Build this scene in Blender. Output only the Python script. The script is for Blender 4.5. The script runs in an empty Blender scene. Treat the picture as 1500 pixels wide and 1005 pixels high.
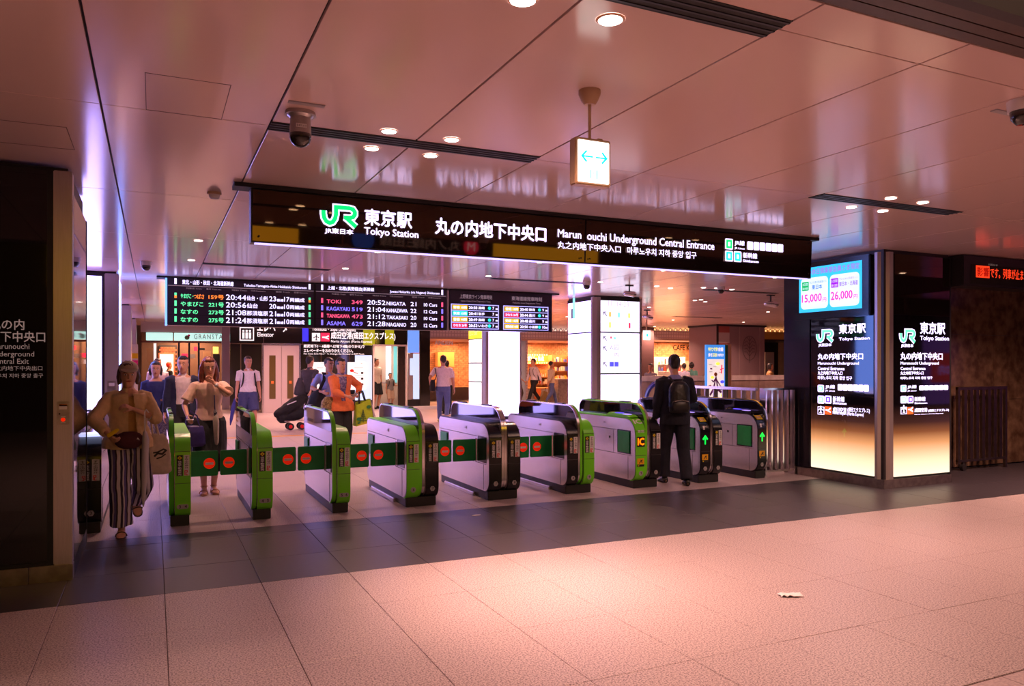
import bpy, bmesh, math, random
from mathutils import Vector, Matrix, noise
random.seed(7)
PI = math.pi
scene = bpy.context.scene
COL = scene.collection

# ------------------------------------------------------------------ camera, world, exposure
F_PX = 1117.0                      # focal length in pixels of the 1500 px wide frame
YAW = math.atan(525 / F_PX)        # the camera looks this far to the right of +Y
EYE = 1.58
CEIL = 3.05
cam_data = bpy.data.cameras.new('camera')
cam = bpy.data.objects.new('camera', cam_data)
COL.objects.link(cam)
cam.location = (0, 0, EYE)
cam.rotation_euler = (PI / 2, 0, -YAW)
cam_data.sensor_width = 36
cam_data.lens = 36 * F_PX / 1500
cam_data.shift_y = 31.5 / 1500
cam_data.clip_start = 0.05
cam_data.clip_end = 200
scene.camera = cam
scene.view_settings.view_transform = 'Standard'
scene.view_settings.look = 'None'
scene.view_settings.exposure = 0.38
scene.view_settings.gamma = 1.0
scene.view_settings.use_curve_mapping = False
world = bpy.data.worlds.new('world')
scene.world = world
world.use_nodes = True
world.node_tree.nodes['Background'].inputs[0].default_value = (0.55, 0.3, 0.32, 1)
world.node_tree.nodes['Background'].inputs[1].default_value = 0.10
WARM = (1.0, 0.55, 0.41)
P_DOWN = 17.0

def area_light(name, loc, size, power, color, rot=(0, 0, 0), size_y=None, shape='DISK', spread=PI, parent=None):
    l = bpy.data.lights.new(name, 'AREA')
    l.shape = shape
    l.size = size
    if size_y: l.size_y = size_y
    l.energy = power
    l.color = color
    l.spread = spread
    o = bpy.data.objects.new(name, l)
    COL.objects.link(o)
    o.location = loc
    o.rotation_euler = rot
    if parent:
        o.parent = parent
        o.location = Vector(loc) - org(parent)
    return o

# ------------------------------------------------------------------ helpers
ORG = {}
def org(o): return ORG.get(o.name, Vector((0, 0, 0))) if o else Vector((0, 0, 0))

def px(u, v=534, X=None, Y=None, Z=None):
    """point of the photograph (u, v) on the plane X=, Y= or Z= of the room"""
    k = (u - 750) / F_PX
    dx = math.sin(YAW) + math.cos(YAW) * k
    dy = math.cos(YAW) - math.sin(YAW) * k
    dz = -(v - 534) / F_PX
    t = X / dx if X is not None else Y / dy if Y is not None else (Z - EYE) / dz
    return Vector((t * dx, t * dy, EYE + t * dz))

_mats = {}
def mat(name, color=(0.5, 0.5, 0.5), rough=0.5, metal=0.0, spec=0.5, emit=None, es=1.0, coat=0.0, alpha=1.0, trans=0.0, tint=None, aniso=0.0):
    if name in _mats: return _mats[name]
    m = bpy.data.materials.new(name)
    m.use_nodes = True
    b = m.node_tree.nodes['Principled BSDF']
    b.inputs['Base Color'].default_value = (*color, 1)
    b.inputs['Roughness'].default_value = rough
    b.inputs['Metallic'].default_value = metal
    b.inputs['Specular IOR Level'].default_value = spec
    b.inputs['Coat Weight'].default_value = coat
    b.inputs['Coat Roughness'].default_value = 0.05
    b.inputs['Alpha'].default_value = alpha
    b.inputs['Transmission Weight'].default_value = trans
    if tint: b.inputs['Specular Tint'].default_value = (*tint, 1)
    if emit:
        b.inputs['Emission Color'].default_value = (*emit, 1)
        b.inputs['Emission Strength'].default_value = es
    _mats[name] = m
    return m

def nodes_of(m): return m.node_tree.nodes, m.node_tree.links, m.node_tree.nodes['Principled BSDF']

def mottled(name, c1, c2, scale=40, rough=0.5, detail=4, lo=0.35, hi=0.65, bump=0.0, stretch=(1, 1, 1), metal=0, spec=0.5, rvar=0.0, coat=0.0):
    """two colours mixed by noise, plus optional fine relief"""
    if name in _mats: return _mats[name]
    m = mat(name, c1, rough, metal, spec, coat=coat)
    N, L, b = nodes_of(m)
    tc = N.new('ShaderNodeTexCoord'); mp = N.new('ShaderNodeMapping'); nz = N.new('ShaderNodeTexNoise'); cr = N.new('ShaderNodeValToRGB')
    mp.inputs['Scale'].default_value = stretch
    nz.inputs['Scale'].default_value = scale
    nz.inputs['Detail'].default_value = detail
    cr.color_ramp.elements[0].position = lo; cr.color_ramp.elements[1].position = hi
    cr.color_ramp.elements[0].color = (*c1, 1); cr.color_ramp.elements[1].color = (*c2, 1)
    L.new(tc.outputs['Object'], mp.inputs[0]); L.new(mp.outputs[0], nz.inputs['Vector'])
    L.new(nz.outputs[0], cr.inputs[0]); L.new(cr.outputs[0], b.inputs['Base Color'])
    if bump:
        bp = N.new('ShaderNodeBump'); bp.inputs['Strength'].default_value = bump; bp.inputs['Distance'].default_value = 0.01
        L.new(nz.outputs[0], bp.inputs['Height']); L.new(bp.outputs[0], b.inputs['Normal'])
    if rvar:
        ma = N.new('ShaderNodeMath'); ma.operation = 'MULTIPLY_ADD'; ma.inputs[1].default_value = rvar; ma.inputs[2].default_value = rough - rvar / 2
        L.new(nz.outputs[0], ma.inputs[0]); L.new(ma.outputs[0], b.inputs['Roughness'])
    return m

class MB:
    def __init__(s): s.v = []; s.f = []
    def add(s, vs, fs):
        b = len(s.v)
        s.v += [tuple(v) for v in vs]
        s.f += [tuple(i + b for i in f) for f in fs]
        return s
    def box(s, x0, x1, y0, y1, z0, z1):
        vs = [(x, y, z) for x in (x0, x1) for y in (y0, y1) for z in (z0, z1)]
        return s.add(vs, [(0, 1, 3, 2), (4, 6, 7, 5), (0, 4, 5, 1), (2, 3, 7, 6), (0, 2, 6, 4), (1, 5, 7, 3)])
    def prism(s, poly, axis, a0, a1):
        n = len(poly)
        mk = {'x': lambda p, a: (a, p[0], p[1]), 'y': lambda p, a: (p[0], a, p[1]), 'z': lambda p, a: (p[0], p[1], a)}[axis]
        vs = [mk(p, a0) for p in poly] + [mk(p, a1) for p in poly]
        fs = [tuple(range(n - 1, -1, -1)), tuple(range(n, 2 * n))] + [(i, (i + 1) % n, n + (i + 1) % n, n + i) for i in range(n)]
        return s.add(vs, fs)
    def band(s, pa, pb, axis, a0, a1):
        """strip between two open polylines pa (outer) and pb (inner), extruded along an axis"""
        mk = {'x': lambda p, a: (a, p[0], p[1]), 'y': lambda p, a: (p[0], a, p[1]), 'z': lambda p, a: (p[0], p[1], a)}[axis]
        n = len(pa)
        vs = [mk(p, a0) for p in pa] + [mk(p, a1) for p in pa] + [mk(p, a0) for p in pb] + [mk(p, a1) for p in pb]
        fs = []
        for i in range(n - 1):
            fs += [(i, i + 1, n + i + 1, n + i), (2 * n + i, 3 * n + i, 3 * n + i + 1, 2 * n + i + 1), (i, 2 * n + i, 2 * n + i + 1, i + 1), (n + i, n + i + 1, 3 * n + i + 1, 3 * n + i)]
        fs += [(0, n, 3 * n, 2 * n), (n - 1, 3 * n - 1, 4 * n - 1, 2 * n - 1)]
        return s.add(vs, fs)
    def rings(s, R, n=12):
        b = len(s.v)
        for c, A, B in R:
            for i in range(n):
                a = 2 * PI * i / n
                s.v.append(tuple(c + A * math.cos(a) + B * math.sin(a)))
        for k in range(len(R) - 1):
            for i in range(n):
                j = (i + 1) % n
                s.f.append((b + k * n + i, b + k * n + j, b + (k + 1) * n + j, b + (k + 1) * n + i))
        s.f.append(tuple(b + i for i in range(n - 1, -1, -1)))
        s.f.append(tuple(b + (len(R) - 1) * n + i for i in range(n)))
        return s
    def limb(s, pts, rad, n=10, flat=1.0, ref=None, round_ends=True):
        """tapering tube through the points; flat scales the second axis"""
        pts = [Vector(p) for p in pts]
        if not hasattr(rad, '__len__'): rad = [rad] * len(pts)
        if round_ends:
            d0 = (pts[0] - pts[1]).normalized(); d1 = (pts[-1] - pts[-2]).normalized()
            pts = [pts[0] + d0 * rad[0] * .85, pts[0] + d0 * rad[0] * .5] + pts + [pts[-1] + d1 * rad[-1] * .5, pts[-1] + d1 * rad[-1] * .85]
            rad = [rad[0] * .4, rad[0] * .83] + list(rad) + [rad[-1] * .83, rad[-1] * .4]
        R = []
        t_all = (pts[-1] - pts[0]).normalized()
        if ref is None:
            ref = Vector((1, 0, 0)) if abs(t_all.x) < .8 else Vector((0, 0, 1))
        ref = Vector(ref)
        for i, p in enumerate(pts):
            t = (pts[min(i + 1, len(pts) - 1)] - pts[max(i - 1, 0)]).normalized()
            A = (ref - t * ref.dot(t))
            if A.length < 1e-4: A = t.orthogonal()
            A.normalize()
            B = t.cross(A)
            R.append((p, A * rad[i], B * rad[i] * flat))
        return s.rings(R, n)
    def cyl(s, p, q, r, n=16, r2=None):
        return s.limb([p, q], [r, r if r2 is None else r2], n, round_ends=False)
    def ell(s, c, r, n=14, m=8, M=None):
        c = Vector(c); R = []
        M = M or Matrix.Identity(3)
        ax = M @ Vector((1, 0, 0)); ay = M @ Vector((0, 1, 0)); az = M @ Vector((0, 0, 1))
        for k in range(1, m):
            t = PI * k / m
            R.append((c - az * r[2] * math.cos(t), ax * r[0] * math.sin(t), ay * r[1] * math.sin(t)))
        return s.rings(R, n)
    def stroke(s, pts, w, axes, o, y=0.0, th=0.002):
        """flat ribbon of width w along 2D points, laid on the plane o + a*right + b*up"""
        r, u = axes; nrm = r.cross(u).normalized()
        P = [Vector((p[0], p[1])) for p in pts]; Lh = []; Rh = []
        for i, p in enumerate(P):
            d0 = (P[i] - P[i - 1]).normalized() if i else (P[1] - P[0]).normalized()
            d1 = (P[i + 1] - P[i]).normalized() if i < len(P) - 1 else d0
            t = (d0 + d1)
            t = t.normalized() if t.length > 1e-6 else d1
            nn = Vector((-t.y, t.x)); c = max(nn.dot(Vector((-d1.y, d1.x))), .45)
            Lh.append(p + nn * w / 2 / c); Rh.append(p - nn * w / 2 / c)
        m = len(P)
        vs = [o + r * q.x + u * q.y + nrm * (y + z) for z in (0, th) for q in Lh + Rh]
        fs = []
        for i in range(m - 1):
            fs += [(i, i + 1, m + i + 1, m + i), (2 * m + i, 3 * m + i, 3 * m + i + 1, 2 * m + i + 1), (i, 2 * m + i, 2 * m + i + 1, i + 1), (m + i, m + i + 1, 3 * m + i + 1, 3 * m + i)]
        fs += [(0, m, 3 * m, 2 * m), (m - 1, 3 * m - 1, 4 * m - 1, 2 * m - 1)]
        return s.add(vs, fs)
    def mesh(s, name, off=Vector((0, 0, 0)), recalc=True):
        me = bpy.data.meshes.new(name)
        me.from_pydata([(v[0] - off[0], v[1] - off[1], v[2] - off[2]) for v in s.v], [], s.f)
        if recalc:
            bm = bmesh.new(); bm.from_mesh(me); bmesh.ops.recalc_face_normals(bm, faces=bm.faces); bm.to_mesh(me); bm.free()
        return me
    def build(s, name, m, parent=None, smooth=None, bevel=0, at=None):
        me = s.mesh(name, org(parent) if at is None else Vector(at))
        return finish(me, name, m, parent, smooth, bevel, at)

def finish(me, name, m, parent=None, smooth=None, bevel=0, at=None):
    if bevel:
        bm = bmesh.new(); bm.from_mesh(me)
        bmesh.ops.bevel(bm, geom=[e for e in bm.edges if len(e.link_faces) == 2 and e.calc_face_angle(0) > .5], offset=bevel, segments=2, affect='EDGES', clamp_overlap=True)
        bm.to_mesh(me); bm.free()
        if smooth is None: smooth = .6
    if smooth:
        me.polygons.foreach_set('use_smooth', [True] * len(me.polygons))
        if smooth < 3: me.set_sharp_from_angle(angle=smooth)
    if m: me.materials.append(m)
    o = bpy.data.objects.new(name, me)
    COL.objects.link(o)
    if at is not None:
        o.location = Vector(at) - org(parent)
        ORG[o.name] = Vector(at)
    elif parent is not None:
        ORG[o.name] = org(parent).copy()
    if parent is not None: o.parent = parent
    return o

def tag(o, label=None, cat=None, group=None, kind=None):
    if label: o['label'] = label
    if cat: o['category'] = cat
    if group: o['group'] = group
    if kind: o['kind'] = kind
    return o

def thing(name, loc, label, cat, group=None, rz=0):
    o = bpy.data.objects.new(name, None)
    o.empty_display_size = .1
    COL.objects.link(o)
    o.location = loc
    o.rotation_euler = (0, 0, rz)
    ORG[o.name] = Vector(loc)
    return tag(o, label, cat, group)

def struct(name, mb, m, parent=None, **k):
    o = mb.build(name, m, parent, **k)
    if parent is None: tag(o, kind='structure')
    return o

def copy_tree(o, parent=None):
    c = o.copy(); COL.objects.link(c)
    if parent is not None: c.parent = parent
    ORG[c.name] = org(o)
    for ch in list(o.children): copy_tree(ch, c)
    return c

def box(name, x0, x1, y0, y1, z0, z1, m, parent=None, bevel=0):
    return MB().box(x0, x1, y0, y1, z0, z1).build(name, m, parent, bevel=bevel)

AX = {'-Y': (Vector((1, 0, 0)), Vector((0, 0, 1))), '-X': (Vector((0, -1, 0)), Vector((0, 0, 1))),
      '+Y': (Vector((-1, 0, 0)), Vector((0, 0, 1))), '+X': (Vector((0, 1, 0)), Vector((0, 0, 1))), '+Z': (Vector((1, 0, 0)), Vector((0, 1, 0)))}
def text(body, o, w, h, m, parent, face='-Y', bold=0.0, name='lettering', spacing=1.0, lift=0.0, thick=0.0015):
    """writing whose box has its lower left corner at o, width w and height h"""
    cu = bpy.data.curves.new('t', 'FONT')
    cu.body = body; cu.size = 1; cu.resolution_u = 2; cu.space_character = spacing
    cu.space_line = .95
    ob = bpy.data.objects.new('t', cu)
    me = bpy.data.meshes.new_from_object(ob)
    V = [v.co.copy() for v in me.vertices]; Fs = [tuple(p.vertices) for p in me.polygons]
    bpy.data.objects.remove(ob); bpy.data.curves.remove(cu); bpy.data.meshes.remove(me)
    if not V: return None
    x0 = min(v.x for v in V); x1 = max(v.x for v in V); y0 = min(v.y for v in V); y1 = max(v.y for v in V)
    sx = w / max(x1 - x0, 1e-6) if w else None; sy = h / max(y1 - y0, 1e-6) if h else None
    sx = sx or sy; sy = sy or sx
    r, u = AX[face] if isinstance(face, str) else face
    nrm = r.cross(u).normalized()
    mb = MB(); o = Vector(o)
    sh = [(0, 0)] if not bold else [(-bold, 0), (bold, 0), (0, bold), (0, -bold)]
    for k, (dx, dy) in enumerate(sh):
        mb.add([o + r * ((v.x - x0) * sx + dx) + u * ((v.y - y0) * sy + dy) + nrm * (lift + k * .0003) for v in V], Fs)
    me = mb.mesh(name, org(parent), recalc=False)
    return finish(me, name, m, parent)

def rect(o, w, h, m, parent, face='-Y', name='panel', lift=0.0, th=0.003, r=0.0):
    ax, up = AX[face] if isinstance(face, str) else face
    nrm = ax.cross(up).normalized(); o = Vector(o)
    P = rounded(0, w, 0, h, [r] * 4, 4) if r else [(0, 0), (w, 0), (w, h), (0, h)]
    n = len(P)
    vs = [o + ax * a + up * b + nrm * (lift + t) for t in (0, th) for a, b in P]
    mb = MB().add(vs, [tuple(range(n - 1, -1, -1)), tuple(range(n, 2 * n))] + [(i, (i + 1) % n, n + (i + 1) % n, n + i) for i in range(n)])
    return mb.build(name, m, parent)

def rounded(x0, x1, y0, y1, rad, seg=6):
    """outline counter-clockwise from the lower left corner; rad = [ll, lr, ur, ul]"""
    out = []
    for (cx, cy, a0), r in zip([(x0, y0, PI), (x1, y0, 1.5 * PI), (x1, y1, 0), (x0, y1, .5 * PI)], rad):
        if r <= 0: out.append((cx, cy)); continue
        ox = cx + (r if cx == x0 else -r); oy = cy + (r if cy == y0 else -r)
        for k in range(seg + 1):
            a = a0 + (PI / 2) * k / seg
            out.append((ox + r * math.cos(a), oy + r * math.sin(a)))
    return out

def disc(o, r, m, parent, face='-Y', name='disc', lift=0.0, th=0.003, n=24, ry=None):
    ax, up = AX[face] if isinstance(face, str) else face
    nrm = ax.cross(up).normalized(); o = Vector(o); ry = ry or r
    vs = [o + ax * r * math.cos(2 * PI * i / n) + up * ry * math.sin(2 * PI * i / n) + nrm * (lift + t) for t in (0, th) for i in range(n)]
    mb = MB().add(vs, [tuple(range(n - 1, -1, -1)), tuple(range(n, 2 * n))] + [(i, (i + 1) % n, n + (i + 1) % n, n + i) for i in range(n)])
    return mb.build(name, m, parent)

# ------------------------------------------------------------------ materials
M_ceil = mat('ceiling_enamel', (0.74, 0.54, 0.50), 0.16, 0, 0.5)
M_black = mat('black_gap', (0.006, 0.005, 0.006), 0.6)
M_dark = mat('dark_metal', (0.02, 0.017, 0.02), 0.4)
M_glass = mat('black_glass', (0.006, 0.005, 0.008), 0.03, 0, 0.6)
M_hglass = mat('amber_black_glass', (0.012, 0.007, 0.008), 0.03, 0, 0.9, tint=(1.0, .66, .35))
M_steel = mottled('brushed_steel', (0.50, .44, .45), (0.58, .51, .52), 12, 0.34, 3, stretch=(30, 30, .5), metal=.72, rvar=.10)
M_steelh = mottled('gate_steel', (0.64, .59, .61), (0.70, .65, .67), 1.2, 0.26, 2, stretch=(1, 1, 3), metal=.82)
M_chrome = mat('chrome', (0.70, .66, .70), 0.2, 1.0)
M_white = mat('white_light_panel', (0.8, .8, .8), .3, emit=(0.50, 0.38, 1.0), es=4.6)
M_txt = mat('white_print_lit', (0.8, .8, .8), .5, emit=(.68, .57, 1), es=1.9)
M_txtd = mat('grey_print', (0.33, .26, .25), .5, emit=(.5, .38, .36), es=.22)
M_jr = mat('green_logo_lit', (0, .5, .15), .5, emit=(0.0, .72, .16), es=1.1)
M_jr2 = mat('pale_green_logo_lit', (0, .5, .3), .5, emit=(.16, .85, .45), es=1.1)
M_green = mat('gate_green', (0.17, 0.72, 0.014), .28, spec=.5)
M_greend = mat('gate_green_deep', (0.07, 0.5, 0.01), .25)
M_gblack = mat('gate_black', (0.005, .004, .007), .25)
M_pad = mottled('green_vinyl', (0.0, .24, .055), (0.0, .29, .07), 8, .42, bump=.25)
M_red = mat('red_print', (0.75, .01, .01), .5)
M_whitep = mat('white_print', (0.75, .72, .74), .5)
M_yel = mat('yellow_print', (0.85, .6, .0), .45)
M_blackp = mat('black_print', (0.01, .01, .012), .5)
M_greyp = mat('grey_badge', (0.35, .32, .34), .5)
M_white2 = mat('white_guide_panel', (0.8, .8, .8), .3, emit=(0.82, 0.76, 1.0), es=1.35)
M_cyan = mat('cyan_lit', (0, .5, .5), .5, emit=(0.02, .8, .75), es=1.0)
M_screenw = mat('screen_white', (0.5, .5, .5), .4, emit=(.62, .74, .95), es=1.0)
M_lamp = mat('lamp_lens', (1, .9, .85), .4, emit=(1, .86, .78), es=9)
M_ring = mat('lamp_ring', (0.75, .42, .25), .35)
# ------------------------------------------------------------------ floor
M_gran = mottled('pale_granite', (0.17, .12, .14), (0.53, .43, .43), 105, .42, 4, .38, .56, bump=.08, rvar=.15)
M_slate = mottled('dark_slate', (0.034, .028, .038), (0.05, .04, .052), 30, .40, 5, bump=.05, rvar=.12)
M_grout = mat('dark_joint', (0.14, .09, .10), .8)
TX0, TP = .068, .636
floor = struct('floor', MB().box(-8, 30, -8, 32, -.08, -.006), M_grout)
YA, YB = 5.77, 7.75
rows = [(2.45, 3.28), (3.28, 4.11), (4.11, 4.94), (4.94, YA)]
darks = [(YA, 6.49), (6.49, 7.43), (7.43, YB)]
back = [(YB + .83 * i, YB + .83 * (i + 1)) for i in range(6)]
_tile = {}
def tile(k, y0, y1, m, j):
    w = TP - .004; h = y1 - y0 - .003
    key = (round(h, 3), m.name)
    if key not in _tile:
        me = MB().box(0, w, 0, h, -.02, 0).mesh('floor_tile')
        bm = bmesh.new(); bm.from_mesh(me)
        bmesh.ops.bevel(bm, geom=[e for e in bm.edges if all(v.co.z > -.001 for v in e.verts)], offset=.0015, segments=1, affect='EDGES')
        bm.to_mesh(me); bm.free(); me.materials.append(m); _tile[key] = me
    o = bpy.data.objects.new('floor_tile', _tile[key]); COL.objects.link(o); o.parent = floor
    o.location = (TX0 + TP * k + .0025, y0 + .0025, random.uniform(-.0006, .0006))
for j, (y0, y1) in enumerate(rows):
    for k in range(-3, int((1.62 * y1 - TX0) / TP) + 1): tile(k, y0, y1, M_gran, j)
for j, (y0, y1) in enumerate(darks):
    for k in range(-3, 21): tile(k, y0, y1, M_slate, j)
for j, (y0, y1) in enumerate(back):
    for k in range(-2, 15 if j < 3 else 12): tile(k, y0, y1, M_gran, j)
# beyond the range where single tiles can be told apart the joints are drawn by the material
def tiled(name, base, joint, sx, sy, ox=0.0, oy=0.0, jw=.01, rough=.4, c2=None, spec=.5, plane='xy', bump=0.0, sc=60):
    m = mottled(name, base, c2 or base, sc, rough, 3, spec=spec)
    N, L, b = nodes_of(m)
    tc = N.new('ShaderNodeTexCoord'); sp = N.new('ShaderNodeSeparateXYZ'); L.new(tc.outputs['Object'], sp.inputs[0])
    outs = []
    for ax, s_, o_ in ((plane[0].upper(), sx, ox), (plane[1].upper(), sy, oy)):
        a = N.new('ShaderNodeMath'); a.operation = 'SUBTRACT'; a.inputs[1].default_value = o_; L.new(sp.outputs[ax], a.inputs[0])
        md = N.new('ShaderNodeMath'); md.operation = 'FLOORED_MODULO'; md.inputs[1].default_value = s_; L.new(a.outputs[0], md.inputs[0])
        lt = N.new('ShaderNodeMath'); lt.operation = 'LESS_THAN'; lt.inputs[1].default_value = jw; L.new(md.outputs[0], lt.inputs[0]); outs.append(lt)
    mx = N.new('ShaderNodeMath'); mx.operation = 'MAXIMUM'; L.new(outs[0].outputs[0], mx.inputs[0]); L.new(outs[1].outputs[0], mx.inputs[1])
    mix = N.new('ShaderNodeMix'); mix.data_type = 'RGBA'
    L.new(mx.outputs[0], mix.inputs['Factor'])
    src = b.inputs['Base Color'].links[0].from_socket
    L.new(src, mix.inputs['A']); mix.inputs['B'].default_value = (*joint, 1); L.new(mix.outputs['Result'], b.inputs['Base Color'])
    return m
M_fargran = tiled('far_granite', (0.36, .27, .30), (.22, .16, .16), TP, .83, TX0, YB, .008, .40, (0.54, .43, .43))
MB().box(-8, 30, back[-1][1], 32, -.006, -.0005).build('far_paving', M_fargran, floor)
MB().box(TX0 + TP * 15, 30, YB, back[-1][1], -.006, -.001).build('side_paving', M_fargran, floor)
MB().box(TX0 + TP * 21, 30, -8, YB, -.006, -.001).build('passage_paving', M_slate, floor)
MB().box(-8, TX0 + TP * 21, -8, 2.44, -.006, -.001).build('passage_paving', M_fargran, floor)
# yellow guide line running across the far floor
MB().box(-1.5, 12, 17.3, 17.45, -.0005, .004).build('guide_line', mat('guide_yellow', (.75, .36, .06), .5), floor)

# ------------------------------------------------------------------ ceiling
ceiling = struct('ceiling', MB().box(-8, 30, 2.2, 32, CEIL + .02, CEIL + .12), M_black)
CX0, CP = -.27, .915
cy = [2.27, 2.53] + [2.53 + 2.35 * i for i in range(1, 8)]
_cp = {}
for j in range(len(cy) - 1):
    y0, y1 = cy[j], cy[j + 1]
    for k in range(-2, min(int((1.67 * y1 + .4) / CP) + 1, 16)):
        key = round(y1 - y0, 3)
        if key not in _cp:
            me = MB().box(0, CP - .012, 0, y1 - y0 - .007, 0, .02).mesh('ceiling_panel')
            bm = bmesh.new(); bm.from_mesh(me)
            bmesh.ops.bevel(bm, geom=[e for e in bm.edges if all(v.co.z < .001 for v in e.verts)], offset=.0015, segments=1, affect='EDGES')
            bm.to_mesh(me); bm.free(); me.materials.append(M_ceil); _cp[key] = me
        o = bpy.data.objects.new('ceiling_panel', _cp[key]); COL.objects.link(o); o.parent = ceiling
        o.location = (CX0 + CP * k + .006, y0 + .0035, CEIL)
M_farceil = tiled('far_ceiling_enamel', (0.74, 0.54, 0.50), (.05, .03, .03), CP, 2.35, CX0, 2.53, .012, .17)
YE = cy[-1]
MB().box(-8, 30, YE, 32, CEIL, CEIL + .02).build('far_panels', M_farceil, ceiling)
MB().box(CX0 + CP * 16, 30, 2.27, YE, CEIL, CEIL + .02).build('side_panels', M_farceil, ceiling)
MB().box(-8, CX0 - CP * 2, 2.27, YE, CEIL, CEIL + .02).build('side_panels', M_farceil, ceiling)
# access hatches: a thin frame let into a panel
def hatch(x0, x1, y0, y1):
    mb = MB(); w = .004
    for a in ((x0, x1, y0, y0 + w), (x0, x1, y1 - w, y1), (x0, x0 + w, y0, y1), (x1 - w, x1, y0, y1)): mb.box(*a, CEIL - .0015, CEIL + .001)
    mb.build('access_hatch', mat('hatch_joint', (.12, .07, .07), .6), ceiling)
a, b_ = px(212, 106, Z=CEIL), px(348, 125, Z=CEIL)
hatch(a.x, b_.x - .03, a.y, a.y + .62)
a = px(0, 172, Z=CEIL); hatch(a.x - .5, px(96, 182, Z=CEIL).x, a.y + .05, a.y + .6)
# stepped edge trims where the lower ceiling ends, and the dark high ceiling of the passage beyond
M_trim = mottled('brown_trim', (.055, .028, .022), (.07, .035, .03), 20, .35)
for i in range(3):
    struct('trim_%d' % (i + 1), MB().box(-8, 30, 2.2 - .07 * i, 2.262 - .07 * i, CEIL + .0 + .0 * i, CEIL + .05), M_trim)
M_pass = mat('passage_ceiling', (.03, .022, .024), .5)
struct('ceiling_passage', MB().box(-8, 30, -8, 2.12, 5.2, 5.35), M_pass)
struct('wall_bulkhead', MB().box(-8, 30, 2.0, 2.06, CEIL, 5.2), M_pass)

# linear air diffusers: black slot with three fins, let into the joint between rows of panels
def diffuser(x0, x1, y, label):
    d = thing('linear_air_diffuser', ((x0 + x1) / 2, y, CEIL), label, 'air vent', 'black air slots in the ceiling')
    box('slot', x0, x1, y - .09, y + .09, CEIL - .003, CEIL + .012, M_black, d)
    for k in range(4): box('fin', x0, x1, y - .075 + .045 * k, y - .063 + .045 * k, CEIL - .007, CEIL - .002, mat('fin_black', (.03, .028, .04), .3), d)
DX = lambda k: CX0 + CP * k
diffuser(DX(1), DX(3), 4.88, 'black slotted air vent between the dome camera and the hanging exit sign')
diffuser(DX(6), DX(8), 4.88, 'black slotted air vent amid four small lamps above the right pillar')
diffuser(DX(1), DX(3), 2.53, 'wide black slotted air vent at the top edge of the photo')
for k, nm in ((1, 'thin black air slot in the ceiling directly above the left half of the departure board'), (6, 'thin black air slot above the right end of the departure board'), (11, 'thin black air slot beside the spotlight camera left of the right pillar')):
    diffuser(DX(k), DX(k + 2), 11.93, nm)
for k in (16, 21): diffuser(DX(k), DX(k + 2), 18.98, 'distant thin black air slot over the shops, ' + ('left one' if k == 16 else 'right one'))

# ------------------------------------------------------------------ downlights
def downlight(x, y, label, r=.046, power=None, z=CEIL, group='round ceiling lamps', lit=True, tilt=0.0, spread=2.4):
    t = thing('ceiling_light', (x, y, z), label, 'lamp', group)
    mb = MB(); n = 24
    for i in range(n):
        a0, a1 = 2 * PI * i / n, 2 * PI * (i + 1) / n
        c0, s0, c1, s1 = math.cos(a0), math.sin(a0), math.cos(a1), math.sin(a1)
        R1, R2 = r * 1.2, r
        mb.add([(x + R1 * c0, y + R1 * s0, z - .001), (x + R1 * c1, y + R1 * s1, z - .001), (x + R2 * c1, y + R2 * s1, z - .006), (x + R2 * c0, y + R2 * s0, z - .006)], [(0, 1, 2, 3)])
    mb.build('ring', M_ring, t)
    disc((x, y, z - .005), r, M_lamp, t, (Vector((1, 0, 0)), Vector((0, -1, 0))), 'lens', th=.001)
    if lit:
        area_light('lamp_glow', (x, y, z - .012), r * 1.6, power or P_DOWN, WARM, rot=(0, -tilt, 0), parent=t, spread=spread)
    return t
for i, (dx, dy) in enumerate(((-.21, -.21), (.21, -.21), (-.21, .21), (.21, .21))):
    where = ('nearer left', 'nearer right', 'farther left', 'farther right')[i]
    downlight(1.55 + dx, 4.88 + dy, 'small round ceiling lamp, %s of the four around the vent above the entrance sign' % where, tilt=.42, spread=1.25, power=P_DOWN * 1.0)
    downlight(6.10 + dx, 4.88 + dy, 'small round ceiling lamp, %s of the four around the vent above the right pillar' % where)
downlight(1.76, 2.76, 'largest round ceiling lamp, beside the wide vent at the top of the photo', r=.052)
downlight(1.345, 2.76, 'round ceiling lamp cut by the top edge of the photo', r=.052)
downlight(6.31, 2.76, 'unlit round ceiling lamp near the upper right corner', lit=False)
ORD = ['first', 'second', 'third', 'fourth', 'fifth', 'sixth', 'seventh', 'eighth', 'ninth', 'tenth']
def far_lamp(x, y, p=None, lit=True, label=''): downlight(x, y, 'far ceiling lamp, ' + label, power=p, lit=lit, group='distant ceiling lamps beyond the entrance sign')
for r_, (y, xs_, k_) in enumerate(((9.75, (.48, 2.65, 5.03, 7.2, 9.5), 1), (11.62, (.48, 2.65, 5.03, 7.2, 9.5), 1), (16.2, (0.5, 4.0, 8.0, 11.5, 15.5, 18.5), 2.6), (20.5, (0.5, 4.0, 8.0, 11.5, 15.5, 18.5), 3.2), (24.3, (1.0, 3.8, 6.8, 12.0, 17.5), 3.6))):
    for c_, x in enumerate(xs_): far_lamp(x, y, P_DOWN * k_, True, '%s in the %s row behind the entrance sign' % (ORD[c_] + ' from left', ORD[r_]))
for n_, (u, v) in enumerate(((962, 419), (982, 422), (1018, 440), (1033, 442), (1027, 439), (1072, 424), (1050, 422))):
    p = px(u, v, Z=CEIL)
    if p.y < 24: far_lamp(p.x, p.y, lit=False, label='%s in the loose cluster above and behind the suited man' % ORD[n_])
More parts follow.
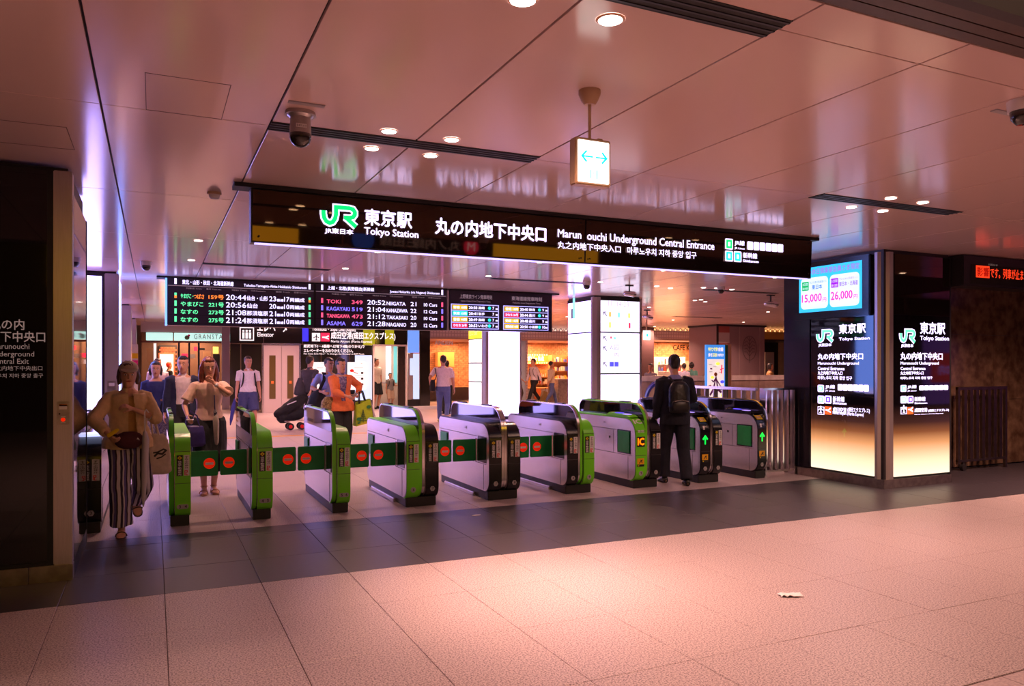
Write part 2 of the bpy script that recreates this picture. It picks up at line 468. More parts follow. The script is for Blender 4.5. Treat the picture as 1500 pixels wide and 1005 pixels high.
for dx, dy in ((-.21, -.21), (.21, -.21), (-.21, .21), (.21, .21)):  # four lamps out of view, added to brighten the marble wall
    downlight(10.67 + dx, 4.88 + dy, 'round lamp above the marble wall, %s %s' % ('near' if dy < 0 else 'far', 'left' if dx < 0 else 'right'), power=P_DOWN * 2.0, group='lamps above the marble wall')
# the passage where the photographer stands: unseen lamps added to light the front
for n_, (x, y) in enumerate(((-1.2, .2), (-.6, 1.2), (2.4, .2), (6.4, .2), (1.6, -2.8), (6.0, -2.8), (12.5, 1.0))):
    downlight(x, y, 'round lamp in the dark high passage ceiling, %s counted from the left pillar' % ORD[n_], r=.09, power=P_DOWN * 1.8, z=5.2, group='passage ceiling lamps')

# ------------------------------------------------------------------ outer walls
M_wall = mottled('beige_wall', (.28, .2, .18), (.32, .23, .2), 6, .5)
struct('wall_left', MB().box(-8.2, -8, -8, 32, 0, 5.2), M_wall)
struct('wall_right', MB().box(30, 30.2, -8, 32, 0, 5.2), M_wall)
struct('wall_back', MB().box(-8, 30, 32, 32.2, 0, 3.3), M_wall)
struct('wall_rear', MB().box(-8, 30, -8.2, -8, 0, 5.2), mottled('passage_wall', (.10, .07, .06), (.13, .09, .08), 5, .4))
struct('wall_side', MB().box(-2.2, -2.0, 8.5, 29, 0, CEIL + .02), M_wall)

# marble wall on the right, in slabs
M_marb = mottled('brown_marble', (.075, .036, .022), (.20, .115, .075), 5.5, .12, 10, .38, .66, coat=.3)
N, L, bb = nodes_of(M_marb)
mw = struct('wall_marble', MB().box(9.6, 18, 7.66, 7.9, 0, CEIL + .02), M_dark)
for r_ in range(3):
    for c in range(8):
        x0 = 9.9 + c * 1.02
        MB().box(x0 + .002, x0 + 1.017, 7.62, 7.67, .02 + r_ * 1.01, 1.025 + r_ * 1.01).build('marble_slab', M_marb, mw, bevel=.0015)
MB().box(9.6, 9.895, 7.6, 7.67, 0, CEIL).build('door_jamb', M_steel, mw)

# ------------------------------------------------------------------ station pillars
M_foot = mottled('scuffed_steel', (.36, .3, .3), (.5, .43, .42), 14, .3, metal=1.0)
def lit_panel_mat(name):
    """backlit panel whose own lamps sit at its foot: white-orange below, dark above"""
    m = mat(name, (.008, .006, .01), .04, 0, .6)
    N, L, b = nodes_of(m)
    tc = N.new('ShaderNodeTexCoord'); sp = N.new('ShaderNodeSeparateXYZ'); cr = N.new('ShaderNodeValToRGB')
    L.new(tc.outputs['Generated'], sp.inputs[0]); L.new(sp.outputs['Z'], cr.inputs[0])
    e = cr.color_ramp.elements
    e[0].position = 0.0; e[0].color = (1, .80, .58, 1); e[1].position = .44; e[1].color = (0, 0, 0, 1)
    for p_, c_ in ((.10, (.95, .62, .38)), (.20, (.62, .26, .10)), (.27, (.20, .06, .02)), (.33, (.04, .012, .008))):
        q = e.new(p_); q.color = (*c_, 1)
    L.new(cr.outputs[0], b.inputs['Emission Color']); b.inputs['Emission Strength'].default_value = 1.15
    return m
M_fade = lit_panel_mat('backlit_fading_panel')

def jr_logo(o, w, parent, face, m_green, m_white, small=None):
    ax = AX[face] if isinstance(face, str) else face
    h = w * .58; s = w
    J = [(.075, .405), (.075, .33)] + [(.24 - .165 * math.cos(a), .33 - .25 * math.sin(a)) for a in (.5, 1.0, 1.57, 2.1, 2.64)] + [(.41, .33), (.41, .52), (.86 - .08, .52), (.87, .50), (.92, .43), (.92, .36), (.87, .285), (.78, .26), (.62, .26)]
    leg = [(.66, .27), (.95, .03)]
    for wd, m, nm, y in ((.19, m_white, 'logo_outline', .0), (.115, m_green, 'logo_letter', .004)):
        mb = MB()
        mb.stroke([(p[0] * s, p[1] * s) for p in J], wd * s, ax, Vector(o), y, .003)
        mb.stroke([(p[0] * s, p[1] * s) for p in leg], wd * s, ax, Vector(o), y + .0005, .003)
        mb.build(nm, m, parent)
    if small: text('JR東日本', Vector(o) + ax[0] * w * .12 - ax[1] * h * .36, w * .76, h * .27, m_white, parent, face, bold=w * .006)

def plane_icon(o, s, parent, face, m):
    ax = AX[face]
    mb = MB()
    mb.stroke([(.5 * s, .08 * s), (.5 * s, .95 * s)], .13 * s, ax, Vector(o), .004)
    mb.stroke([(.08 * s, .42 * s), (.5 * s, .66 * s), (.92 * s, .42 * s)], .11 * s, ax, Vector(o), .0045)
    mb.stroke([(.3 * s, .1 * s), (.5 * s, .22 * s), (.7 * s, .1 * s)], .08 * s, ax, Vector(o), .005)
    mb.build('airplane_symbol', m, parent)

def entrance_text(pt, parent, face, mg, mw):
    """the block of station writing on a pillar; pt(u, v) gives the point on the panel in the units of the left face of the photo"""
    ax, up = AX[face]
    def line(body, u0, v0, u1, v1, b=.0, m=mw):
        a, c = pt(u0, v1), pt(u1, v0)
        text(body, a, abs((c - a).dot(ax)), (c - a).z, m, parent, face, bold=b)
    a = pt(16, 42); jr_logo(a, abs((pt(41, 42) - a).dot(ax)) + .0, parent, face, mg, mw, True)
    line('東京駅', 49, 13, 88, 29, .004); line('Tokyo Station', 49, 33, 94, 40, .0015)
    line('丸の内地下中央口', 18, 57, 84, 67, .003)
    line('Marunouchi Underground', 18, 70, 78, 75.5, .001); line('Central Entrance', 18, 77.5, 57, 82, .001)
    line('丸之内地下中央入口', 18, 84, 54, 89, .001); line('마루노우치 지하 중앙 입구', 18, 91.5, 68, 96, .001)
    def icon(u0, v0, u1, v1, m1, m2, name):
        a, c = pt(u0, v1), pt(u1, v0); w = abs((c - a).dot(ax)); h = (c - a).z
        rect(a, w, h, mw, parent, face, name, .0, .003, r=w * .15)
        rect(a + ax * w * .17 + up * h * .15, w * .66, h * .7, m1, parent, face, name, .003, .002, r=w * .1)
        rect(a + ax * w * .36 + up * h * .3, w * .28, h * .4, m2, parent, face, name, .005, .002)
    icon(18, 104, 27, 114, mg, mw, 'line_symbol')
    line('JR線', 29, 104, 43, 110, .001); line('JR Lines', 29, 111.5, 43, 114, .0005)
    a0, a1 = pt(47, 112), pt(93, 104)
    W = abs((a1 - a0).dot(ax)) / 6
    for k in range(6): rect(a0 + ax * W * (k + .05), W * .9, (a1 - a0).z, mw, parent, face, 'line_square', 0, .003, r=W * .15)
    icon(18, 120, 27.5, 131, mat('pale_green_print', (.3, .6, .45), .5, emit=(.4, .8, .6), es=.8), mw, 'bullet_train_symbol')
    icon(28.5, 120, 38, 131, mat('violet_lit', (.1, .02, .6), .5, emit=(.15, .05, .9), es=.9), mw, 'bullet_train_symbol')
    line('新幹線', 40, 121, 57, 128, .0012); line('Shinkansen', 40, 129, 60, 132, .0005)
    a, c = pt(18, 147), pt(27.5, 136); s_ = abs((c - a).dot(ax))
    rect(a, s_, (c - a).z, mw, parent, face, 'airport_symbol', 0, .003)
    rect(a + (ax + up) * s_ * .08, s_ * .84, (c - a).z - s_ * .16, M_blackp, parent, face, 'airport_symbol', .003, .0005)
    plane_icon(a + up * s_ * .1, s_, parent, face, mw)
    a = pt(28.5, 147)
    rect(a, s_, (c - pt(18, 147)).z, mat('orange_lit', (.8, .1, .02), .5, emit=(.9, .12, .02), es=.9), parent, face, 'express_symbol', 0, .003)
    MB().stroke([(.1 * s_, .55 * s_), (.55 * s_, .55 * s_), (.9 * s_, .8 * s_)], .14 * s_, AX[face], a, .004).stroke([(.3 * s_, .55 * s_), (.9 * s_, .3 * s_)], .12 * s_, AX[face], a, .0045).build('express_symbol', mw, parent)
    line('成田空港', 40, 137.5, 60, 144, .0012); line('(成田エクスプレス)', 61.5, 138.5, 94, 144, .0008); line('Narita Airport (Narita Express)', 40, 145, 85, 148, .0004)

# --- right pillar
PX0, PX1, PY0, PY1 = 8.39, 9.68, 6.75, 8.45
pr = thing('station_pillar', (9.0, 7.6, 0), 'black glass pillar with station name on two faces and glowing feet, right of the gates', 'pillar')
box('core', PX0 + .03, PX1 - .02, PY0 + .03, PY1, .11, CEIL, M_dark, pr)
corner = [(PX0, PY0 + .14), (PX0, PY0 + .10), (PX0 + .10, PY0), (PX0 + .17, PY0), (PX0 + .17, PY0 + .14)]
MB().prism(corner, 'z', .02, CEIL - .03).build('corner_post', M_steel, pr, smooth=.4)
MB().box(PX0 - .004, PX1, PY0 - .004, PY1, 0, .11).build('plinth', M_foot, pr, bevel=.004)
def face_glass(name, f, a0, a1, z0, z1, m, d=.0):
    if f == 'L': return MB().box(PX0 + d, PX0 + .03, a0, a1, z0, z1).build(name, m, pr, bevel=.003)
    return MB().box(a0, a1, PY0 + d, PY0 + .03, z0, z1).build(name, m, pr, bevel=.003)
yl0 = PY0 + .155
face_glass('backlit_panel', 'L', yl0, 7.94, .14, 2.22, M_fade)
face_glass('side_panel', 'L', 7.96, PY1, .12, CEIL - .05, mat('navy_black_panel', (.012, .010, .02), .12))
face_glass('upper_panel', 'L', yl0, 7.94, 2.24, CEIL - .05, mat('navy_black_panel'), .012)
face_glass('backlit_panel', 'R', PX0 + .19, PX1 - .03, .14, 2.22, M_fade)
face_glass('upper_panel', 'R', PX0 + .19, PX1 - .03, 2.225, CEIL - .05, M_hglass)
MB().box(PX1 - .03, PX1, PY0, PY0 + .03, .11, CEIL - .04).build('edge_strip', M_dark, pr)
def lf(u, v):   # units: photo pixels from (1180, 460) on the left face
    return px(1180 + u, 460 + v, X=PX0 - .001)
entrance_text(lf, pr, '-X', M_jr2, M_txt)
def rf(u, v): return px(1302.5 + u * .93, 460 + v + (0 if u < 100 else 0), Y=PY0 - .001)
entrance_text(rf, pr, '-Y', M_jr2, M_txt)

# fare screen mounted high on the left face
sc_ = thing('advert_screen', (PX0 - .02, 7.6, 2.33), 'bright blue advert screen with 15,000 and 26,000 yen fares on the pillar', 'screen')
M_scb = mat('screen_blue', (0, .3, .6), .3, emit=(.03, .50, .95), es=1.0)
M_purp = mat('screen_purple', (.2, .0, .4), .4, emit=(.35, .0, .85), es=.9)
M_pink = mat('screen_pink', (.6, .0, .3), .4, emit=(1.0, .02, .42), es=1.0)
M_sgreen = mat('screen_green', (0, .4, .1), .4, emit=(.0, .45, .12), es=.9)
M_sviol = mat('screen_violet', (.2, .1, .5), .4, emit=(.30, .16, .72), es=.9)
M_sblue = mat('screen_deep_blue', (.02, .1, .5), .4, emit=(.05, .2, .8), es=.8)
s0, s1 = px(1172, 459, X=PX0 - .03), px(1264, 452, X=PX0 - .03)
ya, yb = s1.y, s0.y; za, zb = s1.z + .005, px(1264, 381, X=PX0 - .03).z
MB().box(PX0 - .045, PX0 + .02, ya - .11, yb + .11, za - .10, zb + .07).build('housing', mat('navy_black_panel'), sc_, bevel=.01)
rect((PX0 - .046, yb, za), yb - ya, zb - za, M_scb, sc_, '-X', 'display')
W_, H_ = yb - ya, zb - za
def scr(body, a, b, w, h, m, bold=.0015): text(body, (PX0 - .0545, yb - a * W_, za + b * H_), w * W_, h * H_, m, sc_, '-X', bold=bold)
scr('大人の休日倶楽部会員さま限定', .02, .83, .95, .13, M_sviol, .002)
for k, (a, badge, c, p_, pc) in enumerate(((.035, M_sgreen, '東日本', '15,000', M_pink), (.515, M_purp, '東日本・北海道', '26,000', M_pink))):
    rect((PX0 - .050, yb - a * W_, za + .07 * H_), .45 * W_, .70 * H_, M_screenw, sc_, '-X', 'fare_card', 0, .002, r=.06)
    rect((PX0 - .0525, yb - (a + .02) * W_, za + .49 * H_), .115 * W_, .2 * H_, badge, sc_, '-X', 'badge', 0, .001, r=.012)
    scr(('4日間', '5日間')[k], a + .03, .60, .09, .06, M_screenw, 0); scr('乗り放題', a + .03, .51, .09, .055, M_screenw, 0)
    scr('大人の休日倶楽部パス', a + .15, .63, .28, .055, M_sblue if k == 0 else M_sviol, 0)
    scr(c, a + (.19 if k == 0 else .15), .50, .17 if k == 0 else .28, .10, M_sblue if k == 0 else M_sviol)
    scr(p_, a + .02, .20, .33, .20, pc, .003); scr('円', a + .37, .21, .055, .09, pc, .001)

# --- left pillar
LX, LY0, LY1 = -.54, 6.44, 7.75
pl = thing('station_pillar', (-1.6, 7.1, 0), 'dark glass pillar with grey exit writing and a steel post at the left edge', 'pillar')
box('core', -4.0, LX - .03, LY0 + .03, LY1, .12, CEIL - .03, M_dark, pl)
xs = px(78, Y=LY0).x
MB().box(xs, LX, LY0 - .006, LY0 + .12, .12, CEIL - .055).build('corner_post', M_steel, pl, bevel=.006)
MB().box(-4.0, xs - .155, LY0 - .012, LY0 + .1, 0, .12).build('plinth', M_foot, pl, bevel=.004)
MB().box(xs - .15, LX + .004, LY0 - .012, LY0 + .1, 0, .12).build('plinth', M_foot, pl, bevel=.004)
MB().box(-4.0, xs - .04, LY0, LY0 + .03, .15, CEIL - .06).build('glass_front', M_glass, pl, bevel=.002)
MB().box(xs - .04, xs - .002, LY0 + .002, LY0 + .06, .12, CEIL - .06).build('frame_strip', M_black, pl)
MB().box(-4.0, xs - .04, LY0 + .004, LY0 + .03, .12, .148).build('frame_strip', M_black, pl)
MB().box(LX - .03, LX, LY0 + .13, LY1 - .03, .12, CEIL - .2).build('glass_side', M_glass, pl, bevel=.002)
MB().box(LX - .03, LX + .004, LY1 - .028, LY1, .0, CEIL - .2).build('edge_strip', M_black, pl)
MB().box(LX - .03, LX + .002, LY0 + .114, LY1, .0, .12).build('plinth', M_dark, pl)
def pw(body, u0, v0, u1, v1, b=0):
    a, c = px(u0, v1, Y=LY0 - .002), px(u1, v0, Y=LY0 - .002)
    text(body, a, c.x - a.x, c.z - a.z, M_txtd, pl, '-Y', bold=b)
pw('丸の内', -17, 468, 35.5, 482.5, .001); pw('地下中央口', -17, 486, 66, 500.5, .001)
pw('Marunouchi', -12, 503.5, 43, 511); pw('Underground', -16, 515, 50, 524.5); pw('Central Exit', -14, 525.5, 42, 533)
pw('丸之内地下中央出口', -16, 536, 62, 543); pw('마루노우치 지하 중앙 출구', -28, 547, 63, 554)
# emergency intercom on the steel post
ic = thing('emergency_intercom', (px(92, Y=LY0).x, LY0 - .01, 1.2), 'steel plate with red emergency button on the left pillar post', 'intercom')
a, c = px(83, 622.5, Y=LY0 - .01), px(102, 588, Y=LY0 - .01)
MB().box(a.x, c.x, LY0 - .011, LY0 - .004, a.z, c.z).build('plate', M_foot, ic, bevel=.002)
W_, H_ = c.x - a.x, c.z - a.z
fr = Vector((a.x, LY0 - .0115, a.z))
def icr(x, z, w, h, m, nm): return rect(fr + Vector((x * W_, 0, z * H_)), w * W_, h * H_, m, ic, '-Y', nm)
icr(.2, .66, .6, .2, M_whitep, 'notice'); icr(.2, .80, .6, .08, mat('orange_print', (.8, .18, .03), .5), 'notice_heading')
icr(.33, .33, .36, .03, M_whitep, 'caption'); icr(.33, .08, .36, .03, M_whitep, 'caption')
disc(fr + Vector((.5 * W_, 0, .22 * H_)), .014, mat('button_red', (.8, .01, .0), .3, emit=(1, .02, 0), es=.5), ic, '-Y', 'button', th=.008)
disc(fr + Vector((.22 * W_, 0, .47 * H_)), .006, M_black, ic, '-Y', 'keyhole')

# --- entrance header sign
HY = 6.5
hx0, hx1, hz0, hz1 = .715, 6.88, 2.575, CEIL - .035
hd = thing('entrance_sign', (3.8, HY + .06, hz0), 'long black glass entrance sign hung from the ceiling over the gates', 'sign')
box('casing', hx0, hx1, HY + .012, HY + .14, hz0, hz1, M_dark, hd)
seams = [hx0, 3.85, hx1]
for i in range(2): MB().prism([(HY + .010, hz0 + .014), (HY - .010, hz1 - .012), (HY + .012, hz1 - .012), (HY + .012, hz0 + .014)], 'x', seams[i] + .012, seams[i + 1] - .003).build('glass_pane', M_hglass, hd, bevel=.002)
box('led_strip', hx0 + .03, hx1 - .05, HY + .01, HY + .05, hz0 - .012, hz0 - .001, mat('violet_white_led', (.8, .8, 1), .4, emit=(.42, .36, 1.0), es=1.5), hd)
box('top_bar', hx0 - .13, hx1 + .1, HY - .02, HY + .16, hz1, CEIL - .002, M_black, hd)
for x in (hx0 + .06, 2.35, 3.8, 3.9, 5.2, hx1 - .06):
    for z in (hz0 + .05, hz1 - .04): disc((x, HY - .009, z), .008, M_black, hd, '-Y', 'bolt')
HW = lambda body, x0, x1, z0, z1, b=0, m=M_txt: text(body, (x0, HY - .012, z0), x1 - x0, z1 - z0, m, hd, '-Y', bold=b)
jr_logo((1.27, HY - .012, 2.75), .315, hd, '-Y', M_jr, M_txt, True)
HW('東京駅', 1.645, 2.07, 2.785, 2.925, .004); HW('Tokyo Station', 1.645, 2.13, 2.685, 2.765, .0015)
HW('丸の内地下中央口', 2.29, 3.41, 2.755, 2.90, .0045)
HW('Marun', 3.54, 3.80, 2.815, 2.89, .0015); HW('ouchi Underground Central Entrance', 3.87, 5.45, 2.785, 2.89, .0015)
HW('丸之内地下中央入口', 3.54, 4.26, 2.705, 2.775, .001); HW('마루노우치 지하 중앙 입구', 4.34, 5.21, 2.70, 2.772, .001)
HO = Vector((0, HY - .011, 0))
def hicon(x, z, w, h, m, nm):
    rect(HO + Vector((x, 0, z)), w, h, M_txt, hd, '-Y', nm, 0, .002, r=.012)
    rect(HO + Vector((x + .012, -.002, z + .012)), w - .024, h - .024, m, hd, '-Y', nm, 0, .001, r=.008)
    rect(HO + Vector((x + w * .36, -.003, z + h * .3)), w * .28, h * .4, M_txt, hd, '-Y', nm, 0, .001)
hicon(5.60, 2.83, .105, .115, M_jr, 'line_symbol'); HW('JR線', 5.73, 5.87, 2.875, 2.935, .001); HW('JR Lines', 5.73, 5.87, 2.835, 2.86, .0005)
for k in range(6): rect(HO + Vector((5.91 + k * .0885, 0, 2.845)), .078, .09, M_txt, hd, '-Y', 'line_square', 0, .002, r=.012)
hicon(5.60, 2.70, .105, .115, M_cyan, 'bullet_train_symbol'); hicon(5.72, 2.70, .105, .115, M_cyan, 'bullet_train_symbol')
HW('新幹線', 5.85, 6.05, 2.75, 2.81, .001); HW('Shinkansen', 5.85, 6.07, 2.705, 2.735, .0005)
# ------------------------------------------------------------------ white lit columns
def column(x0, x1, y0, y1, label, lit_left=True, lit_front=True, frame=.14):
    t = thing('lit_column', ((x0 + x1) / 2, (y0 + y1) / 2, 0), label, 'pillar')
    box('core', x0 + .04, x1 - .04, y0 + .04, y1, 0, CEIL, M_dark, t)
    MB().prism([(x0, y0 + .12), (x0, y0 + .06), (x0 + .08, y0), (x0 + .17, y0), (x0 + .17, y0 + .12)], 'z', .0, CEIL - .03).build('corner_post', M_steel, t, smooth=.4)
    MB().box(x1 - .05, x1, y0, y0 + .06, 0, CEIL - .03).build('edge_post', M_steel, t)
    return t
YC = 13.9
M_sig_w = M_white
def seams_front(t, x0, x1, y, zs):
    for z in zs: box('seam', x0, x1, y - .004, y, z - .012, z + .012, M_dark, t)
cb = column(8.45, 9.67, YC, YC + 1.15, 'white glowing square column with line guide panels right of the departure board')
box('light_panel', 8.63, 9.61, YC + .01, YC + .04, .1, CEIL - .1, M_white2, cb)
box('light_panel', 8.46, 8.49, YC + .13, YC + 1.12, .1, CEIL - .1, M_white, cb)
box('frame_strip', 8.60, 9.63, YC + .006, YC + .04, CEIL - .1, CEIL - .03, M_black, cb)
box('frame_strip', 8.455, 8.49, YC + .13, YC + 1.14, CEIL - .1, CEIL - .03, M_black, cb)
z1 = px(1000, 487, Y=YC).z
for u, v in ((905, 487), (905, 547.5)):
    z = px(u, v, Y=YC).z
    box('seam', 8.62, 9.62, YC, YC + .012, z - .014, z + .014, M_dark, cb)
z = px(850, 488, X=8.45).z
box('seam', 8.45, 8.465, YC + .13, YC + 1.13, z - .014, z + .014, M_dark, cb)
def cbt(body, u0, v0, u1, v1, m, b=0):
    a, c = px(u0, v1, Y=YC + .008), px(u1, v0, Y=YC + .008)
    text(body, a, c.x - a.x, c.z - a.z, m, cb, '-Y', bold=b)
M_pg = mat('faint_print', (.4, .4, .4), .5, emit=(.32, .25, .38), es=1.0)
M_pb = mat('dark_print_lit', (.1, .1, .1), .5, emit=(.10, .08, .18), es=1.0)
cbt('11 |14-23', 891, 442, 921, 451, M_pg); cbt('番線 Tracks', 923, 445, 935, 449, M_pg)
def arrow(u, v, s, t, m=None, d=(-1, 1)):
    o = px(u, v, Y=YC + .008)
    MB().stroke([(s, -s * d[1]), (0, 0)], s * .22, AX['-Y'], o, .001).stroke([(0, -s * .8), (0, 0), (s * .8, 0)], s * .22, AX['-Y'], o, .002).build('arrow', m or M_pb, t)
for v in (457, 493, 508, 531): arrow(884, v, .085, cb)
def chip(u0, v0, u1, v1, m, name='line_colour'):
    a, c = px(u0, v1, Y=YC + .006), px(u1, v0, Y=YC + .006)
    rect(a, c.x - a.x, c.z - a.z, m, cb, '-Y', name)
M_or = mat('orange_lit2', (.8, .4, .05), .5, emit=(1, .45, .08), es=1.0); M_rd = mat('red_lit', (.8, .02, .05), .5, emit=(1, .02, .08), es=1.0); M_yl = mat('yellow_lit', (.8, .7, .1), .5, emit=(1, .85, .15), es=1.0); M_bl = mat('blue_lit', (.1, .1, .6), .5, emit=(.08, .08, .8), es=1.0); M_cy2 = mat('sky_lit', (.2, .7, .8), .5, emit=(.2, .75, .95), es=1.0)
chip(892, 457, 895, 464, M_or); chip(905, 458, 908, 465, M_cy2); chip(920, 459, 923, 466, M_yl); chip(892, 472, 895, 480, M_yl); chip(921, 473, 923.5, 481, M_rd)
chip(894, 493, 896, 496, M_rd); chip(899, 494, 902, 497, M_cy2)
cbt('人', 893, 505, 899, 512, M_pb); cbt('囚', 900, 505, 906, 512, M_pb); cbt('内', 900, 516, 906, 523, M_pb)
for k in range(2): chip(893 + 7 * k, 530, 899 + 7 * k, 537, M_bl, 'facility_symbol')
cbt('お手洗い  Restrooms', 908, 507, 930, 511, M_pg); cbt('コインロッカー', 908, 532, 930, 536, M_pg); cbt('のりかえ口', 905, 500, 925, 503, M_pg)
# left face of the column
lp = px(841, 461, X=8.45)
rect((8.455, px(839, X=8.45).y, px(839, 467, X=8.45).z), .09, .62, M_cy2, cb, '-X', 'line_colour')
text('11', (8.455, px(843, X=8.45).y, px(843, 467, X=8.45).z), .08, .4, M_rd, cb, '-X')
text('■', (8.455, px(836, X=8.45).y, px(836, 467, X=8.45).z), .12, .22, M_pb, cb, '-X')

ca = column(8.45, 9.65, 19.9, 21.0, 'white glowing column with yellow topped notice behind the third gate', frame=.1)
box('light_panel', 8.63, 9.60, 19.91, 19.94, .1, CEIL - .1, M_white, ca)
box('light_panel', 8.46, 8.49, 20.02, 21.0, .1, 2.32, mat('white_notice', (.8, .8, .8), .3, emit=(.95, .86, 1.0), es=1.1), ca)
box('yellow_heading', 8.455, 8.49, 20.02, 21.0, 2.33, CEIL - .1, mat('yellow_sign_lit', (.7, .7, .0), .4, emit=(.78, .74, .03), es=1.0), ca)
for z in (2.32, 1.62, 1.08): box('seam', 8.45, 8.47, 20.02, 21.0, z - .015, z + .015, M_dark, ca)
text('出口 Exit', (8.452, 20.95, 2.42), .6, .2, M_pb, ca, '-X'); text('←', (8.452, 20.9, 1.95), .2, .2, M_pg, ca, '-X'); text('男女', (8.452, 20.8, 1.3), .3, .15, M_pb, ca, '-X')

M_whitel = mat('white_light_panel_side', (.8, .8, .8), .3, emit=(.42, .33, 1.0), es=6.5)
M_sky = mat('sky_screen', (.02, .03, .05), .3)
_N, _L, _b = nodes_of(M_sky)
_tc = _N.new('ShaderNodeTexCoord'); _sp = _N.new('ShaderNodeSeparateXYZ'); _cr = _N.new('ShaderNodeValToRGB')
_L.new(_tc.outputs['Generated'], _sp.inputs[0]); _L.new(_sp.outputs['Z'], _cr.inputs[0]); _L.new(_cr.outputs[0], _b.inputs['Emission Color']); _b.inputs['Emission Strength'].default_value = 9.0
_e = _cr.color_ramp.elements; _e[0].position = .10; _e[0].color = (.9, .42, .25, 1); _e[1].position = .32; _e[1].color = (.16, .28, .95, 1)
for (y, w, nm) in ((13.6, 1.2, 'white glowing wall column nearest to the left pillar'), (20.8, 1.2, 'second white glowing column along the left side, behind the first'), (27.0, 1.2, 'farthest slim white column along the left side')):
    t = thing('lit_column', (-1.1, y + .6, 0), nm, 'pillar')
    box('core', -1.9, -.54, y + .04, y + 1.25, 0, CEIL, M_dark, t)
    MB().box(-.70, -.50, y, y + .12, 0, CEIL - .03).build('corner_post', M_steel, t, bevel=.01)
    box('light_panel', -1.85, -.74, y + .01, y + .04, .45 if y < 20 else .1, CEIL - .08, M_whitel, t)
    box('frame_strip', -1.88, -.71, y + .012, y + .05, .1, CEIL - .05, M_dark, t)
    box('side_panel', -.545, -.505, y + .14, y + 1.2, .1, CEIL - .1, M_sky if y < 20 else M_steel, t)
    if y < 20:
        ii = thing('emergency_intercom', (-.6, y - .01, 1.2), 'tiny red button plate on the post of the nearest white column', 'intercom')
        box('plate', -.66, -.54, y - .008, y, 1.08, 1.32, M_foot, ii); box('notice', -.64, -.56, y - .011, y - .008, 1.24, 1.29, M_whitep, ii)
        disc((-.6, y - .008, 1.14), .022, mat('button_red'), ii, '-Y', 'button')
# small coloured banner beyond the columns
bn = thing('banner', (-.45, 24, 1.3), 'narrow pink and green poster beyond the left white columns', 'poster')
box('sheet', -.62, -.40, 24, 24.03, 0, 2.15, M_whitep, bn); box('green_stripe', -.62, -.40, 23.99, 24.0, 1.75, 1.9, M_yel, bn); box('pink_stripe', -.62, -.40, 23.99, 24.0, 1.35, 1.7, mat('pink_print', (.8, .02, .3), .5), bn)

# ------------------------------------------------------------------ departure boards
BY = YC
def led(name, c, s=1.5): return mat(name, (c[0] * .3, c[1] * .3, c[2] * .3), .5, emit=c, es=s * .85)
L_w = led('led_white', (.70, .60, 1.0), 1.9); L_g = led('led_green', (.12, .85, .36), 1.25); L_o = led('led_orange', (1, .22, .03), 1.3); L_p = led('led_pink', (1, .09, .22), 1.25); L_b = led('led_blue', (.22, .16, 1.0), 1.4); L_c = led('led_cyan', (.03, .85, .75), 1.2); L_y = led('led_amber', (1, .50, .02), 1.2); L_r = led('led_red', (1, .02, .09), 1.3); L_d = led('led_dim', (.34, .22, .28), .7); L_v = led('led_violet', (.40, .36, 1.0), 1.6)
M_board = mat('board_black', (.035, .022, .045), .3)
bx0, bxm, bx1 = px(245, Y=BY).x, px(461, Y=BY).x, px(654.5, Y=BY).x
bz0 = px(245, 476, Y=BY).z
db = thing('departure_board', ((bx0 + bx1) / 2, BY + .1, bz0), 'wide black departure board listing bullet trains in two halves', 'departure board')
MB().box(bx0, bx1, BY, BY + .28, bz0, CEIL - .01).build('casing', M_board, db, bevel=.01)
box('lit_side', bx0 - .03, bx0 - .002, BY + .0, BY + .28, bz0, CEIL - .03, mat('blue_side_light', (.2, .4, .8), .4, emit=(.16, .38, 1.0), es=1.3), db)
box('top_bar', bx0 - .16, bx1, BY - .03, BY + .3, CEIL - .03, CEIL - .004, M_black, db)
box('divider', bxm - .02, bxm + .02, BY - .012, BY + .01, bz0, CEIL - .03, M_black, db)
ZB = lambda v: px(245, v, Y=BY).z
rows_v = [(427, 437.5), (438.5, 449), (450, 460.5), (461.5, 472.5)]
def bt(body, f0, f1, z0, z1, m, half, b=.003, parent=db):
    x0, x1 = (bx0, bxm) if half == 0 else (bxm, bx1)
    text(body, (x0 + f0 * (x1 - x0), BY - .008, z0), (f1 - f0) * (x1 - x0), z1 - z0, m, parent, '-Y', bold=b)
